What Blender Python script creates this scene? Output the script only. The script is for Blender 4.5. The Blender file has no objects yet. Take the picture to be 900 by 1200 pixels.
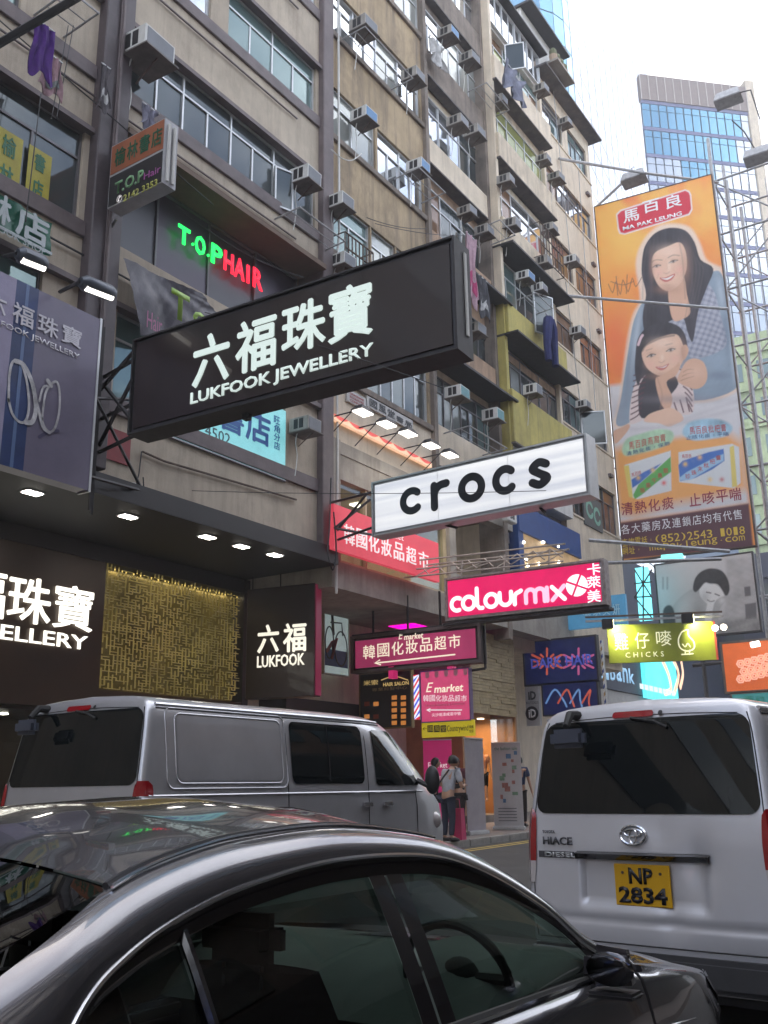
import bpy, bmesh, math, random
import numpy as np
from mathutils import Vector, Matrix
random.seed(7)
SC = bpy.context.scene
COL = SC.collection
# ------------------------------------------------------------------ camera
CH = 1.5
FPX = 1150.0
_d1 = np.array([788.0, 312.0, FPX]); _d1 /= np.linalg.norm(_d1)
_r = math.radians(0.85)
_a = np.array([-math.sin(_r), -math.cos(_r)])
_up = np.array([_a[0], _a[1], -(_a @ _d1[:2]) / _d1[2]]); _up /= np.linalg.norm(_up)
RM = np.array([np.cross(_d1, _up), _d1, _up])
cam_d = bpy.data.cameras.new('camera'); cam = bpy.data.objects.new('camera', cam_d); COL.objects.link(cam)
cam_d.sensor_fit = 'VERTICAL'; cam_d.sensor_height = 36.0; cam_d.lens = 36.0 * FPX / 1200.0
cam_d.clip_start = 0.05; cam_d.clip_end = 3000
_m = Matrix(((RM[0][0], -RM[0][1], -RM[0][2], 0), (RM[1][0], -RM[1][1], -RM[1][2], 0), (RM[2][0], -RM[2][1], -RM[2][2], CH), (0, 0, 0, 1)))
cam.matrix_world = _m
SC.camera = cam
# ------------------------------------------------------------------ sky, sun, exposure
SUN_EL, SUN_AZ = math.radians(52), math.radians(-38)          # azimuth from +Y towards +X
w = bpy.data.worlds.new('World'); SC.world = w; w.use_nodes = True
nt = w.node_tree; nt.nodes.clear()
out = nt.nodes.new('ShaderNodeOutputWorld'); bg = nt.nodes.new('ShaderNodeBackground')
sky = nt.nodes.new('ShaderNodeTexSky'); sky.sky_type = 'NISHITA'; sky.sun_disc = False
sky.sun_elevation = SUN_EL; sky.sun_rotation = SUN_AZ; sky.dust_density = 3.0; sky.air_density = 1.0
tc = nt.nodes.new('ShaderNodeTexCoord'); mp = nt.nodes.new('ShaderNodeMapping'); mp.inputs['Scale'].default_value = (1, 1, 2.2)
nz = nt.nodes.new('ShaderNodeTexNoise'); nz.inputs['Scale'].default_value = 2.6; nz.inputs['Detail'].default_value = 8; nz.inputs['Roughness'].default_value = 0.6
cr = nt.nodes.new('ShaderNodeValToRGB'); cr.color_ramp.elements[0].position = 0.42; cr.color_ramp.elements[1].position = 0.60
mx = nt.nodes.new('ShaderNodeMix'); mx.data_type = 'RGBA'; mx.inputs['B'].default_value = (11, 11.3, 12, 1)
nt.links.new(tc.outputs['Generated'], mp.inputs['Vector']); nt.links.new(mp.outputs[0], nz.inputs['Vector'])
nt.links.new(nz.outputs['Fac'], cr.inputs[0]); nt.links.new(cr.outputs[0], mx.inputs['Factor'])
nt.links.new(sky.outputs[0], mx.inputs['A']); nt.links.new(mx.outputs['Result'], bg.inputs['Color'])
bg.inputs['Strength'].default_value = 0.12
nt.links.new(bg.outputs[0], out.inputs[0])
sl = bpy.data.lights.new('sun', 'SUN'); sl.energy = 3.0; sl.angle = math.radians(0.6); sl.color = (1, 0.95, 0.87)
so = bpy.data.objects.new('sun', sl); COL.objects.link(so)
_sd = Vector((math.sin(SUN_AZ) * math.cos(SUN_EL), math.cos(SUN_AZ) * math.cos(SUN_EL), math.sin(SUN_EL)))
so.rotation_euler = _sd.to_track_quat('Z', 'Y').to_euler(); so.location = (0, 0, 60)
SC.view_settings.view_transform = 'Standard'; SC.view_settings.look = 'None'
SC.view_settings.exposure = 1.68; SC.view_settings.gamma = 1.0

# ------------------------------------------------------------------ helpers
def ray(px, py):
    return RM @ np.array([px - 450.0, py - 600.0, FPX])
def P(px, py, x=None, y=None, z=None):
    """point of the place seen at a spot of the photograph, on a plane of known distance"""
    r = ray(px, py)
    t = x / r[0] if x is not None else (y / r[1] if y is not None else (z - CH) / r[2])
    return Vector((r[0] * t, r[1] * t, r[2] * t + CH))
def G(x, y):
    return -0.018 * x + 0.009 * y - 0.02
class Fr:
    """flat frame: u to the right, v up, n towards the viewer"""
    def __init__(s, o, u, n=None, v=(0, 0, 1)):
        s.o = Vector(o); s.u = Vector(u).normalized(); s.v = Vector(v).normalized()
        s.n = s.u.cross(s.v).normalized() if n is None else Vector(n)
    def mat(s):
        m = Matrix.Identity(4)
        for i in range(3):
            m[i][0] = s.u[i]; m[i][1] = s.v[i]; m[i][2] = s.n[i]; m[i][3] = s.o[i]
        return m
    def L(s, px, py, off=0.0):
        r = Vector(ray(px, py)); c = Vector((0, 0, CH))
        t = (s.n.dot(s.o) + off - s.n.dot(c)) / s.n.dot(r)
        p = c + r * t - s.o
        return (p.dot(s.u), p.dot(s.v))
    def at(s, a, b, c=0.0):
        return Fr(s.o + s.u * a + s.v * b + s.n * c, s.u, s.n, s.v)
    def W(s, a, b, c=0.0):
        return s.o + s.u * a + s.v * b + s.n * c
def FF(x, y=0.0, z=0.0):      # parallel to the facade, seen from the street
    return Fr((x, y, z), (0, 1, 0))
def PF(y, x=0.0, z=0.0):      # across the street, seen by someone walking up it
    return Fr((x, y, z), (1, 0, 0))

def setp(o, label=None, cat=None, group=None, kind=None):
    if label: o['label'] = label
    if cat: o['category'] = cat
    if group: o['group'] = group
    if kind: o['kind'] = kind
    return o
def thing(name, label, cat, fr=None, loc=None, group=None, kind=None):
    o = bpy.data.objects.new(name, None); COL.objects.link(o); o.empty_display_size = 0.1
    if fr is not None: o.matrix_world = fr.mat()
    elif loc is not None: o.location = loc
    return setp(o, label, cat, group, kind)
def link(name, me, parent=None, mat=None):
    if mat is not None and not me.materials: me.materials.append(mat)
    o = bpy.data.objects.new(name, me); COL.objects.link(o)
    if parent is not None: o.parent = parent
    return o
def dup(root, mw=None, label=None, group=None):
    r = root.copy(); COL.objects.link(r)
    if mw is not None: r.matrix_world = mw
    if label: r['label'] = label
    if group: r['group'] = group
    for ch in list(root.children):
        c = ch.copy(); COL.objects.link(c); c.parent = r
        for g in ch.children:
            d = g.copy(); COL.objects.link(d); d.parent = c
    return r
class MB:
    def __init__(s): s.v = []; s.f = []
    def add(s, vs, fs):
        k = len(s.v); s.v += [tuple(p) for p in vs]; s.f += [tuple(i + k for i in f) for f in fs]; return s
    def box(s, x0, x1, y0, y1, z0, z1):
        x0, x1 = min(x0, x1), max(x0, x1); y0, y1 = min(y0, y1), max(y0, y1); z0, z1 = min(z0, z1), max(z0, z1)
        return s.add([(x0, y0, z0), (x1, y0, z0), (x1, y1, z0), (x0, y1, z0), (x0, y0, z1), (x1, y0, z1), (x1, y1, z1), (x0, y1, z1)],
                     [(0, 3, 2, 1), (4, 5, 6, 7), (0, 1, 5, 4), (1, 2, 6, 5), (2, 3, 7, 6), (3, 0, 4, 7)])
    def hexa(s, p):   # eight corners, bottom four then top four
        return s.add(p, [(0, 3, 2, 1), (4, 5, 6, 7), (0, 1, 5, 4), (1, 2, 6, 5), (2, 3, 7, 6), (3, 0, 4, 7)])
    def quad(s, a, b, c, d): return s.add([a, b, c, d], [(0, 1, 2, 3)])
    def tube(s, pts, r, n=6, cap=True):
        pts = [Vector(p) for p in pts]; rs = r if isinstance(r, (list, tuple)) else [r] * len(pts)
        k = len(s.v); m = len(pts)
        for i, p in enumerate(pts):
            d = (pts[min(i + 1, m - 1)] - pts[max(i - 1, 0)])
            if d.length < 1e-9: d = Vector((0, 0, 1))
            d.normalize()
            a = d.cross(Vector((0, 0, 1)) if abs(d.z) < 0.9 else Vector((1, 0, 0))).normalized(); b = d.cross(a)
            for j in range(n):
                t = 2 * math.pi * j / n
                s.v.append(tuple(p + a * (math.cos(t) * rs[i]) + b * (math.sin(t) * rs[i])))
        for i in range(m - 1):
            for j in range(n):
                s.f.append((k + i * n + j, k + i * n + (j + 1) % n, k + (i + 1) * n + (j + 1) % n, k + (i + 1) * n + j))
        if cap:
            s.f.append(tuple(k + j for j in range(n))[::-1]); s.f.append(tuple(k + (m - 1) * n + j for j in range(n)))
        return s
    def bar(s, p, q, w=0.05, h=None):
        return s.tube([p, q], w * 0.6, 4)
    def prism(s, poly, z0, z1):   # polygon in the local xy plane
        n = len(poly); k = len(s.v)
        s.v += [(x, y, z0) for x, y in poly] + [(x, y, z1) for x, y in poly]
        s.f.append(tuple(k + i for i in range(n))[::-1]); s.f.append(tuple(k + n + i for i in range(n)))
        for i in range(n): s.f.append((k + i, k + (i + 1) % n, k + n + (i + 1) % n, k + n + i))
        return s
    def grid(s, rows):
        k = len(s.v); n = len(rows[0])
        for r_ in rows: s.v += [tuple(p) for p in r_]
        for i in range(len(rows) - 1):
            for j in range(n - 1):
                s.f.append((k + i * n + j, k + i * n + j + 1, k + (i + 1) * n + j + 1, k + (i + 1) * n + j))
        return s
    def ell(s, c, rx, ry, rz, n=12, m=8):
        k = len(s.v)
        for i in range(m + 1):
            t = math.pi * i / m
            for j in range(n):
                a = 2 * math.pi * j / n
                s.v.append((c[0] + rx * math.sin(t) * math.cos(a), c[1] + ry * math.sin(t) * math.sin(a), c[2] + rz * math.cos(t)))
        for i in range(m):
            for j in range(n):
                s.f.append((k + i * n + j, k + (i + 1) * n + j, k + (i + 1) * n + (j + 1) % n, k + i * n + (j + 1) % n))
        return s
    def mesh(s, name, smooth=False, bevel=0.0, angle=35, merge=False, seg=2, fixn=False):
        me = bpy.data.meshes.new(name)
        me.from_pydata(s.v, [], s.f)
        if bevel or merge or fixn:
            bm = bmesh.new(); bm.from_mesh(me)
            if merge: bmesh.ops.remove_doubles(bm, verts=bm.verts, dist=merge if merge is not True else 0.0005)
            if bevel:
                bmesh.ops.bevel(bm, geom=[e for e in bm.edges if len(e.link_faces) == 2 and e.calc_face_angle(0) > 0.5], offset=bevel, segments=seg, affect='EDGES', clamp_overlap=True)
            bmesh.ops.recalc_face_normals(bm, faces=bm.faces)
            bm.to_mesh(me); bm.free()
        if smooth:
            me.polygons.foreach_set('use_smooth', [True] * len(me.polygons))
            try: me.set_sharp_from_angle(angle=math.radians(angle))
            except Exception: pass
        me.update(); return me
    def build(s, name, mat, parent=None, **k):
        return link(name, s.mesh(name, **k), parent, mat)
def B(*a): return MB().box(*a)

# ------------------------------------------------------------------ materials
MATS = {}
def mat(name, col, rough=0.6, metal=0.0, var=0.15, scale=3.0, bump=0.0, bscale=40.0, emit=None, es=1.0, streak=0.0, coat=0.0, spec=None, dirt=None, trans=0.0):
    if name in MATS: return MATS[name]
    m = bpy.data.materials.new(name); m.use_nodes = True; MATS[name] = m
    nt = m.node_tree; N = nt.nodes; L = nt.links; b = N['Principled BSDF']
    b.inputs['Roughness'].default_value = rough; b.inputs['Metallic'].default_value = metal
    if coat: b.inputs['Coat Weight'].default_value = coat; b.inputs['Coat Roughness'].default_value = 0.03
    if spec is not None: b.inputs['Specular IOR Level'].default_value = spec
    if trans: b.inputs['Transmission Weight'].default_value = trans
    c = tuple(col) + (1,)
    b.inputs['Base Color'].default_value = c
    cur = None
    if var or streak:
        t = N.new('ShaderNodeTexCoord')
        n = N.new('ShaderNodeTexNoise'); n.inputs['Scale'].default_value = scale; n.inputs['Detail'].default_value = 6
        n.inputs['Roughness'].default_value = 0.65
        L.new(t.outputs['Object'], n.inputs['Vector'])
        r = N.new('ShaderNodeMapRange'); r.inputs['From Min'].default_value = 0.3; r.inputs['From Max'].default_value = 0.7
        r.inputs['To Min'].default_value = 1 - var; r.inputs['To Max'].default_value = 1 + var * 0.6
        L.new(n.outputs['Fac'], r.inputs['Value'])
        v = N.new('ShaderNodeMix'); v.data_type = 'RGBA'; v.blend_type = 'MULTIPLY'; v.inputs['Factor'].default_value = 1
        v.inputs['A'].default_value = c; L.new(r.outputs[0], v.inputs['B']); cur = v.outputs['Result']
        if streak:
            mp = N.new('ShaderNodeMapping'); mp.inputs['Scale'].default_value = (2.2, 0.16, 2.2)
            L.new(t.outputs['Object'], mp.inputs['Vector'])
            n2 = N.new('ShaderNodeTexNoise'); n2.inputs['Scale'].default_value = 1.7; n2.inputs['Detail'].default_value = 9; n2.inputs['Roughness'].default_value = 0.7
            L.new(mp.outputs[0], n2.inputs['Vector'])
            r2 = N.new('ShaderNodeMapRange'); r2.inputs['From Min'].default_value = 0.47; r2.inputs['From Max'].default_value = 0.70; r2.inputs['To Max'].default_value = streak
            L.new(n2.outputs['Fac'], r2.inputs['Value'])
            v2 = N.new('ShaderNodeMix'); v2.data_type = 'RGBA'; L.new(r2.outputs[0], v2.inputs['Factor']); L.new(cur, v2.inputs['A'])
            dc = dirt if dirt else (0.05, 0.04, 0.035)
            v2.inputs['B'].default_value = tuple(dc) + (1,); cur = v2.outputs['Result']
            if streak >= 0.5:
                n3 = N.new('ShaderNodeTexNoise'); n3.inputs['Scale'].default_value = 0.75; n3.inputs['Detail'].default_value = 9; n3.inputs['Roughness'].default_value = 0.72
                mp3 = N.new('ShaderNodeMapping'); mp3.inputs['Location'].default_value = (7, 3, 1); mp3.inputs['Scale'].default_value = (1, 0.6, 1); L.new(t.outputs['Object'], mp3.inputs['Vector']); L.new(mp3.outputs[0], n3.inputs['Vector'])
                r3 = N.new('ShaderNodeMapRange'); r3.inputs['From Min'].default_value = 0.50; r3.inputs['From Max'].default_value = 0.66; r3.inputs['To Max'].default_value = streak * 0.75
                L.new(n3.outputs['Fac'], r3.inputs['Value']); v4 = N.new('ShaderNodeMix'); v4.data_type = 'RGBA'; L.new(r3.outputs[0], v4.inputs['Factor']); L.new(cur, v4.inputs['A'])
                v4.inputs['B'].default_value = tuple(min(1, k * 0.8) for k in dc) + (1,); cur = v4.outputs['Result']
        L.new(cur, b.inputs['Base Color'])
    if bump:
        t = N.new('ShaderNodeTexCoord'); n = N.new('ShaderNodeTexNoise'); n.inputs['Scale'].default_value = bscale; n.inputs['Detail'].default_value = 4
        L.new(t.outputs['Object'], n.inputs['Vector']); bp = N.new('ShaderNodeBump'); bp.inputs['Strength'].default_value = bump; bp.inputs['Distance'].default_value = 0.02
        L.new(n.outputs['Fac'], bp.inputs['Height']); L.new(bp.outputs[0], b.inputs['Normal'])
    if emit is not None:
        b.inputs['Emission Color'].default_value = tuple(emit) + (1,); b.inputs['Emission Strength'].default_value = es
        if var and cur is not None and var > 0.02:
            v3 = N.new('ShaderNodeMix'); v3.data_type = 'RGBA'; v3.blend_type = 'MULTIPLY'; v3.inputs['Factor'].default_value = 1
            v3.inputs['A'].default_value = tuple(emit) + (1,); L.new(r.outputs[0], v3.inputs['B']); L.new(v3.outputs['Result'], b.inputs['Emission Color'])
    return m
def glass(name, tint=(0.3, 0.33, 0.32), boost=1.0, rough=0.0):
    if name in MATS: return MATS[name]
    m = bpy.data.materials.new(name); m.use_nodes = True; MATS[name] = m
    nt = m.node_tree; N = nt.nodes; L = nt.links; N.clear()
    o = N.new('ShaderNodeOutputMaterial'); t = N.new('ShaderNodeBsdfTransparent'); t.inputs[0].default_value = tint + (1,)
    g = N.new('ShaderNodeBsdfGlossy'); g.inputs['Roughness'].default_value = rough; g.inputs['Color'].default_value = (1, 1, 1, 1)
    f = N.new('ShaderNodeLayerWeight'); f.inputs['Blend'].default_value = 0.5
    p = N.new('ShaderNodeMath'); p.operation = 'POWER'; p.inputs[1].default_value = 3.2
    a = N.new('ShaderNodeMath'); a.operation = 'MULTIPLY_ADD'; a.inputs[1].default_value = 0.7; a.inputs[2].default_value = 0.032 * boost
    x = N.new('ShaderNodeMixShader'); L.new(f.outputs['Facing'], p.inputs[0]); L.new(p.outputs[0], a.inputs[0]); L.new(a.outputs[0], x.inputs[0])
    L.new(t.outputs[0], x.inputs[1]); L.new(g.outputs[0], x.inputs[2]); L.new(x.outputs[0], o.inputs[0])
    return m
beige = mat('beige_render', (0.50, 0.43, 0.34), 0.85, var=0.22, scale=0.8, bump=0.2, streak=0.5, dirt=(0.24, 0.19, 0.15))
beige_old = mat('beige_old', (0.62, 0.53, 0.41), 0.85, var=0.2, scale=1.0, bump=0.15, streak=0.55, dirt=(0.15, 0.12, 0.10))
tan = mat('ochre_render', (0.43, 0.33, 0.21), 0.9, var=0.28, scale=0.7, bump=0.25, streak=0.8, dirt=(0.15, 0.12, 0.10))
plum = mat('plum_tile', (0.075, 0.058, 0.064), 0.55, var=0.25, scale=4, bump=0.1)
plum_l = mat('plum_paint', (0.15, 0.12, 0.122), 0.65, var=0.25, scale=3, streak=0.3, dirt=(0.09, 0.07, 0.08))
grimy = mat('grimy_concrete', (0.24, 0.20, 0.17), 0.9, var=0.35, scale=1.5, bump=0.2, streak=0.6, dirt=(0.07, 0.06, 0.055))
pale = mat('pale_render', (0.66, 0.57, 0.45), 0.85, var=0.15, scale=1.3, bump=0.1, streak=0.4, dirt=(0.25, 0.21, 0.17))
yellow = mat('yellow_render', (0.50, 0.43, 0.13), 0.8, var=0.22, scale=1.2, bump=0.1, streak=0.55, dirt=(0.22, 0.18, 0.08))
brown_r = mat('brown_render', (0.40, 0.27, 0.18), 0.85, var=0.25, scale=1.5, streak=0.6, dirt=(0.12, 0.09, 0.08))
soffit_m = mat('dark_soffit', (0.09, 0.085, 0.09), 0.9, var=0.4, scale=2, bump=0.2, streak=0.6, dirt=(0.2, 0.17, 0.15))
alu = mat('aluminium', (0.55, 0.56, 0.57), 0.45, metal=0.6, var=0.1, scale=6)
alu_d = mat('dark_window_frame', (0.16, 0.15, 0.16), 0.5, metal=0.3, var=0.15)
steel = mat('galvanised_steel', (0.36, 0.36, 0.37), 0.55, metal=0.5, var=0.3, scale=6)
dsteel = mat('dark_steel', (0.045, 0.042, 0.045), 0.6, metal=0.3, var=0.3, scale=5)
rust = mat('rusty_steel', (0.12, 0.085, 0.07), 0.8, metal=0.2, var=0.4, scale=8)
black = mat('black_paint', (0.018, 0.016, 0.018), 0.5, var=0.2)
blackg = mat('gloss_black', (0.012, 0.011, 0.012), 0.12, var=0.0, coat=0.6)
rubber = mat('black_rubber', (0.02, 0.02, 0.02), 0.75, var=0.2)
white = mat('white_enamel', (0.62, 0.62, 0.60), 0.5, var=0.12, scale=4, streak=0.3, dirt=(0.3, 0.27, 0.23))
wire = mat('black_cable', (0.03, 0.03, 0.035), 0.6, var=0.0)
def wg(name, c, metal=0.45, rough=0.06): return mat(name, c, rough, metal=metal, var=0.12, scale=0.8, bump=0.02, bscale=1.2)
G_DARK = wg('glass_dark', (0.10, 0.115, 0.12)); G_TEAL = wg('glass_teal', (0.17, 0.25, 0.25), 0.35); G_SKY = wg('glass_sky', (0.68, 0.71, 0.74), 0.9)
G_CURT = wg('glass_curtain', (0.38, 0.40, 0.38), 0.35, 0.1); G_GRN = wg('glass_green_curtain', (0.30, 0.32, 0.12), 0.2, 0.12); G_BRN = wg('glass_brown', (0.22, 0.13, 0.08), 0.2, 0.1)
G_GRIME = wg('glass_grimy', (0.20, 0.22, 0.21), 0.3, 0.2)
GL_CLEAR = glass('clear_glass', (0.8, 0.82, 0.78))
def em(name, c, s, var=0.0, scale=2.0): return mat(name, tuple(min(1, k * 0.6) for k in c), 0.5, emit=c, es=s * 0.31, var=var, scale=scale)

FONT = None
def text(body, parent, x0, y0, x1, y1, m, off=0.004, ext=0.004, bold=0.0, name='lettering', shear=0.0, space=1.0, res=2):
    cjk = bold > 0 and ord(body[0]) > 0x2e80
    c = bpy.data.curves.new(name, 'FONT'); c.body = body; c.extrude = 0.0; c.offset = 0.0 if cjk else bold; c.shear = shear; c.resolution_u = res
    c.space_character = space
    o = bpy.data.objects.new(name, c); COL.objects.link(o); bpy.context.view_layer.update()
    dg = bpy.context.evaluated_depsgraph_get(); me = bpy.data.meshes.new_from_object(o.evaluated_get(dg))
    bpy.data.objects.remove(o); bpy.data.curves.remove(c)
    n = len(me.vertices); co = np.empty(n * 3); me.vertices.foreach_get('co', co); co = co.reshape(-1, 3)
    if n == 0: return None
    mn = co.min(0); mxx = co.max(0); s = np.maximum(mxx - mn, 1e-6)
    co[:, 0] = x0 + (co[:, 0] - mn[0]) / s[0] * (x1 - x0); co[:, 1] = y0 + (co[:, 1] - mn[1]) / s[1] * (y1 - y0); co[:, 2] = off
    if cjk:
        polys = [tuple(p.vertices) for p in me.polygons]; d = bold * (y1 - y0) * 0.62; V = []; Fc = []; k0 = 0
        sx = 1 - 2 * d / max(x1 - x0, 1e-6); sy = 1 - 2 * d / max(y1 - y0, 1e-6); cxy = np.array([(x0 + x1) / 2, (y0 + y1) / 2])
        for q, (dx, dy) in enumerate(((0, 0), (d, 0), (-d, 0), (0, d), (0, -d))):
            c2 = co.copy(); c2[:, 0] = cxy[0] + (co[:, 0] - cxy[0]) * sx + dx; c2[:, 1] = cxy[1] + (co[:, 1] - cxy[1]) * sy + dy; c2[:, 2] = off + 0.0008 * q
            V.append(c2); Fc += [tuple(i + k0 for i in p) for p in polys]; k0 += n
        co = np.concatenate(V); bpy.data.meshes.remove(me); me = bpy.data.meshes.new(name); me.from_pydata(co.tolist(), [], Fc)
    me.vertices.foreach_set('co', co.ravel()); me.materials.clear(); me.materials.append(m)
    if ext > 0:
        bm = bmesh.new(); bm.from_mesh(me)
        bmesh.ops.remove_doubles(bm, verts=bm.verts, dist=1e-5)
        r_ = bmesh.ops.extrude_face_region(bm, geom=bm.faces[:])
        for v in [g for g in r_['geom'] if isinstance(g, bmesh.types.BMVert)]: v.co.z += ext
        bmesh.ops.recalc_face_normals(bm, faces=bm.faces)
        bm.to_mesh(me); bm.free()
    me.name = name; me.update()
    return link(name, me, parent)
def textpx(body, fr, parent, tl, br, m, **k):
    a0, b1 = fr.L(*tl); a1, b0 = fr.L(*br)
    return text(body, parent, min(a0, a1), min(b0, b1), max(a0, a1), max(b0, b1), m, **k)
def charspx(body, fr, parent, tl, br, m, gap=0.06, name='letter', **k):
    """raised letters, each its own piece, all alike in width"""
    a0, b1 = fr.L(*tl); a1, b0 = fr.L(*br); n = len(body); wd = (a1 - a0) / n
    for i, ch in enumerate(body):
        if ch != ' ': text(ch, parent, a0 + wd * (i + gap), b0, a0 + wd * (i + 1 - gap), b1, m, name=name, **k)
def poly(fr, parent, pts, m, off, name, spline=True, closed=True, thick=0.003, n=6):
    q = [fr.L(p[0], p[1], off) for p in pts]
    if spline: q = catmull(q, n)
    me = MB().prism(q, off, off + thick).mesh(name)
    bm = bmesh.new(); bm.from_mesh(me); bmesh.ops.recalc_face_normals(bm, faces=bm.faces); bmesh.ops.triangulate(bm, faces=[f for f in bm.faces if len(f.verts) > 4]); bm.to_mesh(me); bm.free()
    return link(name, me, parent, m)
def catmull(q, n=6, closed=True):
    r = []; N = len(q)
    for i in range(N if closed else N - 1):
        if closed: p0, p1, p2, p3 = [Vector(q[(i + k) % N]) for k in (-1, 0, 1, 2)]
        else: p0, p1, p2, p3 = [Vector(q[max(0, min(N - 1, i + k))]) for k in (-1, 0, 1, 2)]
        for j in range(n):
            t = j / n
            r.append(0.5 * ((2 * p1) + (p2 - p0) * t + (2 * p0 - 5 * p1 + 4 * p2 - p3) * t * t + (3 * p1 - p0 - 3 * p2 + p3) * t ** 3))
    if not closed: r.append(Vector(q[-1]))
    return [tuple(v) for v in r]
def signfr(tl, bl, tr, xl):
    """frame of a hanging sign from three corners; its top and bottom are level"""
    a = P(*tl, x=xl); zb = P(*bl, x=xl).z; b = P(*tr, z=a.z)
    u = Vector((b.x - a.x, b.y - a.y, 0)); wd = u.length
    return Fr((a.x, a.y, zb), u), wd, a.z - zb

class Painter:
    """a printed picture: colours worked out point by point on a fine flat sheet"""
    def __init__(s, fr, a0, a1, b0, b1, na, nb, col):
        s.fr = fr; s.na, s.nb = na, nb
        A, Bv = np.meshgrid(np.linspace(a0, a1, na), np.linspace(b0, b1, nb)); s.A, s.B = A.ravel(), Bv.ravel()
        w_ = np.array(fr.o)[None] + s.A[:, None] * np.array(fr.u)[None] + s.B[:, None] * np.array(fr.v)[None] - np.array([0, 0, CH])[None]
        c = w_ @ RM; s.x = 450 + FPX * c[:, 0] / c[:, 2]; s.y = 600 + FPX * c[:, 1] / c[:, 2]
        s.c = np.tile(np.array(col, float), (len(s.x), 1))
    def noise(s, f, seed=0, fy=None):
        r = np.random.RandomState(seed); v = np.zeros(len(s.x)); fy = fy or f
        for o in range(5):
            for _ in range(3):
                t = r.rand() * 6.28; k = 2 ** o; v += np.sin((s.x * math.cos(t) * f + s.y * math.sin(t) * fy) * k + r.rand() * 6.28) / (1.6 ** o)
        return v / 4.5
    def mix(s, al, col): 
        col = np.array(col, float); col = col if col.ndim == 2 else col[None]
        s.c = s.c * (1 - al[:, None]) + col * al[:, None]
    def dist(s, pts, closed=True):
        q = np.array(pts, float); n = len(q); d = np.full(len(s.x), 1e9); ins = np.zeros(len(s.x), bool)
        for i in range(n if closed else n - 1):
            a, b = q[i], q[(i + 1) % n]; e = b - a; L = max(e @ e, 1e-9)
            t = np.clip(((s.x - a[0]) * e[0] + (s.y - a[1]) * e[1]) / L, 0, 1)
            d = np.minimum(d, (s.x - a[0] - t * e[0]) ** 2 + (s.y - a[1] - t * e[1]) ** 2)
            if closed:
                cnd = (a[1] > s.y) != (b[1] > s.y)
                if abs(e[1]) > 1e-9: ins ^= cnd & (s.x < (b[0] - a[0]) * (s.y - a[1]) / e[1] + a[0])
        d = np.sqrt(d); return np.where(ins, -d, d)
    def poly(s, pts, col, soft=0.7, spline=True, alpha=1.0, var=0.0, f=0.2, fy=None, seed=1):
        if spline: pts = catmull(pts, 4)
        d = s.dist(pts); al = np.clip(0.5 - d / (2 * soft), 0, 1) * alpha; c = np.array(col, float)[None] * (1 + var * s.noise(f, seed, fy)[:, None]) if var else col
        s.mix(al, np.clip(c, 0, 1))
    def line(s, pts, w_, col, alpha=1.0, soft=0.5, sm=4):
        if sm: pts = catmull(pts, sm, False)
        d = s.dist(pts, False); s.mix(np.clip(0.5 - (d - w_ / 2) / (2 * soft), 0, 1) * alpha, col)
    def blob(s, cx, cy, rx, ry, col, alpha=0.5, rot=0.0):
        t = math.radians(rot); X = (s.x - cx) * math.cos(t) + (s.y - cy) * math.sin(t); Y = -(s.x - cx) * math.sin(t) + (s.y - cy) * math.cos(t)
        s.mix(alpha * np.exp(-((X / rx) ** 2 + (Y / ry) ** 2)), col)
    def finish(s, parent, name, off=0.003, rough=0.5):
        na, nb = s.na, s.nb; me = bpy.data.meshes.new(name); i = np.arange((nb - 1) * (na - 1)); r, c = i // (na - 1), i % (na - 1); k = r * na + c
        F_ = np.stack([k, k + 1, k + na + 1, k + na], 1); me.from_pydata(np.stack([s.A, s.B, np.full(len(s.A), off)], 1).tolist(), [], F_.tolist())
        at = me.color_attributes.new('print', 'FLOAT_COLOR', 'POINT'); at.data.foreach_set('color', np.concatenate([np.clip(s.c, 0, 1), np.ones((len(s.x), 1))], 1).ravel())
        m = bpy.data.materials.new(name + '_ink'); m.use_nodes = True; N = m.node_tree.nodes; b = N['Principled BSDF']; b.inputs['Roughness'].default_value = rough
        a = N.new('ShaderNodeAttribute'); a.attribute_name = 'print'; m.node_tree.links.new(a.outputs['Color'], b.inputs['Base Color'])
        return link(name, me, parent, m)
# ================================================================== the setting
asphalt = mat('asphalt', (0.055, 0.053, 0.052), 0.85, var=0.3, scale=1.5, bump=0.4, bscale=120)
paving = mat('paving', (0.20, 0.17, 0.15), 0.8, var=0.25, scale=2, bump=0.2)
kerb_m = mat('kerb_concrete', (0.30, 0.29, 0.27), 0.85, var=0.25, scale=4, bump=0.2)
def sheet(name, x0, x1, y0, y1, m, dz=0.0, kind='structure', nx=2, ny=2):
    mb = MB(); rows = []
    for j in range(ny):
        y = y0 + (y1 - y0) * j / (ny - 1)
        rows.append([(x0 + (x1 - x0) * i / (nx - 1), y, G(x0 + (x1 - x0) * i / (nx - 1), y) + dz) for i in range(nx)])
    mb.grid(rows); return setp(mb.build(name, m), kind=kind)
sheet('ground', -1500, 1500, -1500, 1500, mat('ground_earth', (0.10, 0.095, 0.09), 0.9), dz=-0.02)
sheet('road', -10.2, 1.2, -60, 120, asphalt)
sheet('cross_road', -120, -10.2, 37.5, 45.5, asphalt, dz=0.002)
def slab(name, x0, x1, y0, y1, m, h=0.13):
    c = [(x0, y0), (x1, y0), (x1, y1), (x0, y1)]
    return setp(MB().hexa([(x, y, G(x, y) - 0.1) for x, y in c] + [(x, y, G(x, y) + h) for x, y in c]).build(name, m), kind='structure')
pv = slab('pavement', -16.0, -10.35, -40, 37, paving)
slab('pavement', 1.35, 4.2, -60, 120, paving); slab('pavement', -30, -10.35, 46, 120, paving)
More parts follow.
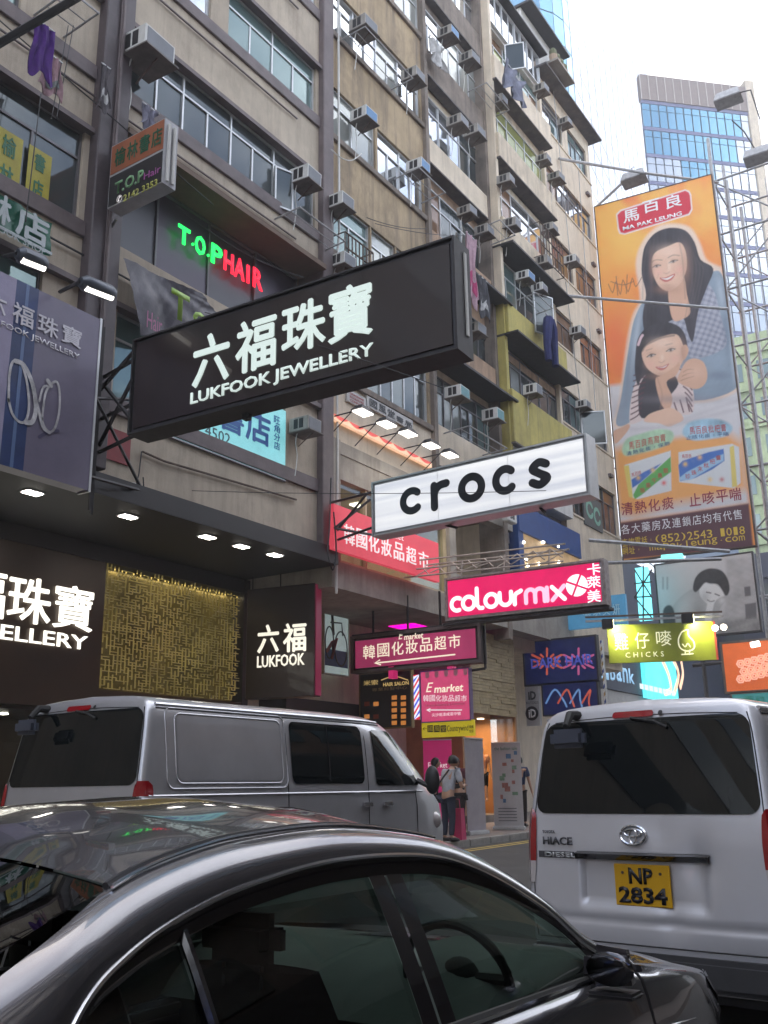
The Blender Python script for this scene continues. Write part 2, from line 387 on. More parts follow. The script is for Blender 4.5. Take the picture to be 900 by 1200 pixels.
ks = MB().box(-0.15, 0.0, 0, 0.88, -0.1, 0.135).mesh('kerb_stone', bevel=0.015)
for i in range(44):
    y = -3 + i * 0.9
    k = link('kerb_stone', ks, None, kerb_m); k.parent = pv; k.location = (-10.2, y, G(-10.2, y)); k.rotation_euler.x = 0.009
ln = MB()
for yy0, yy1 in ((-20, 36.5),):
    for dx in (-9.9, -9.7): ln.quad((dx, yy0, G(dx, yy0) + 0.004), (dx + 0.1, yy0, G(dx + 0.1, yy0) + 0.004), (dx + 0.1, yy1, G(dx + 0.1, yy1) + 0.004), (dx, yy1, G(dx, yy1) + 0.004))
setp(ln.build('road_marking', mat('yellow_road_paint', (0.45, 0.33, 0.08), 0.7, var=0.35, scale=8)), kind='structure')

# ------------------------------------------------------------------ windows
_pm = {}
def pane_mesh(w_, h_, m):
    k = (round(w_, 3), round(h_, 3), m.name)
    if k not in _pm:
        me = MB().box(0, w_, 0, h_, -0.006, 0.006).mesh('pane'); me.materials.append(m); _pm[k] = me
    return _pm[k]
def window(bld, a0, a1, b0, b1, c, pairs=2, fm=alu, gl=(G_SKY,), tr=0.30, t=0.045, single=False, openp=None):
    W_, H = a1 - a0, b1 - b0; d = 0.05
    mb = MB(); mb.box(0, W_, 0, t, -d, d); mb.box(0, W_, H - t, H, -d, d)
    mb.box(0, t, t, H - t, -d, d); mb.box(W_ - t, W_, t, H - t, -d, d)
    th = H * (1 - tr) if tr else H - t
    panes = []
    pw = (W_ - t) / pairs
    for i in range(pairs):
        x0 = t + i * pw; x1 = (i + 1) * pw if i < pairs - 1 else W_ - t
        if i < pairs - 1: mb.box(x1, x1 + t, t, H - t, -d * 0.9, d * 0.9)
        g = random.choice(gl)
        if tr:
            mb.box(x0, x1, th - t / 2, th + t / 2, -d * 0.8, d * 0.8); panes.append((x0, th + t / 2, x1 - x0, H - t - th - t / 2, g))
        top = th - t / 2 if tr else H - t
        if single: panes.append((x0, t, x1 - x0, top - t, g))
        else:
            xm = (x0 + x1) / 2; mb.box(xm - t * 0.5, xm + t * 0.5, t, top, -d * 0.7, d * 0.7)
            panes.append((x0, t, xm - t * 0.5 - x0, top - t, g)); panes.append((xm + t * 0.5, t, x1 - xm - t * 0.5, top - t, random.choice(gl) if random.random() < 0.3 else g))
    wo = mb.build('window', fm, bld); wo.location = (a0, b0, c)
    for i, (x, y, w_, h_, g) in enumerate(panes):
        p = link('pane', pane_mesh(w_, h_, g), wo); p.location = (x, y, 0)
        p.rotation_euler = (random.uniform(-.012, .012), random.uniform(-.015, .015), 0)
        if openp is not None and i == openp: p.rotation_euler = (0, -0.8, 0)
    return wo
def floor_walls(bld, a0, a1, z0, z1, m, c0=-0.3, c1=0.0, name='wall'):
    return B(a0, a1, z0, z1, c0, c1).build(name, m, bld)
def storeys(bld, a0, a1, floors, wallm, top, bottom, fm=alu, gl=(G_SKY,), c=-0.12, sillm=None, sill_t=0.12, sill_out=0.08, lintel=None, tr=0.3, pier=None):
    """floors: (glass bottom, glass top, [(bay start, bay end, pairs)], optional glass list)"""
    prev = bottom
    for k, fl in enumerate(floors):
        s, h, bays = fl[:3]; g = fl[3] if len(fl) > 3 else gl
        mw = fl[4] if len(fl) > 4 else wallm
        floor_walls(bld, a0, a1, prev, s - (sill_t if sillm else 0), mw)
        if sillm: B(a0, a1, s - sill_t, s, -0.3, sill_out).build('sill', sillm, bld, bevel=0.01, seg=1)
        x = a0
        for (p, q, n) in bays:
            if p > x + 0.02: B(x, p, s, h, -0.3, -0.003).build('pier', pier or wallm, bld)
            window(bld, p, q, s, h, c, n, fm, g, tr); x = q
        if x < a1 - 0.02: B(x, a1, s, h, -0.3, -0.003).build('pier', pier or wallm, bld)
        if lintel: B(a0, a1, h, h + 0.1, -0.3, 0.12).build('lintel', lintel, bld); prev = h + 0.1
        else: prev = h
    floor_walls(bld, a0, a1, prev, top, wallm)
XF = -12.5
# ---- building A: beige tenement with plum pillars over the black canopy
yA = 3.1
bA = thing('tenement_building', 'beige rendered tenement with dark plum pillars above the black jeweller shopfront, leftmost building', 'building', fr=FF(XF, yA))
def ya(y): return y - yA
B(0, ya(16.8), 6.3, 31, -9, -0.95).build('core', beige, bA)
fl = []
for k, s in enumerate((8.05, 11.0, 14.2, 17.36, 20.5, 23.6, 26.7)):
    h = s + (1.6 if k in (0,) else 1.42)
    if k == 0: fl.append((s, 9.75, [(0.9, 5.9, 3)], (G_TEAL, G_DARK)))
    elif k == 1: fl.append((s, 12.75, [(0.7, 6.5, 3)], (G_DARK, G_BRN)))
    elif k == 2: fl.append((s, h, [(0.7, 5.0, 2)], (G_DARK, G_TEAL)))
    else: fl.append((s, h, [(0.6, 4.4, 2)], (G_SKY, G_TEAL)))
storeys(bA, 0, ya(9.72), fl, beige, 31, 6.3, alu_d, sillm=plum_l, sill_t=0.3, sill_out=0.06, lintel=plum_l)
B(ya(9.72), ya(10.38), 6.63, 31, -0.6, 0.22).build('pillar', plum, bA, bevel=0.02, seg=1)
B(ya(10.0), ya(10.1), 6.3, 31, 0.22, 0.30).build('drainpipe', plum_l, bA, bevel=0.03)
r0, r1 = ya(10.38), ya(16.4)
storeys(bA, r0, r1, [
    (8.05, 9.7, [(r0 + 0.2, r0 + 3.6, 2), (r0 + 4.1, r0 + 4.9, 1)], (G_TEAL,)),
    (14.2, 15.6, [(r0 + 0.15, r1 - 0.12, 4)], (G_DARK, G_DARK, G_TEAL)),
    (17.36, 18.72, [(r0 + 0.2, r0 + 2.2, 1), (r0 + 2.75, r1 - 0.12, 2)], (G_SKY, G_SKY, G_TEAL)),
    (20.52, 21.95, [(r0 + 0.2, r1 - 0.12, 3)], (G_SKY, G_SKY)),
    (23.65, 25.1, [(r0 + 0.2, r1 - 0.12, 3)], (G_SKY,)), (26.8, 28.2, [(r0 + 0.2, r1 - 0.12, 3)], (G_SKY,))],
    beige, 31, 6.3, alu, sillm=plum_l, sill_t=0.3, sill_out=0.06, lintel=plum_l)
# the recessed hair salon floor: cut from the wall by a deep brown soffit
for o in [o for o in bA.children if o.name.startswith('wall') and o.bound_box[6][1] - o.bound_box[0][1] > 2.5 and o.bound_box[0][0] > r0 - 0.1]:
    bpy.data.objects.remove(o)
floor_walls(bA, r0, r1, 9.8, 10.95, beige); floor_walls(bA, r0, r1, 13.25, 13.9, beige)
B(r0, r1, 13.13, 13.25, -0.9, 0.25).build('soffit', mat('brown_soffit', (0.16, 0.11, 0.08), 0.8), bA)
window(bA, r0 + 0.05, r1 - 0.05, 10.95, 13.13, -0.62, 4, alu_d, (wg('glass_salon', (0.06, 0.06, 0.07), 0.1, 0.35), wg('glass_purple', (0.08, 0.06, 0.09), 0.1, 0.35)), 0.0, single=True)
B(ya(16.4), ya(16.82), 6.3, 31, -0.6, 0.16).build('pillar', plum_l, bA, bevel=0.02, seg=1)
for z in (13.55, 16.75, 19.9):
    MB().tube([(r0 - 5, z, 0.05), (r1 - 0.9, z, 0.05)], 0.022).build('conduit', plum_l, bA)
MB().tube([(r0 - 6, 10.35, 0.06), (r1, 10.35, 0.06)], 0.02).build('conduit', wire, bA)
mbp = MB(); f = FF(XF, yA)
def fpts(fr, pts, c): return [tuple(fr.L(*p)) + (c,) for p in pts]
MB().tube(fpts(f, [(165, 530), (190, 541), (345, 586)], 0.05), 0.022).build('conduit', rust, bA)
MB().tube(fpts(f, [(112, 566), (140, 574), (146, 566), (158, 568)], 0.05), 0.02).build('pipe', white, bA)
MB().tube(fpts(f, [(163, 530), (160, 556), (155, 575), (160, 586), (166, 580), (165, 560)], 0.06), 0.012).build('cable', wire, bA)
B(*[sorted((f.L(125, 500)[0], f.L(153, 500)[0]))[k] for k in (0, 1)], f.L(125, 538)[1], f.L(125, 500)[1], 0.0, 0.03).build('red_panel', mat('red_panel', (0.25, 0.03, 0.035), 0.6), bA)
# ---- black canopy with down-lights
bC = thing('canopy', 'black canopy with square down-lights over the jeweller shopfront', 'canopy', fr=FF(XF, yA))
L0 = f.L(385, 650)[0]
B(-3, ya(16.86), 6.2, 6.55, 0.0, 0.24).build('fascia', black, bC)
B(-3, ya(16.86), 6.18, 6.2, -2.5, 0.24).build('underside', mat('canopy_underside', (0.010, 0.008, 0.008), 0.6), bC)
lit = em('downlight_lit', (1.0, 0.93, 0.85), 30)
fu = Fr((0, 0, 6.18), (0, 1, 0), n=(0, 0, -1), v=(-1, 0, 0))
for i, (px, py) in enumerate([(38, 577), (150, 605), (243, 629), (283, 640), (322, 650)]):
    p = P(px, py, z=6.17); a, b_ = p.y - yA, p.x - XF
    B(a - 0.17, a + 0.17, 6.16, 6.179, b_ - 0.12, b_ + 0.12).build('downlight', alu, bC)
    B(a - 0.14, a + 0.14, 6.15, 6.16, b_ - 0.09, b_ + 0.09).build('lit_lens', lit, bC)
    if i % 2 == 0:
        l = bpy.data.lights.new('downlight_lamp', 'SPOT'); l.energy = 30; l.spot_size = 1.7; l.color = (1, 0.85, 0.65); l.shadow_soft_size = 0.12
        o = bpy.data.objects.new('downlight_lamp', l); COL.objects.link(o); o.location = (p.x, p.y, 6.1)
# ---- jeweller shopfront, set back under the canopy
XS = -14.9
sh = thing('shopfront', 'brown jeweller shopfront with lit white characters and gold lattice behind the silver van', 'shop', fr=FF(XS, 0))
fs = FF(XS, 0)
brownm = mat('bronze_cladding', (0.055, 0.035, 0.025), 0.35, metal=0.3, var=0.1, scale=2)
B(-8, 12.75, 3.38, 5.85, -0.3, 0.0).build('fascia', brownm, sh)
B(-8, 16.9, 5.85, 6.17, -0.3, 0.04).build('fascia', black, sh); B(-8, 16.9, 3.0, 3.38, -0.3, 0.05).build('fascia', brownm, sh)
B(16.75, 16.95, 0.3, 6.17, -0.3, 0.06).build('post', black, sh)
B(12.75, 16.75, 3.38, 5.85, -0.32, -0.28).build('backing_panel', mat('glowing_gold_backing', (0.16, 0.13, 0.05), 0.35, metal=0.6, var=0.7, scale=0.9, emit=(0.5, 0.38, 0.10), es=0.02), sh)  # faint emission stands in for warm light behind the lattice
gold = mat('glowing_gold_bars', (0.36, 0.30, 0.12), 0.35, metal=0.8, var=0.6, scale=0.8, emit=(0.7, 0.55, 0.18), es=0.05)  # bars are no lamps; patchy warm glow put into their material
lb = MB(); rg = random.Random(3)
nx, ny = 40, 44
for i in range(nx):
    for j in range(ny):
        x = 12.8 + i * 3.9 / nx; y = 3.42 + j * 2.4 / ny; cx, cy = 3.9 / nx, 2.4 / ny
        if rg.random() < 0.62: lb.box(x, x + 0.014, y, y + cy * rg.choice((1, 1, 2)), -0.05, -0.01 - rg.random() * 0.02)
        if rg.random() < 0.42: lb.box(x, x + cx * rg.choice((1, 1, 2)), y, y + 0.012, -0.055, -0.015 - rg.random() * 0.02)
lb.build('gold_lattice', gold, sh)
setp(sh.children[-1], kind='stuff')
la = bpy.data.lights.new('lattice_lamp', 'AREA'); la.shape = 'RECTANGLE'; la.size = 3.8; la.size_y = 0.06; la.energy = 4; la.color = (1, 0.82, 0.45)
lo = bpy.data.objects.new('lattice_lamp', la); COL.objects.link(lo); lo.location = (XS - 0.17, 14.75, 5.8); lo.rotation_euler = (0, 0, math.pi / 2)
litw = em('lit_letters', (1.0, 0.97, 0.86), 1.9)
a0, b1 = fs.L(5, 677); a1, b0 = fs.L(108, 742)
hh = (fs.L(45, 676)[1], fs.L(40, 734)[1])
cw = fs.L(58, 700)[0] - fs.L(5, 700)[0]
x_b = (fs.L(5, 700)[0], fs.L(56, 700)[0], fs.L(62, 700)[0], fs.L(107, 700)[0])
zt, zb2 = fs.L(40, 678)[1], fs.L(40, 732)[1]
w0 = x_b[1] - x_b[0]
for i, ch in enumerate('六福珠寶'):
    q = x_b[2] + (i - 3) * (w0 * 1.07)
    text(ch, sh, q, zb2, q + w0, zt, litw, off=0.03, ext=0.03, bold=0.016, name='letter')
zt2, zb3 = fs.L(50, 739)[1], fs.L(50, 761)[1]
text('JEWELLERY', sh, fs.L(101, 750)[0] - 3.05, zb3, fs.L(101, 750)[0], zt2, litw, off=0.03, ext=0.02, bold=0.008)
B(-8, 16.75, 0.3, 3.0, -2.6, -2.5).build('interior_wall', mat('shop_interior', (0.10, 0.07, 0.05), 0.7), sh)
B(-8, 16.75, 2.95, 3.0, -2.5, -0.3).build('ceiling', brownm, sh)
for y in range(-6, 17, 3):
    B(y, y + 0.08, 0.3, 3.0, -0.2, -0.1).build('mullion', black, sh)
    if y < 16: B(y + 0.08, min(y + 3, 16.75), 0.3, 3.0, -0.16, -0.15).build('shop_glass', GL_CLEAR, sh)
    for k in range(3):
        B(y + 0.6 + k, y + 0.72 + k, 2.93, 2.945, -1.4, -1.25).build('ceiling_lamp', lit, sh)
# ---- building B: ochre, dirty
bB = thing('tenement_building', 'stained ochre tenement with long aluminium windows right of the beige building', 'building', fr=FF(XF, 16.82))
wB = 21.5 - 16.82
B(0, wB, 9.2, 31, -9, -0.32).build('core', tan, bB)
storeys(bB, 0, wB, [
    (10.85, 12.6, [(0.05, wB - 0.15, 4)], (G_GRIME, G_DARK), pale),
    (14.0, 15.5, [(0.1, 1.8, 1), (1.85, 3.0, 1), (3.05, wB - 0.3, 1)], (G_TEAL, G_CURT)),
    (17.25, 18.7, [(0.08, 2.1, 1), (2.2, wB - 0.1, 2)], (G_SKY, G_SKY, G_CURT)),
    (20.35, 21.8, [(0.05, wB - 0.15, 4)], (G_SKY, G_SKY, G_CURT)),
    (23.5, 25.0, [(0.05, 2.9, 2), (3.2, wB - 0.05, 1)], (G_CURT, G_SKY)), (26.6, 28.1, [(0.05, wB - 0.15, 3)], (G_SKY,))],
    tan, 31, 9.2, alu, sillm=grimy, sill_t=0.16, sill_out=0.08)
MB().tube([(0.22, 5.6, 0.05), (0.25, 9, 0.07), (0.2, 13.4, 0.05), (0.32, 14.5, 0.08), (0.3, 31, 0.05)], 0.03).build('drainpipe', white, bB)
# ---- building C
yC, yD, yE, yF = 21.5, 25.75, 30.4, 35.6
bCc = thing('tenement_building', 'grimy tenement with deep shaded ledges and brown bands between the ochre and the yellow fronts', 'building', fr=FF(XF, yC))
wC = yD - yC
B(0, wC, 9.2, 31, -9, -0.85).build('core', grimy, bCc)
def recess(bld, wd, s, h, band, bm, dep, n, gls, fm=alu, canopy=None, side=True, out=0.0, bh=0.95, a0=0.0):
    """one storey: projecting band below the window, window set back under the next band"""
    B(a0, wd, s - bh, s, -dep, out).build('band', bm, bld, bevel=0.02, seg=1)
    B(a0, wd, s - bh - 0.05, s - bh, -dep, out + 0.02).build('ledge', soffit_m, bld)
    B(a0, wd, h, s + 3.15 - bh - 0.06, -dep - 0.2, -dep + 0.05).build('wall', bm if bm != yellow else brown_r, bld)
    B(a0, a0 + 0.15, s, s + 3.15 - bh - 0.05, -dep, -0.05 if side else -dep + 0.06).build('side_wall', bm, bld)
    window(bld, a0 + 0.18, wd - 0.08, s, h, -dep + 0.02, n, fm, gls, 0.28)
    if canopy: B(a0 - 0.1, wd + 0.25, s - bh - 0.12, s - bh - 0.055, -dep, out + canopy).build('canopy_sheet', dsteel, bld)
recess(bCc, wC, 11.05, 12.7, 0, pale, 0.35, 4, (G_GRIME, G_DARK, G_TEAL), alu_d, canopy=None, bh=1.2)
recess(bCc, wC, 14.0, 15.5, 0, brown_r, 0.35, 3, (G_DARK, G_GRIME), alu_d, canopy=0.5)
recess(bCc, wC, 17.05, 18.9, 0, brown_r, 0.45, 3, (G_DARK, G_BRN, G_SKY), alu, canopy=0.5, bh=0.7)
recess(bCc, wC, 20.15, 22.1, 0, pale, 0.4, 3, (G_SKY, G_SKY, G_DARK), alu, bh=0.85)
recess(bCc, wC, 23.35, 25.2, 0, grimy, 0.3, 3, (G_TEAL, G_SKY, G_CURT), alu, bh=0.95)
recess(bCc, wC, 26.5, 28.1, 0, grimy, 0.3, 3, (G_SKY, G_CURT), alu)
B(-0.06, 0.12, 9.2, 31, -0.05, 0.12).build('pier', grimy, bCc); B(wC - 0.25, wC, 5.6, 31, -0.8, 0.03).build('pier', grimy, bCc)
B(0, wC, 28.1, 31, -0.9, -0.1).build('wall', grimy, bCc)
# ---- building D: yellow below, cream above
bD = thing('tenement_building', 'tenement with two yellow painted balcony bands below and cream ones above', 'building', fr=FF(XF, yD))
wD = yE - yD
B(0, wD, 5.55, 29.5, -9, -0.56).build('core', pale, bD)
for (s, h, bm_, gls, cn, bh_) in [(13.35, 14.75, yellow, (G_DARK, G_GRIME), None, 1.75), (16.3, 18.0, yellow, (G_TEAL, G_CURT, G_DARK), 0.35, 1.05), (19.4, 21.0, beige_old, (G_SKY, G_BRN, G_BRN), 0.35, 1.0),
                           (22.6, 24.1, beige_old, (G_GRN, G_GRN), None, 0.95), (25.7, 27.1, pale, (G_GRN, G_BRN, G_TEAL), None, 0.95)]:
    recess(bD, wD, s, h + 0.25, 0, bm_, 0.1, 3, gls, alu if s > 14 else alu_d, canopy=cn, out=0.42, bh=bh_)
B(-0.08, 0.1, 10.5, 16.3, -0.1, 0.3).build('pier', yellow, bD); B(-0.08, 0.1, 16.3, 29, -0.1, 0.3).build('pier', pale, bD); B(wD - 0.12, wD + 0.06, 10.5, 28, -0.2, 0.1).build('pier', pale, bD)
B(0, wD, 28.9, 28.96, -2, 0.5).build('roof_sheet', dsteel, bD); B(0, wD, 27.3, 28.9, -1.5, 0.1).build('wall', white, bD)
B(0, wD, 10.2, 11.55, -0.3, 0.25).build('wall', white, bD); B(0.1, wD, 8.6, 10.2, -0.3, -0.2).build('shutter', steel, bD)
window(bD, 0.2, wD - 0.2, 27.4, 28.8, 0.16, 4, alu, (G_SKY,), 0)
# ---- building E: pale, end of the terrace
bE = thing('tenement_building', 'pale cream end-of-terrace tenement with brown windows beside the tall orange billboard', 'building', fr=FF(XF, yE))
wE = yF - yE
B(0, wE, 5.55, 28.3, -10, -0.32).build('core', pale, bE)
storeys(bE, 0, wE, [(10.6, 12.3, [(0.3, 2.6, 2), (2.8, wE - 0.2, 2)], (G_DARK, G_BRN)), (13.9, 15.3, [(0.1, 2.3, 2), (2.9, wE - 0.5, 1)], (G_DARK, G_TEAL)), (16.95, 18.35, [(0.1, 1.9, 1), (2.5, wE - 0.4, 2)], (G_BRN, G_BRN, G_DARK)),
    (20.05, 21.5, [(0.1, 2.3, 1), (2.6, wE - 0.4, 2)], (G_BRN,)), (23.15, 24.5, [(0.3, wE - 0.4, 4)], (G_SKY, G_SKY, G_BRN)), (26.2, 27.6, [(0.3, 2.2, 1), (2.8, wE - 0.4, 2)], (G_TEAL, G_SKY))],
    pale, 28.3, 6.0, alu_d, sillm=pale, sill_t=0.08, sill_out=0.04)
B(-0.3, wE + 0.25, 28.3, 28.38, -3, 0.55).build('roof_slab', soffit_m, bE)
B(-1.5, 2.2, 30.3, 30.4, -3, 0.6).build('roof_sheet', dsteel, bE); B(-1.4, 2.1, 28.45, 30.3, -3, 0.1).build('rooftop_room', white, bE)
for z in (19.0, 22.0, 25.3, 12.9): B(4.4, 4.7, z, z + 0.12, 0.0, 0.12).build('vent', plum_l, bE)
# lower storeys of B-E: slab over the pavement, back wall, lit shops
lw = thing('shop_building_base', 'grey concrete slab and recessed walls above the cosmetics stair entrance', 'building', fr=FF(XF, 16.95))
conc = mat('concrete_slab', (0.36, 0.33, 0.29), 0.85, var=0.3, scale=1.4, bump=0.2, streak=0.4, dirt=(0.12, 0.10, 0.09))
B(0, 6.2, 5.75, 6.35, -2.6, 0.0).build('slab', conc, lw)
B(0, 18.6, 0.2, 6.35, -2.9, -2.6).build('back_wall', pale, lw)
B(6.2, 18.6, 5.9, 6.35, -2.6, 0.0).build('slab', conc, lw)
B(-0.1, 0.25, 6.35, 9.2, -0.3, 0.06).build('pier', conc, lw); B(5.2, 5.55, 5.8, 9.2, -0.3, 0.05).build('pier', conc, lw)
B(0, 9.2, 8.9, 9.2, -0.3, 0.0).build('beam', conc, lw); B(5.55, 18.6, 6.35, 7.0, -0.3, -0.02).build('wall', conc, lw)
B(0.2, 5.2, 8.3, 8.9, -0.3, -0.02).build('beam', conc, lw)
# ================================================================== signs
def tb(fr, x0, x1, yt, yb, off=0.0):
    ym = (yt + yb) / 2; xm = (x0 + x1) / 2
    return fr.L(x0, ym, off)[0], fr.L(xm, yb, off)[1], fr.L(x1, ym, off)[0], fr.L(xm, yt, off)[1]
def tt(body, fr, par, x0, x1, yt, yb, m, **k):
    a0, b0, a1, b1 = tb(fr, x0, x1, yt, yb, k.get('off', 0.004)); return text(body, par, a0, b0, a1, b1, m, **k)
def outline(pts, w_, cap=5, closed=False):
    q = [Vector(p) for p in pts]; n = len(q); Lf, Rt = [], []
    for i in range(n):
        d = (q[min(i + 1, n - 1)] - q[max(i - 1, 0)]); d = d.normalized() if d.length > 1e-9 else Vector((1, 0))
        nn = Vector((-d.y, d.x)) * w_; Lf.append(q[i] + nn); Rt.append(q[i] - nn)
    def capp(c, a, b_):
        r0_ = (a - c); out_ = []
        for k in range(1, cap): t = -math.pi * k / cap; out_.append(c + Vector((r0_.x * math.cos(t) - r0_.y * math.sin(t), r0_.x * math.sin(t) + r0_.y * math.cos(t))))
        return out_
    return Lf + capp(q[-1], Lf[-1], Rt[-1]) + Rt[::-1] + capp(q[0], Rt[0], Lf[0])
def stroke(par, pts, w_, m, off, name='lettering', ext=0.01, smooth=0):
    if smooth: pts = catmull([tuple(p) for p in pts], smooth, closed=False)
    o = outline(pts, w_); me = MB().prism([tuple(p) for p in o], off, off + ext).mesh(name)
    bm = bmesh.new(); bm.from_mesh(me); bmesh.ops.recalc_face_normals(bm, faces=bm.faces); bmesh.ops.triangulate(bm, faces=[f_ for f_ in bm.faces if len(f_.verts) > 4]); bm.to_mesh(me); bm.free()
    return link(name, me, par, m)
def strokepx(fr, par, pts, wpx, m, off=0.004, name='lettering', smooth=0, ext=0.004):
    q = [fr.L(p[0], p[1], off) for p in pts]; a = fr.L(*pts[0]); b_ = fr.L(pts[0][0], pts[0][1] + 1); s = abs(a[1] - b_[1])
    return stroke(par, q, wpx * s / 2, m, off, name, ext, smooth)
def arc(cx, cy, r, a0, a1, n=20, ry=None):
    ry = ry or r
    return [(cx + r * math.cos(math.radians(a0 + (a1 - a0) * i / n)), cy + ry * math.sin(math.radians(a0 + (a1 - a0) * i / n))) for i in range(n + 1)]
def frame_bars(par, wd, ht, t, c0, c1, m, name='frame'):
    mb = MB(); mb.box(-t, wd + t, -t, 0, c0, c1); mb.box(-t, wd + t, ht, ht + t, c0, c1); mb.box(-t, 0, 0, ht, c0, c1); mb.box(wd, wd + t, 0, ht, c0, c1)
    return mb.build(name, m, par)
def hang(par, pts, r=0.03, m=None, name='bracket'):
    for p, q in pts: o = MB().tube([p, q], r, 5).build(name, m or dsteel, par)
    return o

# 1 --- big dark jewellery sign
fr, wd, ht = signfr((158, 400), (158, 510), (530, 279), -11.0)
s1 = thing('hanging_sign', 'huge dark brown box sign with white characters and LUKFOOK JEWELLERY, hung over the silver van', 'sign', fr=fr)
dkb = mat('dark_brown_panel', (0.028, 0.018, 0.018), 0.3, var=0.25, scale=0.7, coat=0.3)
B(0, wd, 0, ht, -0.42, -0.03).build('box', mat('sign_side', (0.05, 0.048, 0.06), 0.55, var=0.25), s1, bevel=0.015, seg=1)
B(0.05, wd - 0.05, 0.06, ht - 0.06, -0.03, 0.0).build('face', dkb, s1)
frame_bars(s1, wd, ht, 0.03, -0.43, 0.02, dsteel)
for k in (1, 2, 3): B(wd * k / 4 - 0.003, wd * k / 4 + 0.003, 0.05, ht - 0.05, 0.0, 0.002).build('panel_joint', black, s1)
B(wd - 0.2, wd - 0.1, 0.0, 0.01, 0, 0.01)
mint = em('mint_letters', (0.72, 0.84, 0.79), 0.75)
for ch, x0, x1, yt, yb in (('六', 227, 269, 391, 450), ('福', 277, 324, 373, 434), ('珠', 331, 382, 353, 411), ('寶', 385, 437, 334, 398)):
    tt(ch, fr, s1, x0, x1, yt, yb, mint, bold=0.03, off=0.004, ext=0.02, name='letter')
tt('LUKFOOK JEWELLERY', fr, s1, 225, 438, 431, 449, mint, bold=0.012, off=0.004, ext=0.02)
B(wd + 0.031, wd + 0.05, 0.25, ht - 0.1, -0.3, -0.24).build('tube_light', white, s1)
B(2.0, 2.1, -0.12, -0.03, -0.35, -0.25).build('bracket', dsteel, s1)
hang(s1, [((0, ht - 0.1, -0.25), (-1.4, ht - 0.1, -0.6)), ((0, 0.1, -0.25), (-1.4, 0.1, -0.6)), ((0, 0.1, -0.25), (-1.4, ht - 0.1, -0.6)), ((0, ht - 0.1, -0.25), (-1.4, 0.1, -0.6)),
          ((0, ht - 0.1, -0.05), (-1.5, ht * 0.75, -0.6)), ((0, ht * 0.45, -0.3), (-1.4, ht * 0.45, -0.6))], 0.035)
# 2 --- white lit sign
fr, wd, ht = signfr((437, 567), (441, 628), (685, 510), -11.0)
s2 = thing('hanging_sign', 'long white lit box sign reading crocs in round black letters', 'sign', fr=fr)
B(0, wd, 0, ht, -0.38, -0.01).build('box', mat('grey_sign_case', (0.30, 0.30, 0.31), 0.5, metal=0.4, var=0.2), s2, bevel=0.01, seg=1)
lb_m = bpy.data.materials.new('white_lightbox'); lb_m.use_nodes = True; _n = lb_m.node_tree.nodes; _l = lb_m.node_tree.links; _b = _n['Principled BSDF']
_b.inputs['Base Color'].default_value = (0.32, 0.33, 0.36, 1); _b.inputs['Roughness'].default_value = 0.3; _b.inputs['Emission Strength'].default_value = 0.26
_t = _n.new('ShaderNodeTexCoord'); _mp = _n.new('ShaderNodeMapping'); _mp.inputs['Scale'].default_value = (0.12, 3.0, 1); _w = _n.new('ShaderNodeTexNoise'); _w.inputs['Scale'].default_value = 1.9
_c = _n.new('ShaderNodeValToRGB'); _c.color_ramp.elements[0].position = 0.3; _c.color_ramp.elements[0].color = (0.60, 0.63, 0.72, 1); _c.color_ramp.elements[1].position = 0.62; _c.color_ramp.elements[1].color = (1, 1, 1, 1)
_l.new(_t.outputs['Object'], _mp.inputs[0]); _l.new(_mp.outputs[0], _w.inputs['Vector']); _l.new(_w.outputs['Fac'], _c.inputs[0]); _l.new(_c.outputs[0], _b.inputs['Emission Color'])
B(0.05, wd - 0.05, 0.05, ht - 0.05, -0.01, 0.0).build('face', lb_m, s2)
frame_bars(s2, wd, ht, 0.035, -0.39, 0.015, alu)
for k in (1, 2): B(wd * k / 3 - 0.004, wd * k / 3 + 0.004, 0.05, ht - 0.05, 0.0, 0.002).build('panel_joint', alu, s2)
blk = mat('black_letters', (0.012, 0.012, 0.018), 0.4, var=0)
def ring_letter(ch, x0, x1, yt, yb):
    a0, b0, a1, b1 = tb(fr, x0, x1, yt, yb); cx, cy = (a0 + a1) / 2, (b0 + b1) / 2; t = (b1 - b0) * 0.135; rx, ry = (a1 - a0) / 2 - t, (b1 - b0) / 2 - t
    if ch == 'c': pts = arc(cx, cy, rx, 48, 312, 26, ry)
    elif ch == 'o': pts = arc(cx, cy, rx, 90, 450, 34, ry)
    elif ch == 'r':
        stroke(s2, [(a0 + t, b0 + t), (a0 + t, b1 - t)], t, blk, 0.004, 'letter', 0.012)
        pts = [(a0 + t, cy - ry * 0.2), (a0 + t * 1.3, cy + ry * 0.45), (a0 + t * 2.6, b1 - t * 1.25), (a1 - t, b1 - t)]; pts = catmull(pts, 6, False)
        return stroke(s2, pts, t, blk, 0.006, 'letter', 0.012)
    else:
        pts = catmull([(a1 - t * 1.1, b1 - t * 1.7), (cx, b1 - t), (a0 + t * 1.2, cy + ry * 0.5), (cx, cy), (a1 - t, cy - ry * 0.5), (cx, b0 + t), (a0 + t, b0 + t * 1.8)], 7, False)
    return stroke(s2, pts, t, blk, 0.004, 'letter', 0.012)
for a in (('c', 469, 497, 571, 603), ('r', 505, 528, 563, 598), ('o', 537, 569, 554, 589), ('c', 577, 608, 545, 580), ('s', 619, 646, 537, 573)): ring_letter(*a)
hang(s2, [((0, ht - 0.1, -0.2), (-1.5, ht - 0.1, -0.3)), ((0, 0.25, -0.2), (-1.5, 0.1, -0.3)), ((-0.3, ht - 0.1, -0.2), (-1.5, 0.1, -0.3)), ((1.6, 0, -0.2), (1.9, -0.12, -0.2)), ((wd - 1.1, 0, -0.2), (wd - 1.0, -0.14, -0.25))], 0.03)
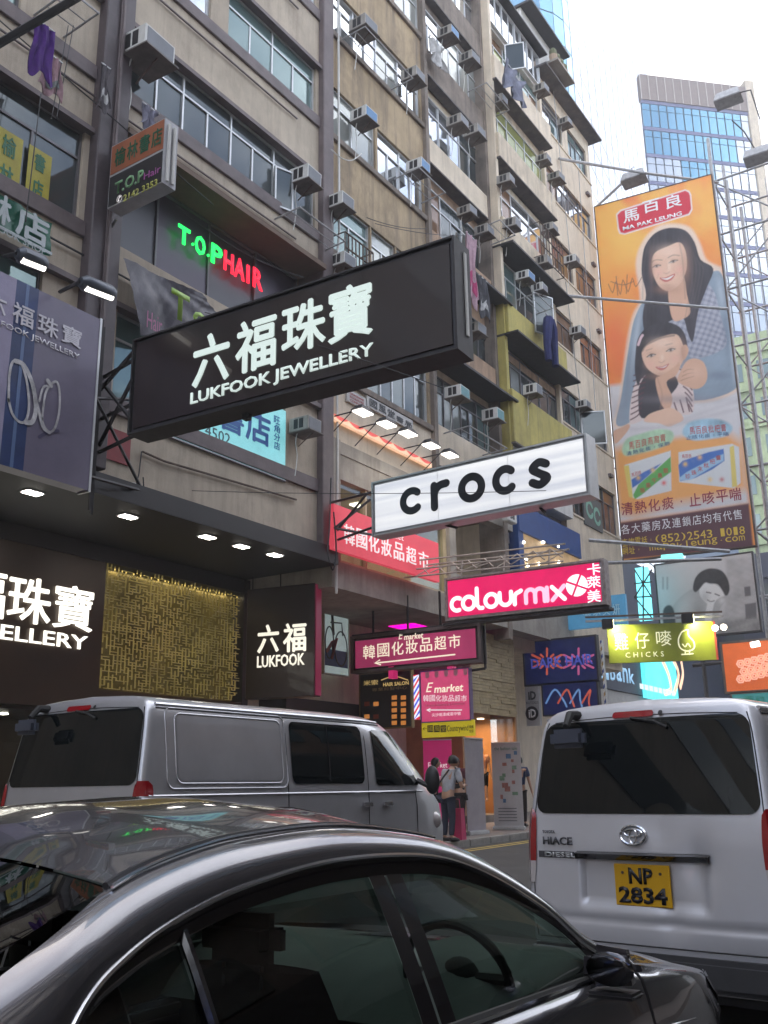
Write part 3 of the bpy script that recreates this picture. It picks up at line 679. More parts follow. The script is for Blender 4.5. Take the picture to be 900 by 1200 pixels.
# 3 --- crimson lit sign
fr, wd, ht = signfr((523, 680), (524, 725), (705, 657), -11.3)
s3 = thing('hanging_sign', 'glowing crimson box sign reading colourmix below the white one', 'sign', fr=fr)
crim = em('crimson_lightbox', (0.95, 0.012, 0.15), 0.72, var=0.12, scale=1.5)
B(0, wd, 0, ht, -0.3, -0.01).build('box', steel, s3)
B(0.03, wd - 0.06, 0.03, ht - 0.03, -0.01, 0.0).build('face', crim, s3)
frame_bars(s3, wd, ht, 0.05, -0.32, 0.02, mat('worn_sign_frame', (0.40, 0.35, 0.34), 0.7, metal=0.2, var=0.4, scale=9))
wl = em('white_lit_letters', (1.0, 0.93, 0.97), 1.25)
pkl = em('pink_lit_letters', (1.0, 0.60, 0.78), 1.0)
a0, b0, a1, b1 = tb(fr, 529, 662, 684, 713)
def cm():
    H = b1 - b0; w_ = H * 0.085; y0 = b0 + w_ + 0.05 * H; xh = H * 0.52; x = a0
    U = (a1 - a0) / 9.6
    def S(p, m=wl, sm=0): stroke(s3, p, w_, m, 0.004 + 0.001 * (len(s3.children) % 5), 'letter', 0.006, sm)
    r_ = xh / 2
    S(arc(x + r_, y0 + r_, r_, 60, 290, 16)); x += U * 1.02
    S(arc(x + r_, y0 + r_, r_, 0, 360, 26)); x += U * 1.25
    S([(x, y0 + H * 0.82), (x, y0 + r_ * 0.5), (x + r_ * 0.4, y0), (x + U * 0.45, y0)]); x += U * 0.72
    S(arc(x + r_, y0 + r_, r_, 0, 360, 26)); x += U * 1.25
    S([(x, y0 + xh)] + arc(x + r_ * 0.95, y0 + r_, r_ * 0.95, 180, 360, 14) + [(x + r_ * 1.9, y0 + xh)]); x += U * 1.25
    S([(x, y0), (x, y0 + r_)] + arc(x + r_ * 0.8, y0 + r_, r_ * 0.8, 180, 95, 8) + [(x + r_ * 1.1, y0 + xh)]); x += U * 0.95
    S([(x, y0), (x, y0 + r_)] + arc(x + r_ * 0.75, y0 + xh - r_ * .75, r_ * 0.75, 180, 0, 12) + [(x + r_ * 1.5, y0)], pkl)
    S([(x + r_ * 1.5, y0 + xh * .55)] + arc(x + r_ * 2.25, y0 + xh - r_ * .75, r_ * 0.75, 180, 0, 12) + [(x + r_ * 3.0, y0)], pkl); x += U * 1.75
    S([(x, y0), (x, y0 + xh)], pkl); x += U * 0.42
    S([(x, y0), (x + xh * .95, y0 + xh)], pkl); S([(x, y0 + xh), (x + xh * .95, y0)], wl)
cm()
cx, cy = fr.L(676, 686); r_ = abs(fr.L(676, 673)[1] - cy)
stroke(s3, arc(cx, cy, r_ * 0.5, 0, 360, 24), r_ * 0.5, wl, 0.004, 'emblem')
for k in range(4):
    t = math.radians(45 + 90 * k + 20); S_ = [(cx, cy), (cx + r_ * 1.0 * math.cos(t), cy + r_ * 1.0 * math.sin(t))]
    stroke(s3, S_, r_ * 0.09, crim, 0.016, 'emblem', 0.004)
for ch, yt, yb in (('卡', 660, 674), ('萊', 675, 689), ('美', 691, 706)): tt(ch, fr, s3, 688, 704, yt, yb, wl, bold=0.02, off=0.004, ext=0.006, name='letter')
tr_ = MB()
z_ = ht + 0.2
for k in range(9):
    x = -0.9 + k * 0.42; tr_.tube([(x, z_ + 0.06 * math.sin(k * 2.1), -0.1), (x + 0.42, z_ + 0.3 + 0.05 * math.cos(k), -0.5)], 0.015, 4); tr_.tube([(x, z_ + 0.33, -0.5), (x + 0.42, z_, -0.05)], 0.015, 4)
for (h_, c_) in ((0.06, -0.05), (0.25, -0.1), (0.42, -0.5), (0.5, -0.25)): tr_.tube([(-1.2, ht + h_ + 0.15, c_), (2.9, ht + h_ + 0.05, c_)], 0.022, 5)
for k in range(3): tr_.tube([(0.3 + k * 1.1, ht, -0.15), (0.3 + k * 1.1, ht + 0.5, -0.3)], 0.02, 5)
tr_.build('truss', mat('beige_truss', (0.42, 0.37, 0.33), 0.7, var=0.3), s3)
B(-0.1, wd + 0.1, -0.16, -0.1, -0.3, 0.05).build('lower_rail', dsteel, s3)
# 4 --- olive sign
fr, wd, ht = signfr((711, 733), (713, 777), (835, 728), -10.2)
s4 = thing('hanging_sign', 'olive green sign reading CHICKS with a chick outline, lit by two floodlights', 'sign', fr=fr)
B(0, wd, 0, ht, -0.12, 0.0).build('box', mat('olive_panel', (0.22, 0.26, 0.03), 0.5, var=0.15), s4)
B(wd, wd + 0.06, 0, ht, -0.16, 0.0).build('end_panel', mat('red_end', (0.35, 0.05, 0.05), 0.5), s4)
cream = mat('cream_letters', (0.85, 0.85, 0.62), 0.5, var=0.0, emit=(0.9, 0.9, 0.6), es=0.15)
for ch, x0, x1, yt, yb in (('雞', 720, 736, 742, 762), ('仔', 744, 761, 741, 760), ('嘜', 769, 787, 739, 757)): tt(ch, fr, s4, x0, x1, yt, yb, cream, off=0.004, name='letter')
tt('CHICKS', fr, s4, 733, 778, 764, 770, cream, space=1.6)
strokepx(fr, s4, [(800, 740), (806, 738), (807, 745), (813, 752), (813, 760), (805, 763), (797, 759), (795, 750), (798, 742), (800, 740)], 1.6, cream, smooth=5)
strokepx(fr, s4, [(800, 755), (803, 758), (806, 754), (809, 758)], 1.4, cream, smooth=4); strokepx(fr, s4, [(799, 767), (812, 766)], 1.6, cream)
strokepx(fr, s4, [(803, 762), (803, 767)], 1.3, cream); strokepx(fr, s4, [(808, 762), (808, 767)], 1.3, cream)
B(-0.6, wd + 0.3, ht + 0.1, ht + 0.16, 0.05, 0.11).build('rail', steel, s4); B(-0.6, wd + 0.3, ht + 0.25, ht + 0.30, -0.1, -0.04).build('rail', rust, s4)
warm = em('flood_lit', (1.0, 0.93, 0.55), 25)
for i, (px, py) in enumerate(((711, 733), (803, 727))):
    a, b_ = fr.L(px, py)
    lt = thing('floodlight', ('black floodlight at the left end of the olive sign', 'black floodlight over the chick on the olive sign')[i], 'floodlight', fr=fr.at(a, b_ - 0.05, 0.45))
    B(-0.16, 0.16, -0.12, 0.16, -0.1, 0.12).build('housing', black, lt, bevel=0.02)
    B(0.16, 0.165, -0.1, 0.13, -0.08, 0.1).build('lit_glass', warm, lt)
    MB().tube([(0, 0, -0.1), (0, 0.1, -0.42)], 0.02).build('arm', dsteel, lt)
    l = bpy.data.lights.new('flood_lamp', 'SPOT'); l.energy = 60; l.color = (1, 0.95, 0.45); l.spot_size = 2.0; l.spot_blend = 0.8; l.shadow_soft_size = 0.08
    o = bpy.data.objects.new('flood_lamp', l); COL.objects.link(o); p_ = fr.W(a + 0.22, b_ - 0.02, 0.4); o.location = p_
    tgt = fr.W(a + 0.4, b_ - 0.35, 0.0); o.rotation_euler = (p_ - tgt).to_track_quat('Z', 'Y').to_euler()
for i, (px, py) in enumerate(((838, 736), (848, 735))):
    a, b_ = fr.L(px, py, 0.3)
    lt = thing('spot_lamp', ('small lit spot lamp beside the right end of the olive sign', 'brightest lit spot lamp, outermost right of the olive sign')[i], 'lamp', fr=fr.at(a, b_, 0.3))
    MB().ell((0, 0, 0), 0.09, 0.09, 0.09).build('bulb', em('spot_lit', (1, 0.88, 0.7), 14), lt, smooth=True)
    MB().tube([(0, 0.02, -0.05), (0, 0.05, -0.4)], [0.09, 0.05], 8).build('can', dsteel, lt); MB().tube([(0, 0.02, -0.3), (-0.5 - i * .3, 0.02, -0.38)], 0.02).build('arm', dsteel, lt)
# 5 --- long pink market sign under the slab
fr, wd, ht = signfr((414, 749), (414, 786), (560, 733), -14.0)
f5 = fr
s5 = thing('hanging_sign', 'long magenta sign in a grey frame with white characters and a left arrow', 'sign', fr=fr)
mag = em('magenta_lightbox', (0.50, 0.05, 0.16), 0.55, var=0.3, scale=0.6)
B(0, wd, 0, ht, -0.25, -0.02).build('box', dsteel, s5)
B(0.06, wd - 0.08, 0.05, ht - 0.06, -0.02, 0.0).build('face', mag, s5)
frame_bars(s5, wd, ht, 0.07, -0.26, 0.03, mat('grey_frame', (0.16, 0.13, 0.13), 0.6, var=0.3))
cl = em('cream_lit_letters', (0.95, 0.85, 0.66), 0.85)
def market(fr, s, x0, x1, yt, yb, off=0.004, m=cl):
    tt('E', fr, s, x0, x0 + (x1 - x0) * 0.2, yt - 1, yb, m, shear=0.3, off=off); tt('market', fr, s, x0 + (x1 - x0) * 0.22, x1, yt + 1, yb, m, bold=0.02, shear=0.15, off=off)
market(fr, s5, 467, 496, 741, 749)
for i, ch in enumerate('韓國化妝品超市'):
    x0 = 425.5 + i * 16.7; d = -2.1 * i; tt(ch, fr, s5, x0, x0 + 14, 756 + d, 772 + d, cl, bold=0.012, name='letter')
strokepx(fr, s5, [(441, 777), (533, 767)], 1.6, cl); strokepx(fr, s5, [(445, 773.5), (439, 777), (446, 779)], 1.5, cl)
hang(s5, [((k, ht, -0.15), (k, ht + 0.95, -0.15)) for k in (0.5, 1.5, 2.4)] + [((-0.1, ht + 0.1, -0.1), (wd + 0.2, ht + 0.1, -0.1)), ((1.8, -0.3, -0.1), (wd + 0.1, -0.2, -0.1)), ((wd + 0.1, -0.2, -0.1), (wd + 0.1, ht, -0.1))], 0.03)
mg = mat('magenta_clamp', (0.6, 0.05, 0.2), 0.4, emit=(0.6, 0.02, 0.15), es=0.2)
for px in (458, 527):
    a, b_ = fr.L(px, 785); B(a - 0.07, a + 0.07, b_ - 0.2, b_ + 0.08, -0.2, 0.0).build('hanger', mg, s5)
# 6 --- small square market sign
def panel(label, x0, y0, x1, y1, m, depth=0.1, base=None, off=0.0, cat='sign', name='hanging_sign', fm=None, t=0.03):
    fr_ = base.at(0, 0, off); a0_, b1_ = fr_.L(x0, y0); a1_, b0_ = fr_.L(x1, y1)
    g = fr_.at(a0_, b0_); s = thing(name, label, cat, fr=g); w_, h_ = a1_ - a0_, b1_ - b0_
    B(0, w_, 0, h_, -depth, 0.0).build('panel', m, s)
    if fm: frame_bars(s, w_, h_, t, -depth - 0.01, 0.015, fm)
    return g, s, w_, h_
pinkp = mat('pink_panel', (0.42, 0.045, 0.12), 0.45, var=0.15, emit=(0.42, 0.045, 0.12), es=0.35)
whp = mat('white_print', (0.8, 0.78, 0.78), 0.5, var=0.0, emit=(0.8, 0.75, 0.75), es=0.2); rosep = mat('rose_print', (0.60, 0.24, 0.32), 0.5, var=0)
g, s, w_, h_ = panel('square pink market sign with scalloped top hanging above the small yellow sign', 493, 788, 551, 843, pinkp, 0.12, f5, 0.1, fm=mat('violet_frame', (0.12, 0.07, 0.22), 0.4), t=0.025)
for k in range(5):
    c_ = w_ * (0.14 + k * 0.2); poly_ = [(c_ - 0.05, h_ - 0.005), (c_ + 0.05, h_ - 0.005), (c_ + 0.05, h_ - 0.1)] + [tuple(p) for p in arc(c_, h_ - 0.1, 0.05, 0, -180, 6)[1:]]
    MB().prism(poly_, 0.003, 0.006).build('scallop', rosep, s)
market(g, s, 499, 543, 801, 811)
for i, ch in enumerate('韓國化妝品超市'): tt(ch, g, s, 496 + i * 7.4, 502.5 + i * 7.4, 814.5, 822, whp, name='letter')
tt('Korean Skincare & Cosmetics', g, s, 499, 545, 823.5, 827, rosep); strokepx(g, s, [(501, 832), (541, 832)], 1.3, whp); strokepx(g, s, [(504, 830.5), (500, 832), (504, 834)], 1.2, whp); tt('尖沙咀漆咸道中號', g, s, 506, 540, 835, 839, whp)
g, s, w_, h_ = panel('small yellow sign with black characters and Countrywind, under the square pink sign', 494, 846.5, 556, 862, mat('yellow_panel', (0.62, 0.50, 0.02), 0.5, emit=(0.6, 0.48, 0.02), es=0.12), 0.06, f5, 0.1)
for i, ch in enumerate('國風堂'):
    tt('■', g, s, 501 + i * 7.7, 507.5 + i * 7.7, 850, 858, blk, name='lettering'); 
for i, ch in enumerate('國風堂'): tt(ch, g, s, 501.6 + i * 7.7, 507 + i * 7.7, 851, 857, mat('yellow_print', (0.7, 0.55, 0.05), 0.5, var=0), off=0.009, name='letter')
tt('Countrywind', g, s, 524, 549, 849.5, 859, blk, shear=0.1); tt('←', g, s, 495.5, 500, 852, 856, blk); tt('國風', g, s, 550, 555, 850, 853.5, blk); tt('堂店', g, s, 550, 555, 855, 858.5, blk)
# 7 --- price board and barber pole
g, s, w_, h_ = panel('black price board headed HAIR SALON with rows of orange squares', 422, 791, 482, 851, black, 0.1, f5, -0.35, fm=mat('dark_gold', (0.25, 0.18, 0.08), 0.5, metal=0.5))
gol = em('gold_print', (0.85, 0.60, 0.22), 0.5); org = em('orange_squares', (0.75, 0.28, 0.06), 0.5)
tt('米索', g, s, 426, 443, 797, 803, gol); tt('HAIR SALON', g, s, 449, 479, 799, 803.5, gol, bold=0.02); tt('專業剪髮中心', g, s, 436, 477, 805, 809, mat('dim_gold', (0.3, 0.22, 0.1), 0.5))
strokepx(g, s, [(447, 797), (462, 792.5), (478, 797)], 1.2, gol, smooth=5)
for r_i in range(5):
    for c_i in range(5):
        if c_i >= 3 or (r_i in (1, 3) and c_i < 2): 
            x = 427 + c_i * 10.7; y = 815 + r_i * 7.4; tt('■', g, s, x, x + 6, y, y + 5, org if c_i >= 3 or random.random() < .5 else mat('red_dim', (0.3, 0.05, 0.02), 0.5), name='price_square')
def stripes(s, w_, h_, cols, slope=1.0, sh_=0.12, off=0.002):
    k = 0; y = -w_ * slope
    while y < h_:
        y0 = [y, y + sh_, y + sh_ + w_ * slope, y + w_ * slope]
        p = [(0, y0[0]), (0, y0[1]), (w_, y0[2]), (w_, y0[3])]; p = [(a_, max(0, min(h_, b_))) for a_, b_ in p]
        q = [p[0]]
        for e in p[1:]:
            if (Vector(e) - Vector(q[-1])).length > 1e-4: q.append(e)
        if len(q) >= 3: MB().prism(q, off, off + 0.003).build('stripe', cols[k % len(cols)], s)
        k += 1; y += sh_
brd = em('barber_red', (0.8, 0.02, 0.05), 0.9); bbl = em('barber_blue', (0.03, 0.08, 0.75), 1.0); bwh = em('barber_white', (0.85, 0.85, 1), 1.1)
g, s, w_, h_ = panel('lit barber pole with red, white and blue stripes beside the price board', 484.5, 791, 492, 843, white, 0.08, f5, 0.0, cat='barber pole', name='barber_pole')
stripes(s, w_, h_, [brd, bwh, bbl, bwh], -1.6, 0.1) if False else stripes(s, w_, h_, [brd, bwh, bbl, bwh], 1.4, 0.075)
# 8 --- red facade banner of the market
fr = FF(-12.15)
a0, b0 = fr.L(391, 643); a1 = fr.L(514, 650)[0]; b1 = fr.L(391, 590)[1]
g = fr.at(a0, b0)
s = thing('wall_sign', 'red market banner with white characters along the slab, partly behind the white lit sign', 'sign', fr=g)
B(0, a1 - a0, 0, b1 - b0, -0.12, 0).build('panel', mat('coral_panel', (0.52, 0.05, 0.07), 0.5, var=0.1, emit=(0.6, 0.05, 0.08), es=0.25), s)
for i, ch in enumerate('韓國化妝品超市'):
    t = i / 6.0; xc_ = 409 + (496 - 409) * t; yc_ = 627 + (656 - 627) * t; hh_ = 11.5 - 2.2 * t; ww_ = 6.2 - 0.6 * t
    tt(ch, g, s, xc_ - ww_, xc_ + ww_, yc_ - hh_, yc_ + hh_, whp, name='letter', off=0.01, ext=0.02)
for i, ch in enumerate('market'): tt(ch, g, s, 452 + i * 3.6, 455 + i * 3.6, 622.5 + i * 1.1, 628 + i * 1.1, whp, name='letter')
hang(s, [((0.0, 0.45, 0.02), (0.9, 1.25, 0.35)), ((0, 0.45, 0.03), (1.4, 0.5, 0.35))], 0.03)
# 9 --- vertical jewellery lightbox under the canopy
fr, wd, ht = signfr((290, 691), (290, 820), (369, 683), -14.55)
s9 = thing('hanging_sign', 'upright black box sign reading LUKFOOK hung from the canopy corner', 'sign', fr=fr)
B(0, wd, 0, ht, -0.3, 0).build('box', dkb, s9, bevel=0.012, seg=1)
B(wd, wd + 0.02, 0.02, ht - 0.02, -0.29, -0.03).build('side_panel', mat('maroon_side', (0.10, 0.01, 0.03), 0.35, emit=(0.4, 0.01, 0.08), es=0.08), s9)
crl = em('cream_letters_lit', (1, 0.95, 0.80), 0.95)
for ch, x0, x1, yt, yb in (('六', 302, 327, 732, 765), ('福', 332, 359, 730, 764)): tt(ch, fr, s9, x0, x1, yt, yb, crl, bold=0.03, off=0.004, ext=0.015, name='letter')
tt('LUKFOOK', fr, s9, 301.5, 357, 767, 781, crl, bold=0.015, off=0.004, ext=0.015)
hang(s9, [((wd * 0.45, ht, -0.15), (wd * 0.45, ht + 0.8, -0.15)), ((wd * 0.97, ht, -0.15), (wd * 0.97, ht + 0.8, -0.15)), ((0.05, ht, -0.15), (0.05, ht + 0.8, -0.15))], 0.014)
# 10 --- ring poster billboard, left
fr = FF(-11.7)
a0, b0 = fr.L(108, 576); a1 = fr.L(110, 480)[0]; b1 = fr.L(115, 373)[1]; Wb = 4.2; Hb = b1 - b0
g = fr.at(a1 - Wb, b0)
s10 = thing('poster_billboard', 'large violet grey jewellery poster billboard showing two silver rings, at the left edge', 'billboard', fr=g)
B(0, Wb, 0, Hb, -0.25, 0).build('panel', mat('poster_violet', (0.17, 0.15, 0.22), 0.4, var=0.18, scale=1.2), s10)
B(Wb, Wb + 0.04, -0.02, Hb + 0.02, -0.26, 0.01).build('frame', alu, s10)
def strip(px0, px1, m, off):
    a = g.L(px0, 450)[0]; c = g.L(px1, 450)[0]; B(max(0, a), c, 0.0, Hb, off, off + 0.002).build('printed_stripe', m, s10)
strip(-60, 8, mat('poster_lilac', (0.30, 0.27, 0.40), 0.4), 0.002); strip(8, 36, mat('poster_blue', (0.02, 0.045, 0.16), 0.4, var=0.5, scale=1.0), 0.002); strip(20, 24, mat('poster_paleblue', (0.10, 0.16, 0.32), 0.4), 0.006)
lil = mat('poster_letter', (0.62, 0.60, 0.66), 0.4, var=0)
for ch, x0, x1, yt, yb in (('六', -14, 8, 342, 367), ('福', 14, 40, 357, 382), ('珠', 44, 69, 371, 394), ('寶', 72, 96, 383, 405)): tt(ch, g, s10, x0, x1, yt, yb, lil, bold=0.025, off=0.01, name='letter')
tt('LUKFOOK JEWELLERY', g, s10, -25, 95, 390, 399, lil, bold=0.01, off=0.01)
slv = mat('ring_silver', (0.55, 0.54, 0.56), 0.3, var=0.5, scale=5)
def ringp(pts, wpx, m=slv, off=0.012): strokepx(g, s10, pts, wpx, m, off, 'printed_ring', 4, 0.002)
ringp([(10, 470), (11, 440), (15, 424), (24, 425), (31, 445), (34, 475), (30, 493), (22, 494), (14, 484), (10, 468)], 3.2)
ringp([(18, 423), (28, 428), (38, 450), (42, 478), (38, 494), (30, 495)], 5.5, off=0.016)
ringp([(49, 492), (53, 462), (60, 450), (67, 448), (70, 462), (69, 485), (64, 502), (58, 506), (52, 500), (49, 490)], 2.8)
ringp([(36, 445), (44, 475), (50, 500), (58, 507)], 3.5, off=0.02); ringp([(56, 446), (60, 452)], 5, off=0.022); ringp([(46, 470), (50, 455), (55, 452)], 2.5, off=0.024)
ringp([(46, 512), (58, 506), (68, 505)], 4, mat('ring_shadow', (0.07, 0.06, 0.13), 0.5), 0.008)
hang(s10, [((Wb + .05, 0.3, -0.2), (Wb + 1.6, 0.5, -0.6)), ((Wb + .05, Hb * .62, -0.2), (Wb + 1.6, 0.55, -0.6)), ((Wb + .05, Hb * .55, -0.2), (Wb + 1.6, Hb * .75, -0.6)), ((Wb + .3, -0.2, -0.3), (Wb + .3, Hb + .2, -0.3)), ((Wb + .5, -0.2, -0.5), (Wb + .5, Hb + .2, -0.5))], 0.03)
def arm_lamp(label, base, head, tip, group=None):
    t = thing('poster_lamp', label, 'lamp', loc=base, group=group); b0_ = Vector(base); h = Vector(head) - b0_; e = Vector(tip) - b0_
    MB().tube([(0, 0, 0), h], 0.03).build('arm', dsteel, t)
    d = (e - h); MB().tube([h, h + d * 0.15, h + d * 0.85, e], [0.07, 0.13, 0.13, 0.09], 10).build('hood', mat('lamp_hood', (0.08, 0.09, 0.11), 0.4, metal=0.4), t, smooth=True)
    MB().tube([h + d * 0.12 + Vector((0.05, 0, -0.10)), e - d * 0.1 + Vector((0.05, 0, -0.10))], 0.045, 8).build('lit_tube', em('tube_lit', (0.95, 0.9, 0.82), 3.5), t)
arm_lamp('grey tube lamp on an arm over the right corner of the ring poster', P(70, 342, x=-11.6), P(94, 330, x=-10.9), P(133, 345, x=-10.9), 'lamps over the ring poster')
arm_lamp('grey tube lamp over the ring poster, just under the green banner', P(5, 300, x=-11.6), P(20, 297, x=-10.9), P(53, 310, x=-10.9), 'lamps over the ring poster')
# 11 --- green and white banner
fr = FF(-12.1); g = fr.at(fr.L(61, 262)[0] - 3.0, fr.L(60, 302)[1])
s = thing('banner', 'green and white plastic banner hanging above the ring poster at the left edge', 'banner', fr=g)
Hb2 = g.L(61, 262)[1]; gg = mat('banner_green', (0.025, 0.14, 0.09), 0.35, var=0.3, scale=2); gw = mat('banner_white', (0.42, 0.47, 0.48), 0.35, var=0.2)
rows = [[(3.0 * i / 24, Hb2 * j / 6, 0.03 * math.sin(i * 0.8 + j) + 0.02 * math.sin(i * 2.1)) for i in range(25)] for j in range(7)]
MB().grid(rows).build('cloth', gg, s, smooth=True)
for i, (x0, x1, yt, yb) in enumerate(((-15, 14, 225, 262), (18, 58, 248, 284))):
    tt('林店'[i], g, s, x0, x1, yt, yb, gw, bold=0.05, off=0.07)
tt('BOOK SHOP', g, s, -10, 55, 276, 284, gw, off=0.07)
B(0, 3, 0.0, 0.05, 0.05, 0.07).build('hem', gw, s)
# yellow posters in the window
fr = FF(XF - 0.05); yp = mat('poster_yellow', (0.42, 0.36, 0.02), 0.5, var=0.2); gp = mat('poster_green', (0.02, 0.16, 0.07), 0.5)
for i, (x0, x1, yt, yb, chs) in enumerate(((-8, 25, 153, 225, '榆林'), (31, 59, 175, 238, '書店'))):
    a0, b0, a1, b1 = tb(fr, x0, x1, yt, yb); g = fr.at(a0, b0)
    s = thing('window_poster', ('yellow window poster with green characters at the far left edge', 'yellow window poster with green characters nearest the plum pillar')[i], 'poster', fr=g)
    B(0, a1 - a0, 0, b1 - b0, -0.004, 0.004).build('sheet', yp, s); h = (b1 - b0) / 2
    for k, ch in enumerate(chs): text(ch, s, 0.12, h * (1 - k) + 0.08, a1 - a0 - 0.12, h * (2 - k) - 0.08, gp, bold=0.03, off=0.006, name='letter')
# 12 --- hair salon side sign
fr, wd, ht = signfr((131, 172), (131, 248), (194, 138), -12.15)
s = thing('hanging_sign', 'small double sign, orange bookshop panel over a black T.O.P Hair panel', 'sign', fr=fr)
B(0, wd, 0, ht, -0.3, 0).build('box', mat('sign_white_side', (0.42, 0.42, 0.44), 0.5, var=0.2), s)
hm = fr.L(131, 205)[1]; B(0.02, wd - 0.02, hm, ht - 0.02, 0, 0.008).build('upper_panel', mat('orange_brown', (0.34, 0.11, 0.05), 0.5, var=0.2), s); B(0.02, wd - 0.02, 0.02, hm - 0.05, 0, 0.008).build('lower_panel', black, s)
for i, ch in enumerate('榆林書店'): tt(ch, fr, s, 135 + i * 14.3, 147 + i * 14.3, 173 - i * 7.4, 193 - i * 7.4, mat('green_letters', (0.015, 0.10, 0.05), 0.5, var=0), bold=0.02, off=0.012, name='letter')
tt('T.O.P', fr, s, 135, 168, 206, 220, mat('mint_print', (0.20, 0.40, 0.20), 0.5), bold=0.03, off=0.012); tt('Hair', fr, s, 169, 188, 198, 206, mat('purple_print', (0.40, 0.10, 0.35), 0.5), off=0.012)
tt('2142 3353', fr, s, 145, 184, 219, 227, mat('yellow_print2', (0.45, 0.45, 0.10), 0.5), bold=0.02, off=0.012); tt('✆', fr, s, 137, 143, 229, 237, whp, off=0.012)
for k in range(2): MB().tube([(wd + 0.03, 0.05, -0.08 - k * 0.12), (wd + 0.03, ht - 0.1, -0.08 - k * 0.12)], 0.03).build('tube_light', white, s)
hang(s, [((0, 0.6, -0.2), (-0.5, 0.6, -0.9)), ((0, -0.1, -0.2), (-0.9, -0.6, -0.4)), ((-0.9, -0.6, -0.4), (-0.9, 1.2, -0.4)), ((-0.9, 1.2, -0.4), (-1.2, 1.5, -0.6))], 0.025, alu_d)
# 13 --- neon
fr = FF(XF - 0.5)
s = thing('neon_sign', 'T.O.P HAIR neon letters, green then red, in the recessed salon window', 'neon sign', fr=fr)
ngr = em('neon_green', (0.02, 1.0, 0.12), 2.2); nrd = em('neon_red', (1.0, 0.02, 0.05), 1.9)
for ch, x0, x1, yt, yb, m_ in (('T', 208, 222, 266, 287, ngr), ('.', 224, 226.5, 285, 288, ngr), ('O', 228, 240, 277, 299, ngr), ('.', 242, 244.5, 298, 301, ngr), ('P', 247, 260, 288, 311, ngr),
        ('H', 262, 273, 296, 319, nrd), ('A', 274, 286, 303, 327, nrd), ('I', 288.5, 291.5, 311, 332, nrd), ('R', 296, 307, 316, 339, nrd)):
    tt(ch, fr, s, x0, x1, yt, yb, m_, bold=0.02, off=0.02, ext=0.03, name='letter')
# 14 --- torn banner
fr = FF(-12.2)
s = thing('torn_banner', 'crumpled dark plastic banner drooping under the hair salon window', 'banner', fr=fr)
c4 = [fr.L(*p) for p in ((144, 302), (166, 392), (262, 372), (236, 345))]; rows = []
for j in range(25):
    v = j / 24; rows.append([])
    for i in range(41):
        u = i / 40; a = Vector(c4[0]).lerp(Vector(c4[3]), u); b_ = Vector(c4[1]).lerp(Vector(c4[2]), u); p = a.lerp(b_, v)
        rows[-1].append((p.x, p.y - 0.25 * math.sin(math.pi * u) * v, 0.035 * math.sin(u * 9 + v * 3 + math.sin(v * 7 + u * 4)) + 0.018 * math.sin(u * 23 / (0.5 + v) + v * 6) * v + 0.008 * math.sin(u * 53 + v * 31)))
MB().grid(rows).build('cloth', mat('plastic_dark', (0.05, 0.042, 0.06), 0.42, var=0.35, bump=0.3, bscale=9), s, smooth=True, angle=80)
lime = mat('lime_print', (0.25, 0.42, 0.05), 0.4); tt('T', fr, s, 200, 222, 342, 376, lime, bold=0.03, off=0.2); tt('o', fr, s, 226, 243, 366, 384, lime, bold=0.03, off=0.2); tt('Hair', fr, s, 172, 190, 368, 388, mat('pink_print', (0.35, 0.10, 0.22), 0.5), off=0.2)
# 15 --- cyan bookstore window sign
fr = FF(XF + 0.03); a1, b0 = fr.L(334, 563); b1 = fr.L(333, 481)[1]; a0 = fr.L(196, 500)[0]
g = fr.at(a0, b0); s = thing('window_sign', 'pale cyan bookshop window sign with blue characters under the huge dark sign', 'sign', fr=g)
B(0, a1 - a0, 0, b1 - b0, -0.03, 0).build('panel', mat('cyan_panel', (0.16, 0.38, 0.40), 0.4, var=0.12, emit=(0.15, 0.42, 0.45), es=0.35), s)
bl = mat('blue_print', (0.02, 0.10, 0.35), 0.5, var=0)
for ch, x0, x1, yt, yb in (('書', 256, 286, 473, 507), ('店', 288, 317, 482, 520)): tt(ch, g, s, x0, x1, yt, yb, bl, bold=0.04, off=0.004, name='letter')
for i, ch in enumerate('旺角分店'): tt(ch, g, s, 321, 328, 488 + i * 10, 497 + i * 10, bl, bold=0.02, name='letter')
tt('4502', g, s, 240, 270, 503, 516, mat('grey_print', (0.05, 0.07, 0.09), 0.5)); tt('facebook.com/groups', g, s, 200, 270, 516, 524, bl, shear=0.2)
hang(s, [((-0.02, -0.02, 0), (a1 - a0, -0.02, 0))], 0.03, alu_d, 'frame')
# 16 --- white plates, lamps, lit awning, lit room on the ochre building
fr = FF(XF + 0.06)
def ffpanel(label, x0, yt, x1, yb, m, hgt=None, cat='sign', name='wall_sign', off=0.06, depth=0.05):
    """left-top and right-bottom corners on the facade"""
    f_ = FF(XF + off); a0_, b1_ = f_.L(x0, yt); a1_, b0_ = f_.L(x1, yb); g_ = f_.at(a0_, b0_)
    s_ = thing(name, label, cat, fr=g_); B(0, a1_ - a0_, 0, b1_ - b0_, -depth, 0).build('panel', m, s_); return g_, s_, a1_ - a0_, b1_ - b0_
plate = mat('white_plate', (0.50, 0.49, 0.48), 0.6, var=0.15)
g, s, w_, h_ = ffpanel('small white wall plate with red writing left of the black characters', 407, 455, 429, 481, plate)
for i, t_ in enumerate(('COUNTRYWIND', 'BOOKSTORE', 'COMPANY')): text(t_, s, 0.1, h_ * (0.62 - i * 0.27), w_ - 0.1, h_ * (0.8 - i * 0.27), mat('red_print', (0.4, 0.06, 0.06), 0.5))
g, s, w_, h_ = ffpanel('white wall sign with black bookshop characters above the five lamps', 430, 463, 484, 505, plate)
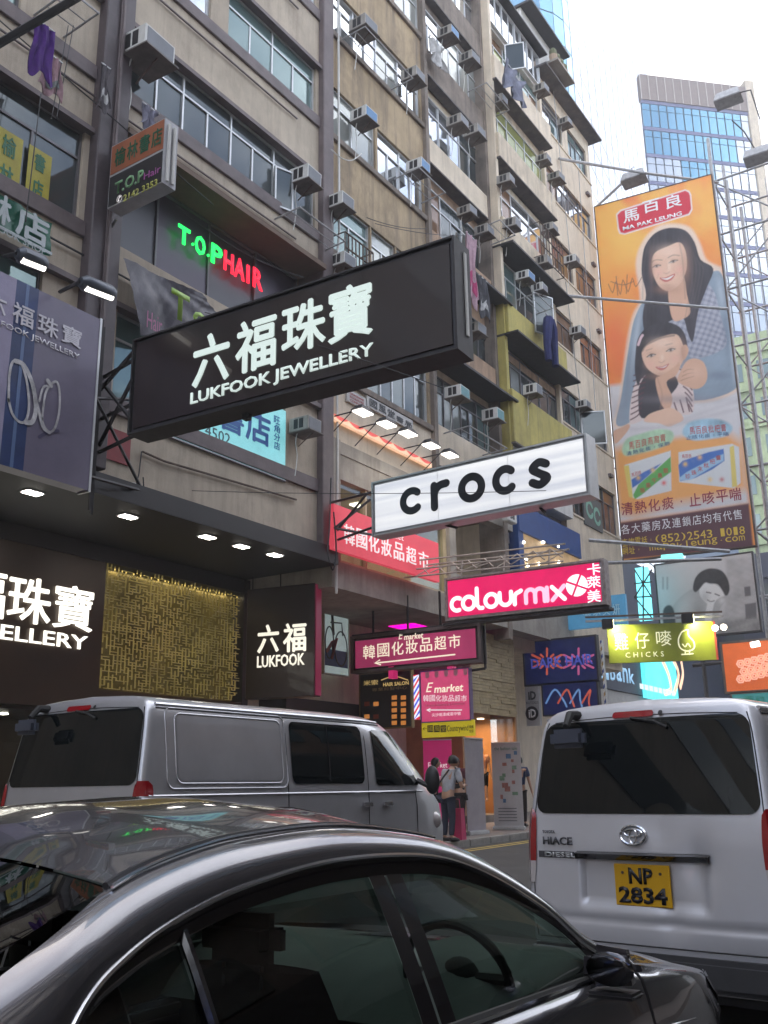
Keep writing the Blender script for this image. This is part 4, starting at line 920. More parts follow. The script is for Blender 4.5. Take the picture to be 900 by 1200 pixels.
for i, ch in enumerate('國風堂書局'): 
    z_ = 0.95 - 0.12 * max(0, i - 2)
    text(ch, s, w_ * (0.05 + i * 0.19), h_ * 0.15, w_ * (0.21 + i * 0.19), h_ * (0.85 if i < 3 else 0.65), blk, bold=0.02, name='letter')
for i, (px, py) in enumerate(((425, 483), (453, 497), (478, 508), (505, 522), (527, 533))):
    p = P(px, py, x=-11.6)
    lt = thing('sign_lamp', ['first lamp of the row over the lit awning, next to the dark sign', 'second lamp of the row over the lit awning', 'middle lamp of the row over the lit awning', 'fourth lamp of the row over the lit awning', 'last lamp of the row over the lit awning, above the white lit sign'][i], 'lamp', fr=Fr(p, (0, 1, 0)), group='lamps in a row over the awning')
    if i == 0:
        MB().hexa([(-0.26, 0.0, -0.16), (0.26, 0.0, -0.16), (0.26, 0.0, 0.16), (-0.26, 0.0, 0.16), (-0.14, 0.13, -0.1), (0.14, 0.13, -0.1), (0.14, 0.13, 0.08), (-0.14, 0.13, 0.08)]).build('hood', black, lt)
        B(-0.22, 0.22, -0.03, -0.003, -0.13, 0.14).build('lit_lens', em('lamp_lit', (1, 0.95, 0.85), 5), lt)
        MB().tube([(0, 0.08, -0.1), (0, 0.08, -0.9)], 0.018).build('arm', dsteel, lt); MB().tube([(0, 0.08, -0.3), (0, -0.35, -0.9)], 0.012).build('stay', dsteel, lt)
        lamp0 = lt
    else:
        for ch in lamp0.children: c_ = ch.copy(); COL.objects.link(c_); c_.parent = lt
l = bpy.data.lights.new('row_lamp', 'AREA'); l.shape = 'RECTANGLE'; l.size = 5; l.size_y = 0.2; l.energy = 14; l.color = (1, .9, .75)
o = bpy.data.objects.new('row_lamp', l); COL.objects.link(o); o.location = (-11.6, 20.5, 9.3); o.rotation_euler = (0, 0, math.pi / 2)
g, s, w_, h_ = ffpanel('glowing red and cream fringe board below the row of lamps', 390, 484, 506, 548, em('awning_cream', (1.0, 0.62, 0.40), 0.85, var=0.2, scale=2), name='awning_board', off=0.12, depth=0.1)
aw = em('awning_red', (0.85, 0.10, 0.08), 0.7)
for k in range(7):
    x0 = w_ * k / 7.0; q = [(x0, h_)] + [(x0 + w_ / 7.0 * (i / 8.0), h_ - h_ * 0.7 * math.sin(math.pi * i / 8.0)) for i in range(1, 8)] + [(x0 + w_ / 7.0 - 0.01, h_)]
    MB().prism(q, 0.002, 0.005).build('fringe', aw, s)
# lit upstairs shop: room with ceiling lamps behind glass
rm = thing('upstairs_shop', 'lit upstairs shop with ceiling lamps behind tall glass, above the red banner', 'shop', fr=FF(XF, 17.2))
rw = mat('room_wall', (0.42, 0.38, 0.28), 0.8, var=0.1)
B(0, 5.0, 6.35, 8.3, -3.2, -3.1).build('back_wall', rw, rm); B(0, 5.0, 8.24, 8.3, -3.1, -0.3).build('ceiling', rw, rm); B(5.0, 5.1, 6.35, 8.3, -3.1, -0.3).build('side_wall', rw, rm); B(-0.1, 0, 6.35, 8.3, -3.1, -0.3).build('side_wall', rw, rm)
for i in range(4):
    for j in range(3): B(0.5 + i * 1.2, 0.8 + i * 1.2, 8.2, 8.238, -2.6 + j * 0.85, -2.3 + j * 0.85).build('ceiling_lamp', em('room_lit', (1, 0.95, 0.8), 6), rm)
B(0.1, 0.8, 6.35, 7.6, -0.9, -0.85).build('poster', mat('room_red', (0.35, 0.05, 0.05), 0.6), rm)
for x0, x1 in ((0.05, 1.15), (1.2, 3.0), (3.05, 4.9)): B(x0, x1, 6.42, 8.25, -0.14, -0.13).build('pane', GL_CLEAR, rm)
mb = MB(); 
for x in (0.0, 1.15, 4.9): mb.box(x, x + 0.05, 6.35, 8.3, -0.2, -0.05)
mb.box(0.05, 1.15, 7.6, 7.66, -0.18, -0.07); mb.box(0.05, 4.9, 6.36, 6.42, -0.2, -0.05); mb.build('window_frame', mat('cream_frame', (0.5, 0.42, 0.28), 0.5), rm)
l = bpy.data.lights.new('room_lamp', 'AREA'); l.size = 3; l.energy = 22; l.color = (1, 0.9, 0.65); o = bpy.data.objects.new('room_lamp', l); COL.objects.link(o); o.location = (-14.2, 19.7, 8.1)
# 17 --- bicycle poster on the wall by the stair entrance
fr = FF(-14.7); a0, b0, a1, b1 = tb(fr, 380, 408, 706, 790); g = fr.at(a0, b0)
s = thing('wall_poster', 'framed poster of a red bicycle on the wall beside the upright black sign', 'poster', fr=g)
w_, h_ = a1 - a0, b1 - b0; B(0, w_, 0, h_, -0.06, 0).build('panel', mat('poster_sky', (0.38, 0.46, 0.46), 0.4, var=0.15, emit=(0.4, 0.5, 0.5), es=0.15), s); frame_bars(s, w_, h_, 0.035, -0.07, 0.02, mat('cream_trim', (0.6, 0.6, 0.52), 0.5))
B(0.02, w_ - 0.02, 0.1 * h_, 0.33 * h_, 0.001, 0.003).build('printed_street', mat('print_blue', (0.05, 0.09, 0.25), 0.5), s)
red_ = mat('print_red', (0.28, 0.04, 0.03), 0.5); dk_ = mat('print_dark', (0.04, 0.045, 0.05), 0.5)
stroke(s, arc(w_ * .68, h_ * .36, w_ * .26, 0, 360, 20, h_ * .24), 0.018, dk_, 0.006, 'printed_wheel'); stroke(s, arc(w_ * .2, h_ * .42, w_ * .17, 0, 360, 20, h_ * .22), 0.018, dk_, 0.006, 'printed_wheel')
stroke(s, [(w_ * .1, h_ * .3), (w_ * .3, h_ * .42), (w_ * .5, h_ * .5), (w_ * .3, h_ * .22)], 0.05, red_, 0.012, 'printed_bicycle'); stroke(s, [(w_ * .25, h_ * .7), (w_ * .7, h_ * .72), (w_ * .75, h_ * .55)], 0.02, dk_, 0.012, 'printed_bicycle'); stroke(s, [(w_ * .3, h_ * .8), (w_ * .35, h_ * .55)], 0.05, dk_, 0.015, 'printed_bicycle')
# ================================================================== tall billboard
fr, wd, ht = signfr((697, 243), (728, 655), (833, 205), XF)
bb = thing('billboard', 'very tall orange medicine billboard of a smiling woman with a small girl', 'billboard', fr=fr)
om = bpy.data.materials.new('billboard_orange'); om.use_nodes = True; _n = om.node_tree.nodes; _l = om.node_tree.links; _b = _n['Principled BSDF']; _b.inputs['Roughness'].default_value = 0.55
_t = _n.new('ShaderNodeTexCoord'); _w = _n.new('ShaderNodeTexNoise'); _w.inputs['Scale'].default_value = 0.42; _w.inputs['Detail'].default_value = 3; _c = _n.new('ShaderNodeValToRGB')
_e = _c.color_ramp; _e.elements[0].position = 0.34; _e.elements[0].color = (0.80, 0.12, 0.05, 1); _e.elements[1].position = 0.62; _e.elements[1].color = (0.85, 0.42, 0.03, 1)
k_ = _e.elements.new(0.48); k_.color = (0.85, 0.26, 0.06, 1)
_l.new(_t.outputs['Object'], _w.inputs['Vector']); _l.new(_w.outputs['Fac'], _c.inputs[0]); _l.new(_c.outputs[0], _b.inputs['Base Color'])
B(0, wd, 0, ht, -0.12, 0).build('panel', om, bb)
frame_bars(bb, wd, ht, 0.05, -0.2, 0.01, rust)
def pm(name, c, rough=0.6, var=0.06): m = mat('print_' + name, c, rough, var=var, scale=1.2); m['ink'] = c; return m
_lay = [0.004]
PT = Painter(fr, 0, wd, 0, ht, 230, 560, (0.85, 0.30, 0.06))
n_ = PT.noise(0.022, 5)
PT.mix(np.clip(0.5 + n_ * 1.3, 0, 1), (0.86, 0.46, 0.10)); PT.mix(np.clip(PT.noise(0.03, 9) * 1.4 - 0.1, 0, 0.8), (0.80, 0.13, 0.06)); PT.blob(722, 400, 30, 60, (0.80, 0.12, 0.05), 0.7); PT.blob(830, 235, 40, 25, (0.9, 0.5, 0.12), 0.6); PT.blob(735, 290, 25, 25, (0.88, 0.55, 0.12), 0.6)
SOFT = {'printed_cloth': 3.0, 'printed_glow': 7.0, 'printed_halo': 2.0, 'printed_burst': 1.5, 'printed_footer': 1.2}
def pp(pts, m, name, spline=True, **k):
    c = m['ink']; v = {'printed_hair': 0.5, 'printed_child_hair': 0.5, 'printed_cardigan': 0.16, 'printed_cloth': 0.06, 'printed_burst': 0.3, 'printed_shirt': 0.1}.get(name, 0.03)
    PT.poly([tuple(p) for p in pts], tuple(c), SOFT.get(name, 0.6), spline, 1.0, v, 0.35 if 'hair' in name else 0.12, 0.06 if 'hair' in name else None, len(name))
def ps(pts, w_, m, name='printed_line', sm=4): PT.line([tuple(p) for p in pts], w_, tuple(m['ink']), 0.9, 0.5, sm)
skin = pm('skin', (0.66, 0.40, 0.28)); skin2 = pm('skin_light', (0.76, 0.50, 0.37)); hair = pm('hair', (0.035, 0.03, 0.04)); card = pm('cardigan', (0.26, 0.33, 0.41), var=0.2); sheet_w = pm('white', (0.66, 0.64, 0.66), var=0.12)
check = pm('check', (0.42, 0.43, 0.50), var=0.3); dkc = pm('check_dark', (0.13, 0.14, 0.20)); maroon = pm('maroon', (0.10, 0.03, 0.045)); halo = pm('halo', (0.80, 0.62, 0.50))
pp([(712.5, 452), (730, 450), (760, 444), (800, 440), (860, 425), (877.5, 590), (725, 612)], sheet_w, 'printed_cloth', False)
pp([(718.5, 528), (740, 518), (800, 510), (850, 505), (870.5, 520), (875.5, 572), (850, 580), (790, 590), (745, 605), (724, 600), (720, 565)], pm('glow', (0.85, 0.40, 0.12), var=0.3), 'printed_glow', False)
pp([(736, 505), (762, 484), (800, 478), (852, 462), (869, 455), (873, 500), (820, 508), (760, 515), (722, 520), (719, 508)], sheet_w, 'printed_cloth', False)
pp([(719, 500), (726, 465), (735, 398), (742, 368), (750, 350), (745, 310), (752, 285), (768, 267), (786, 262), (808, 266), (820, 284), (828, 304), (842, 312), (846, 316), (853.5, 350), (861.5, 420), (866, 455), (835, 470), (800, 472), (760, 474), (738, 497)], halo, 'printed_halo')
pp([(722, 497), (728, 465), (738, 400), (745, 370), (760, 348), (800, 330), (835, 318), (846, 322), (853, 350), (860.5, 420), (865, 452), (835, 467), (800, 470), (760, 470), (738, 495)], card, 'printed_cardigan')
pp([(780, 376), (795, 366), (812, 352), (828, 334), (838, 345), (846, 375), (852, 402), (838, 414), (815, 420), (800, 412), (788, 394)], check, 'printed_shirt')
n1_ = (np.sin((PT.x * 0.94 + PT.y * 0.34) * 0.95 + 0.8 * np.sin(PT.y * 0.08)) > 0.1) * 0.5 + (np.sin((PT.y * 0.94 - PT.x * 0.30) * 1.0 + 0.9 * np.sin(PT.x * 0.1)) > 0.1) * 0.5
_al = np.clip(0.5 - PT.dist(catmull([(780, 376), (795, 366), (812, 352), (828, 334), (838, 345), (846, 375), (852, 402), (838, 414), (815, 420), (800, 412), (788, 394)], 4)) / 1.6, 0, 1)
PT.mix(_al * n1_ * 0.65, (0.14, 0.16, 0.24))
for cx, cy, rx, ry, rt in ((738, 440, 5, 40, 8), (752, 400, 5, 35, 10), (850, 380, 4, 40, -5), (842, 440, 14, 6, 0), (770, 420, 8, 20, 0)): PT.blob(cx, cy, rx, ry, (0.14, 0.18, 0.25), 0.6, rt)
for cx, cy, rx, ry, rt in ((745, 400, 3, 40, 8), (845, 345, 4, 20, -10), (858, 420, 2, 25, -5)): PT.blob(cx, cy, rx, ry, (0.50, 0.57, 0.64), 0.6, rt)
pp([(753, 300), (757, 286), (768, 273), (785, 267), (803, 270), (814, 284), (821, 304), (836, 315), (828, 338), (818, 366), (812, 400), (806, 390), (800, 372), (786, 376), (778, 384), (768, 408), (758, 400), (753, 372), (757, 345), (752, 322)], hair, 'printed_hair')
pp([(784, 336), (800, 322), (805, 345), (809, 366), (800, 374), (790, 376), (785, 362)], skin, 'printed_neck')
pp([(764, 304), (769, 295), (782, 289), (796, 284), (803, 293), (805, 312), (800, 328), (791, 338), (782, 341), (772, 335), (765, 320)], skin2, 'printed_face')
def eye(x0, y0, x1, y1, h):
    mx_, my_ = (x0 + x1) / 2, (y0 + y1) / 2
    PT.blob(mx_, my_ - h * 0.8, (x1 - x0) * 0.6, h * 0.9, (0.45, 0.26, 0.19), 0.35)
    PT.poly([(x0, y0), (mx_, my_ - h * 0.5), (x1, y1), (mx_, my_ + h * 0.45)], (0.62, 0.54, 0.50), 0.4); PT.blob(mx_, my_, 1.5, h * 0.62, (0.02, 0.015, 0.015), 1.0)
    PT.line([(x0 - 0.4, y0 + 0.3), (mx_, my_ - h * 0.55), (x1 + 0.4, y1)], 0.9, (0.03, 0.02, 0.02), 0.95, 0.4); PT.line([(x0, y0 + 0.6), (mx_, my_ + h * 0.5), (x1, y1 + 0.6)], 0.4, (0.25, 0.13, 0.10), 0.6, 0.4)
eye(765, 313, 774, 311, 2.4); eye(784, 308, 794, 305, 2.4)
PT.blob(803, 312, 7, 22, (0.45, 0.24, 0.17), 0.5); PT.blob(783, 339, 14, 5, (0.45, 0.23, 0.16), 0.6); PT.blob(784, 294, 14, 7, (0.88, 0.66, 0.54), 0.5); PT.blob(772, 319, 6, 5, (0.82, 0.45, 0.38), 0.5); PT.blob(796, 316, 6, 5, (0.78, 0.40, 0.33), 0.5)
PT.blob(784, 312, 2, 8, (0.92, 0.72, 0.6), 0.5); PT.blob(764, 312, 3, 16, (0.40, 0.22, 0.16), 0.5)
for k in range(7): PT.line([(760 + k * 7, 276 + abs(k - 3) * 2), (755 + k * 9, 300 + abs(k - 3) * 3), (753 + k * 10, 350)], 1.3, (0.11, 0.09, 0.10), 0.35 if k in (0, 1, 5, 6) else 0.0, 1.0)
for k in range(4): PT.line([(808 + k * 4, 290 + k * 6), (812 + k * 4, 320), (803 + k * 3, 372)], 1.2, (0.13, 0.10, 0.10), 0.4, 1.0)
PT.line([(764, 307), (769, 304.5), (776, 305)], 1.2, (0.16, 0.09, 0.07), 0.55, 0.6); PT.line([(783, 302), (789, 299), (796, 299.5)], 1.2, (0.16, 0.09, 0.07), 0.55, 0.6)
PT.line([(781, 309), (782, 316)], 0.8, (0.52, 0.30, 0.22), 0.35, 0.8); PT.line([(778, 319.5), (781, 321), (785, 318.5)], 0.8, (0.38, 0.19, 0.14), 0.6, 0.5); PT.line([(772, 321), (770, 326)], 0.7, (0.5, 0.27, 0.2), 0.4, 0.7); PT.line([(789, 316), (794, 321)], 0.7, (0.5, 0.27, 0.2), 0.4, 0.7)
PT.poly([(773, 325.5), (780, 325), (791, 320.5), (788, 327), (781, 330.5), (776, 329)], (0.55, 0.15, 0.13), 0.5); PT.poly([(775, 326), (781, 326), (789.5, 322.3), (786, 326), (781, 328)], (0.80, 0.76, 0.74), 0.4)
PT.blob(782, 334, 5, 1.6, (0.50, 0.28, 0.2), 0.4)
pp([(738, 495), (740, 465), (748, 442), (762, 430), (790, 428), (806, 440), (813, 462), (811, 484), (792, 486), (770, 484), (750, 494)], pm('child_shirt', (0.70, 0.58, 0.56)), 'printed_child_shirt')
pp([(750, 450), (765, 432), (785, 436), (795, 450), (780, 470), (776, 484), (752, 490), (748, 470)], hair, 'printed_child_vest')
for k in range(9): ps([(739 + k * 0.5, 492 - k * 6.5), (746 + k, 488 - k * 6.5), (750 + k, 484 - k * 6)], 1.6, maroon)
for k in range(7): ps([(795 + k * 2.0, 432 + k * 7), (803 + k, 436 + k * 7), (811, 444 + k * 6.4)], 1.7, maroon)
for k in range(5): ps([(776 + k * 7, 478 - k * 3), (780 + k * 7, 486 - k * 1)], 1.7, maroon)
pp([(745, 412), (748, 396), (758, 384), (778, 377), (796, 383), (804, 396), (805, 414), (798, 420), (756, 440), (748, 452), (744, 436)], hair, 'printed_child_hair')
pp([(752, 414), (760, 402), (778, 394), (793, 392), (800, 403), (802, 418), (795, 432), (784, 440), (771, 440), (758, 431)], skin2, 'printed_child_face')
pp([(798, 408), (804, 404), (807, 412), (801, 422)], skin, 'printed_ear')
eye(758.5, 418, 768, 415.5, 3.0); eye(781, 411.5, 791, 409, 3.0); PT.blob(762, 427, 6, 5, (0.85, 0.48, 0.40), 0.5); PT.blob(791, 420, 6, 5, (0.82, 0.45, 0.37), 0.5); PT.blob(776, 402, 14, 6, (0.90, 0.70, 0.58), 0.5); PT.blob(778, 441, 16, 4, (0.45, 0.24, 0.17), 0.6); PT.blob(800, 415, 4, 14, (0.48, 0.26, 0.19), 0.5); PT.blob(776, 419, 2, 4, (0.92, 0.74, 0.62), 0.5); PT.line([(757, 411), (764, 408.5)], 1, (0.2, 0.11, 0.08), 0.45, 0.6); PT.line([(780, 404.5), (788, 402.5)], 1, (0.2, 0.11, 0.08), 0.45, 0.6)
PT.line([(772, 423.5), (775, 425), (779, 423)], 0.9, (0.45, 0.22, 0.17), 0.6, 0.5); PT.poly([(768, 430), (776, 429.5), (784, 426), (780, 432), (774, 434)], (0.55, 0.16, 0.14), 0.5); PT.poly([(770, 430.5), (776, 430.3), (782, 427.8), (778, 431)], (0.78, 0.72, 0.7), 0.4); PT.line([(790, 393), (775, 396), (758, 404), (753, 411)], 1.6, (0.09, 0.07, 0.07), 0.8, 1.0)
ps([(748, 404), (751, 396), (753, 393)], 3, pm('clip', (0.75, 0.55, 0.6)), 'printed_hair_clip')
pp([(768, 446), (775, 440), (790, 430), (795, 424), (797, 430), (792, 440), (781, 448), (788, 466), (784, 480), (775, 474)], skin, 'printed_forearm')
pp([(760, 486), (772, 481), (786, 478), (797, 484), (801, 492), (792, 497), (783, 500), (772, 496), (755, 494)], skin2, 'printed_child_hand')
pp([(797, 436), (804, 424), (813, 420), (824, 424), (829, 438), (826, 450), (816, 456), (802, 452), (794, 446)], skin, 'printed_hand')
for k in range(3): ps([(798 + k * 1.5, 446 - k * 5), (806, 443 - k * 5), (813, 441 - k * 4)], 1.0, pm('skin_shade', (0.42, 0.23, 0.16)))
pp([(719, 506), (728, 501), (736, 497), (738, 501), (730, 512), (721, 520)], skin, 'printed_fingers')
PT.blob(722, 480, 8, 14, (0.3, 0.28, 0.32), 0.4); PT.blob(800, 468, 50, 5, (0.25, 0.22, 0.26), 0.5); PT.line([(740, 503), (780, 500), (830, 488), (868, 478)], 2, (0.42, 0.38, 0.42), 0.5, 3); PT.line([(800, 492), (840, 478), (870, 468)], 1.5, (0.45, 0.41, 0.45), 0.5, 3); PT.line([(770, 442), (776, 462), (774, 478)], 1.5, (0.35, 0.2, 0.15), 0.4, 1.2); PT.blob(815, 436, 10, 8, (0.78, 0.52, 0.4), 0.5)
# logo
pp([(722, 251), (727, 246), (803, 222), (808, 224), (810, 228), (811.5, 246), (808, 252), (732, 275), (726, 274), (724, 269)], pm('white2', (0.8, 0.72, 0.72)), 'printed_border', False)
pp([(723.5, 252), (728, 247.5), (803, 223.5), (807, 225.5), (808.5, 229), (810, 245), (807, 250.5), (732, 273.5), (727.5, 272.5), (725.5, 268)], pm('logo_red', (0.62, 0.02, 0.05)), 'printed_logo', False)
wpr = pm('letters_white', (0.85, 0.84, 0.86), var=0.0)
def off_(): return 0.004
o_ = off_() + 0.004
for ch, x0, x1, yt, yb in (('馬', 730, 749, 245, 260), ('百', 753, 773, 234, 248.5), ('良', 780, 799, 228, 243.5)): tt(ch, fr, bb, x0, x1, yt, yb, wpr, bold=0.03, off=o_, ext=0.002)
tt('MA PAK LEUNG', fr, bb, 729, 800, 256.5, 261.5, wpr, bold=0.03, off=o_, ext=0.002)
def line_text(fr, s, body, p0, p1, h, m, off=0.006, wf=0.86, bold=0.0, ext=0.002):
    n = len(body)
    for i, ch in enumerate(body):
        if ch == ' ': continue
        t0 = i / n; t1 = (i + wf) / n; xc0 = p0[0] + (p1[0] - p0[0]) * t0; xc1 = p0[0] + (p1[0] - p0[0]) * t1; yc = p0[1] + (p1[1] - p0[1]) * (t0 + t1) / 2
        hh = h * (0.18 if ch in '·:' else (0.7 if ch in 'wmaukeno.c' else 1)); 
        if ch in '·:.': xm = (xc0 + xc1) / 2; xc0, xc1 = xm - 0.8, xm + 0.8
        if ch in '1()il': q_ = 0.36 if ch in '1()' else 0.12; xm = (xc0 + xc1) / 2; e_ = (xc1 - xc0) * q_; xc0, xc1 = xm - e_, xm + e_
        if ch == '.': hh = 0.12 * h
        tt(ch, fr, s, xc0, xc1, yc - hh / 2, yc + hh / 2, m, off=off, ext=ext, bold=bold, name='letter')
sg = pm('signature', (0.12, 0.06, 0.05))
for q in ([(713, 333), (718, 343), (722, 330), (727, 345), (730, 328), (736, 342), (741, 326), (745, 336), (752, 325)], [(716, 330), (730, 334), (742, 330)], [(722, 324), (724, 346)], [(735, 322), (734, 344)]): ps(q, 0.8, sg, 'printed_signature', 3)
pp([(729, 526), (735, 514), (752, 508), (772, 503), (788, 506), (787, 518), (770, 526), (748, 532), (733, 534)], pm('mint', (0.42, 0.62, 0.42), var=0.4), 'printed_burst')
pp([(800, 508), (806, 496), (824, 491), (845, 492), (858, 500), (853, 510), (835, 514), (812, 516)], pm('sky', (0.35, 0.55, 0.68), var=0.4), 'printed_burst')
redp = pm('red_letters', (0.55, 0.06, 0.06)); navy = pm('navy', (0.05, 0.10, 0.25)); o_ = off_() + 0.004
line_text(fr, bb, '馬百良燕窩膏', (737, 523), (781, 512), 9, redp, o_, ext=0.002); line_text(fr, bb, '清熱化痰·保肺', (734, 532), (786, 519), 5, navy, o_)
line_text(fr, bb, '馬百良枇杷膏', (808, 505), (852, 501), 9, redp, o_); line_text(fr, bb, '止咳化痰·平喘', (804, 513), (855, 508), 5, navy, o_)
pp([(732, 545), (786, 528), (787, 575), (747, 585), (738, 582), (734, 560)], pm('box_white', (0.68, 0.70, 0.72)), 'printed_box', False)
pp([(731, 546), (737, 545), (742, 584), (737, 582)], pm('box_yellow', (0.75, 0.60, 0.15)), 'printed_box_side', False)
pp([(742, 580), (748, 568), (775, 545), (786, 535), (786.5, 553), (770, 565), (752, 580), (744, 585)], pm('green', (0.12, 0.42, 0.10)), 'printed_band', False)
pp([(740, 562), (755, 553), (775, 543), (770, 548), (750, 566), (741, 572)], pm('blue', (0.05, 0.16, 0.50)), 'printed_band', False)
pp([(795, 530), (858, 520), (866, 524), (868, 566), (860, 572), (796, 565)], pm('box_white', (0.68, 0.70, 0.72)), 'printed_box', False)
pp([(855, 524), (860, 522), (864, 570), (858, 571)], pm('box_yellow', (0.75, 0.60, 0.15)), 'printed_box_side', False)
pp([(795, 545), (800, 540), (830, 530), (848, 526), (849, 540), (835, 550), (815, 560), (797, 564)], pm('blue', (0.05, 0.16, 0.50)), 'printed_band', False)
pp([(796, 560), (805, 553), (840, 535), (848, 532), (848, 540), (835, 547), (810, 562), (797, 563)], pm('pale_blue', (0.35, 0.55, 0.75)), 'printed_band', False)
for cx, cy, c in ((748, 560, (0.8, 0.5, 0.15)), (757, 556, (0.1, 0.2, 0.55)), (765, 551, (0.85, 0.55, 0.2)), (778, 566, (0.75, 0.1, 0.1)), (803, 544, (0.85, 0.55, 0.15)), (820, 536, (0.85, 0.5, 0.2)), (832, 562, (0.8, 0.55, 0.2)), (812, 540, (0.1, 0.2, 0.5)), (846, 562, (0.6, 0.2, 0.2))): PT.blob(cx, cy, 2.6, 2.6, c, 0.95)
o_ = off_() + 0.004
line_text(fr, bb, '馬百良', (740, 557), (752, 553), 4.5, redp, o_); line_text(fr, bb, '馬百良', (799, 535), (811, 534), 4.5, redp, o_)
line_text(fr, bb, '猴棗牛黃散', (750, 577), (784, 548), 6, redp, o_); line_text(fr, bb, '珍珠末枇杷膏', (803, 560), (846, 534), 6, redp, o_)
line_text(fr, bb, '清熱化痰·止咳平喘', (728, 597), (871, 578), 15, pm('brown_red', (0.32, 0.03, 0.06)), off_() + .004, bold=0.015)
pp([(725, 613), (877.5, 590), (882.5, 641), (728.5, 655.5)], maroon, 'printed_footer', False)
o_ = off_() + 0.006
line_text(fr, bb, '各大藥房及連鎖店均有代售', (728, 621), (871, 602), 11.5, wpr, o_)
PT.finish(bb, 'printed_picture')
yl = pm('letters_yellow', (0.75, 0.52, 0.06), var=0.0)
line_text(fr, bb, '查詢電話:(852)2543 1018', (729, 636), (874, 621), 9.5, yl, o_); line_text(fr, bb, '網址: mapakleung.com', (729, 646), (874, 630), 8.5, yl, o_)
# poles and scaffold tower right of the billboard
sc_ = thing('scaffold_tower', 'grey steel scaffold tower of poles and diagonal braces right of the tall billboard', 'scaffold', loc=(0, 0, 0))
F37 = PF(fr.o.y + 0.9); F39 = PF(fr.o.y + 3.2)
def lv(F_, px, py): a, b_ = F_.L(px, py); return Vector((F_.o.x + a, F_.o.y, b_))
x1_, x2_, x3_ = lv(F37, 846, 300).x, lv(F37, 862, 300).x, lv(F37, 930, 300).x
zb, zt = lv(F37, 880, 700).z, lv(F37, 842, 158).z
def pole(p, q, r=0.05, m=steel, name='pole'): MB().tube([p, q], r, 6).build(name, m, sc_)
for x, y in ((x1_, F37.o.y), (x2_, F37.o.y), (x3_, F37.o.y), (x1_, F39.o.y), (x2_, F39.o.y), (x3_, F39.o.y)):
    pole((x, y, 0.2 if x != x2_ else zb), (x, y, zt if x != x2_ else zt - 2.2), 0.075)
z = zb; k = 0
while z < zt + 0.1:
    for y in (F37.o.y, F39.o.y): pole((x1_ - .1, y, z), (x3_, y, z), 0.045)
    for x in (x1_, x3_): pole((x, F37.o.y, z), (x, F39.o.y, z), 0.04)
    if z + 2.45 < zt + 0.3:
        a_, b_ = (x1_, x3_) if k % 2 else (x3_, x1_)
        pole((a_, F37.o.y, z), (b_, F37.o.y, z + 2.45), 0.035); pole((b_, F39.o.y, z), (a_, F39.o.y, z + 2.45), 0.03)
    z += 2.45; k += 1
for k in range(5): x = x2_ + (x3_ - x2_) * (k + 1) / 6; pole((x, F39.o.y + 0.3, zb), (x, F39.o.y + 0.3, zt - 1), 0.018, name='thin_pole')
def flood(label, F_, px, py, arm, w_=0.55, group=None, rz=0.0):
    p = lv(F_, px, py); t = thing('floodlight', label, 'floodlight', loc=p, group=group); t.rotation_euler.z = rz
    MB().hexa([(-w_, -0.3, -0.2), (w_, -0.3, -0.2), (w_, 0.3, -0.35), (-w_, 0.3, -0.35), (-w_ * .8, -0.2, 0.2), (w_ * .8, -0.2, 0.2), (w_ * .8, 0.25, 0.1), (-w_ * .8, 0.25, 0.1)]).build('housing', steel, t, bevel=0.03)
    B(-w_ * .85, w_ * .85, 0.30, 0.31, -0.3, 0.05).build('glass', alu, t)
    MB().tube([Vector(a) for a in arm], 0.03).build('arm', dsteel, t); return t
a = 0.5
flood('floodlight high above the left part of the billboard, on the long bar', F37, 743, 207, [(0, 0, 0), (-0.1, 0.1, 0.5), (0, .1, .55)])
flood('floodlight on a curved arm at the very top of the scaffold', F37, 853, 113, [(0.3, 0, 0), (0.9, 0, -0.1), (1.1, 0, -1.6)])
flood('dark floodlight hanging under the scaffold arm at the right edge', F37, 888, 180, [(0, 0, 0), (-0.4, 0, 1.2), (-0.8, 0, 1.9)])
def bar_thing(label, pts, r=0.05, name='support_bar', cat='bar', m=steel):
    t = thing(name, label, cat, loc=(0, 0, 0)); 
    for i, (p, q) in enumerate(pts): MB().tube([p, q], r, 6).build('rod', m, t)
    return t
q1 = P(655, 186, x=-12.4); q2 = lv(F37, 757, 203); q3 = lv(F37, 698, 243)
bar_thing('long grey lighting bar from the end terrace out over the billboard top', [(q1, q2), (q3, lv(F37, 745, 200)), (q2, lv(F37, 842, 214))], 0.06)
bar_thing('thin grey pole crossing the billboard below the woman\'s chin', [(P(655, 346, x=-12.4), P(853, 362, y=fr.o.y - 1.2))], 0.055)
bar_thing('grey pole crossing the foot of the billboard', [(P(690, 633, x=-12.4), P(855, 646, y=fr.o.y - 1.0)), (P(700, 660, x=-12.3), P(845, 655, y=fr.o.y - 0.5))], 0.07)
# ================================================================== far buildings
cur_b = mat('curtain_sky_blue', (0.24, 0.50, 0.66), 0.08, metal=0.75, var=0.25, scale=0.05); cur_w = mat('curtain_sky_white', (0.62, 0.66, 0.70), 0.12, metal=0.7, var=0.1, scale=0.05); cur_d = mat('curtain_frame', (0.16, 0.20, 0.27), 0.5, metal=0.3, var=0.1)  # reflected sky put into the glass colour, blue on some faces, white on others
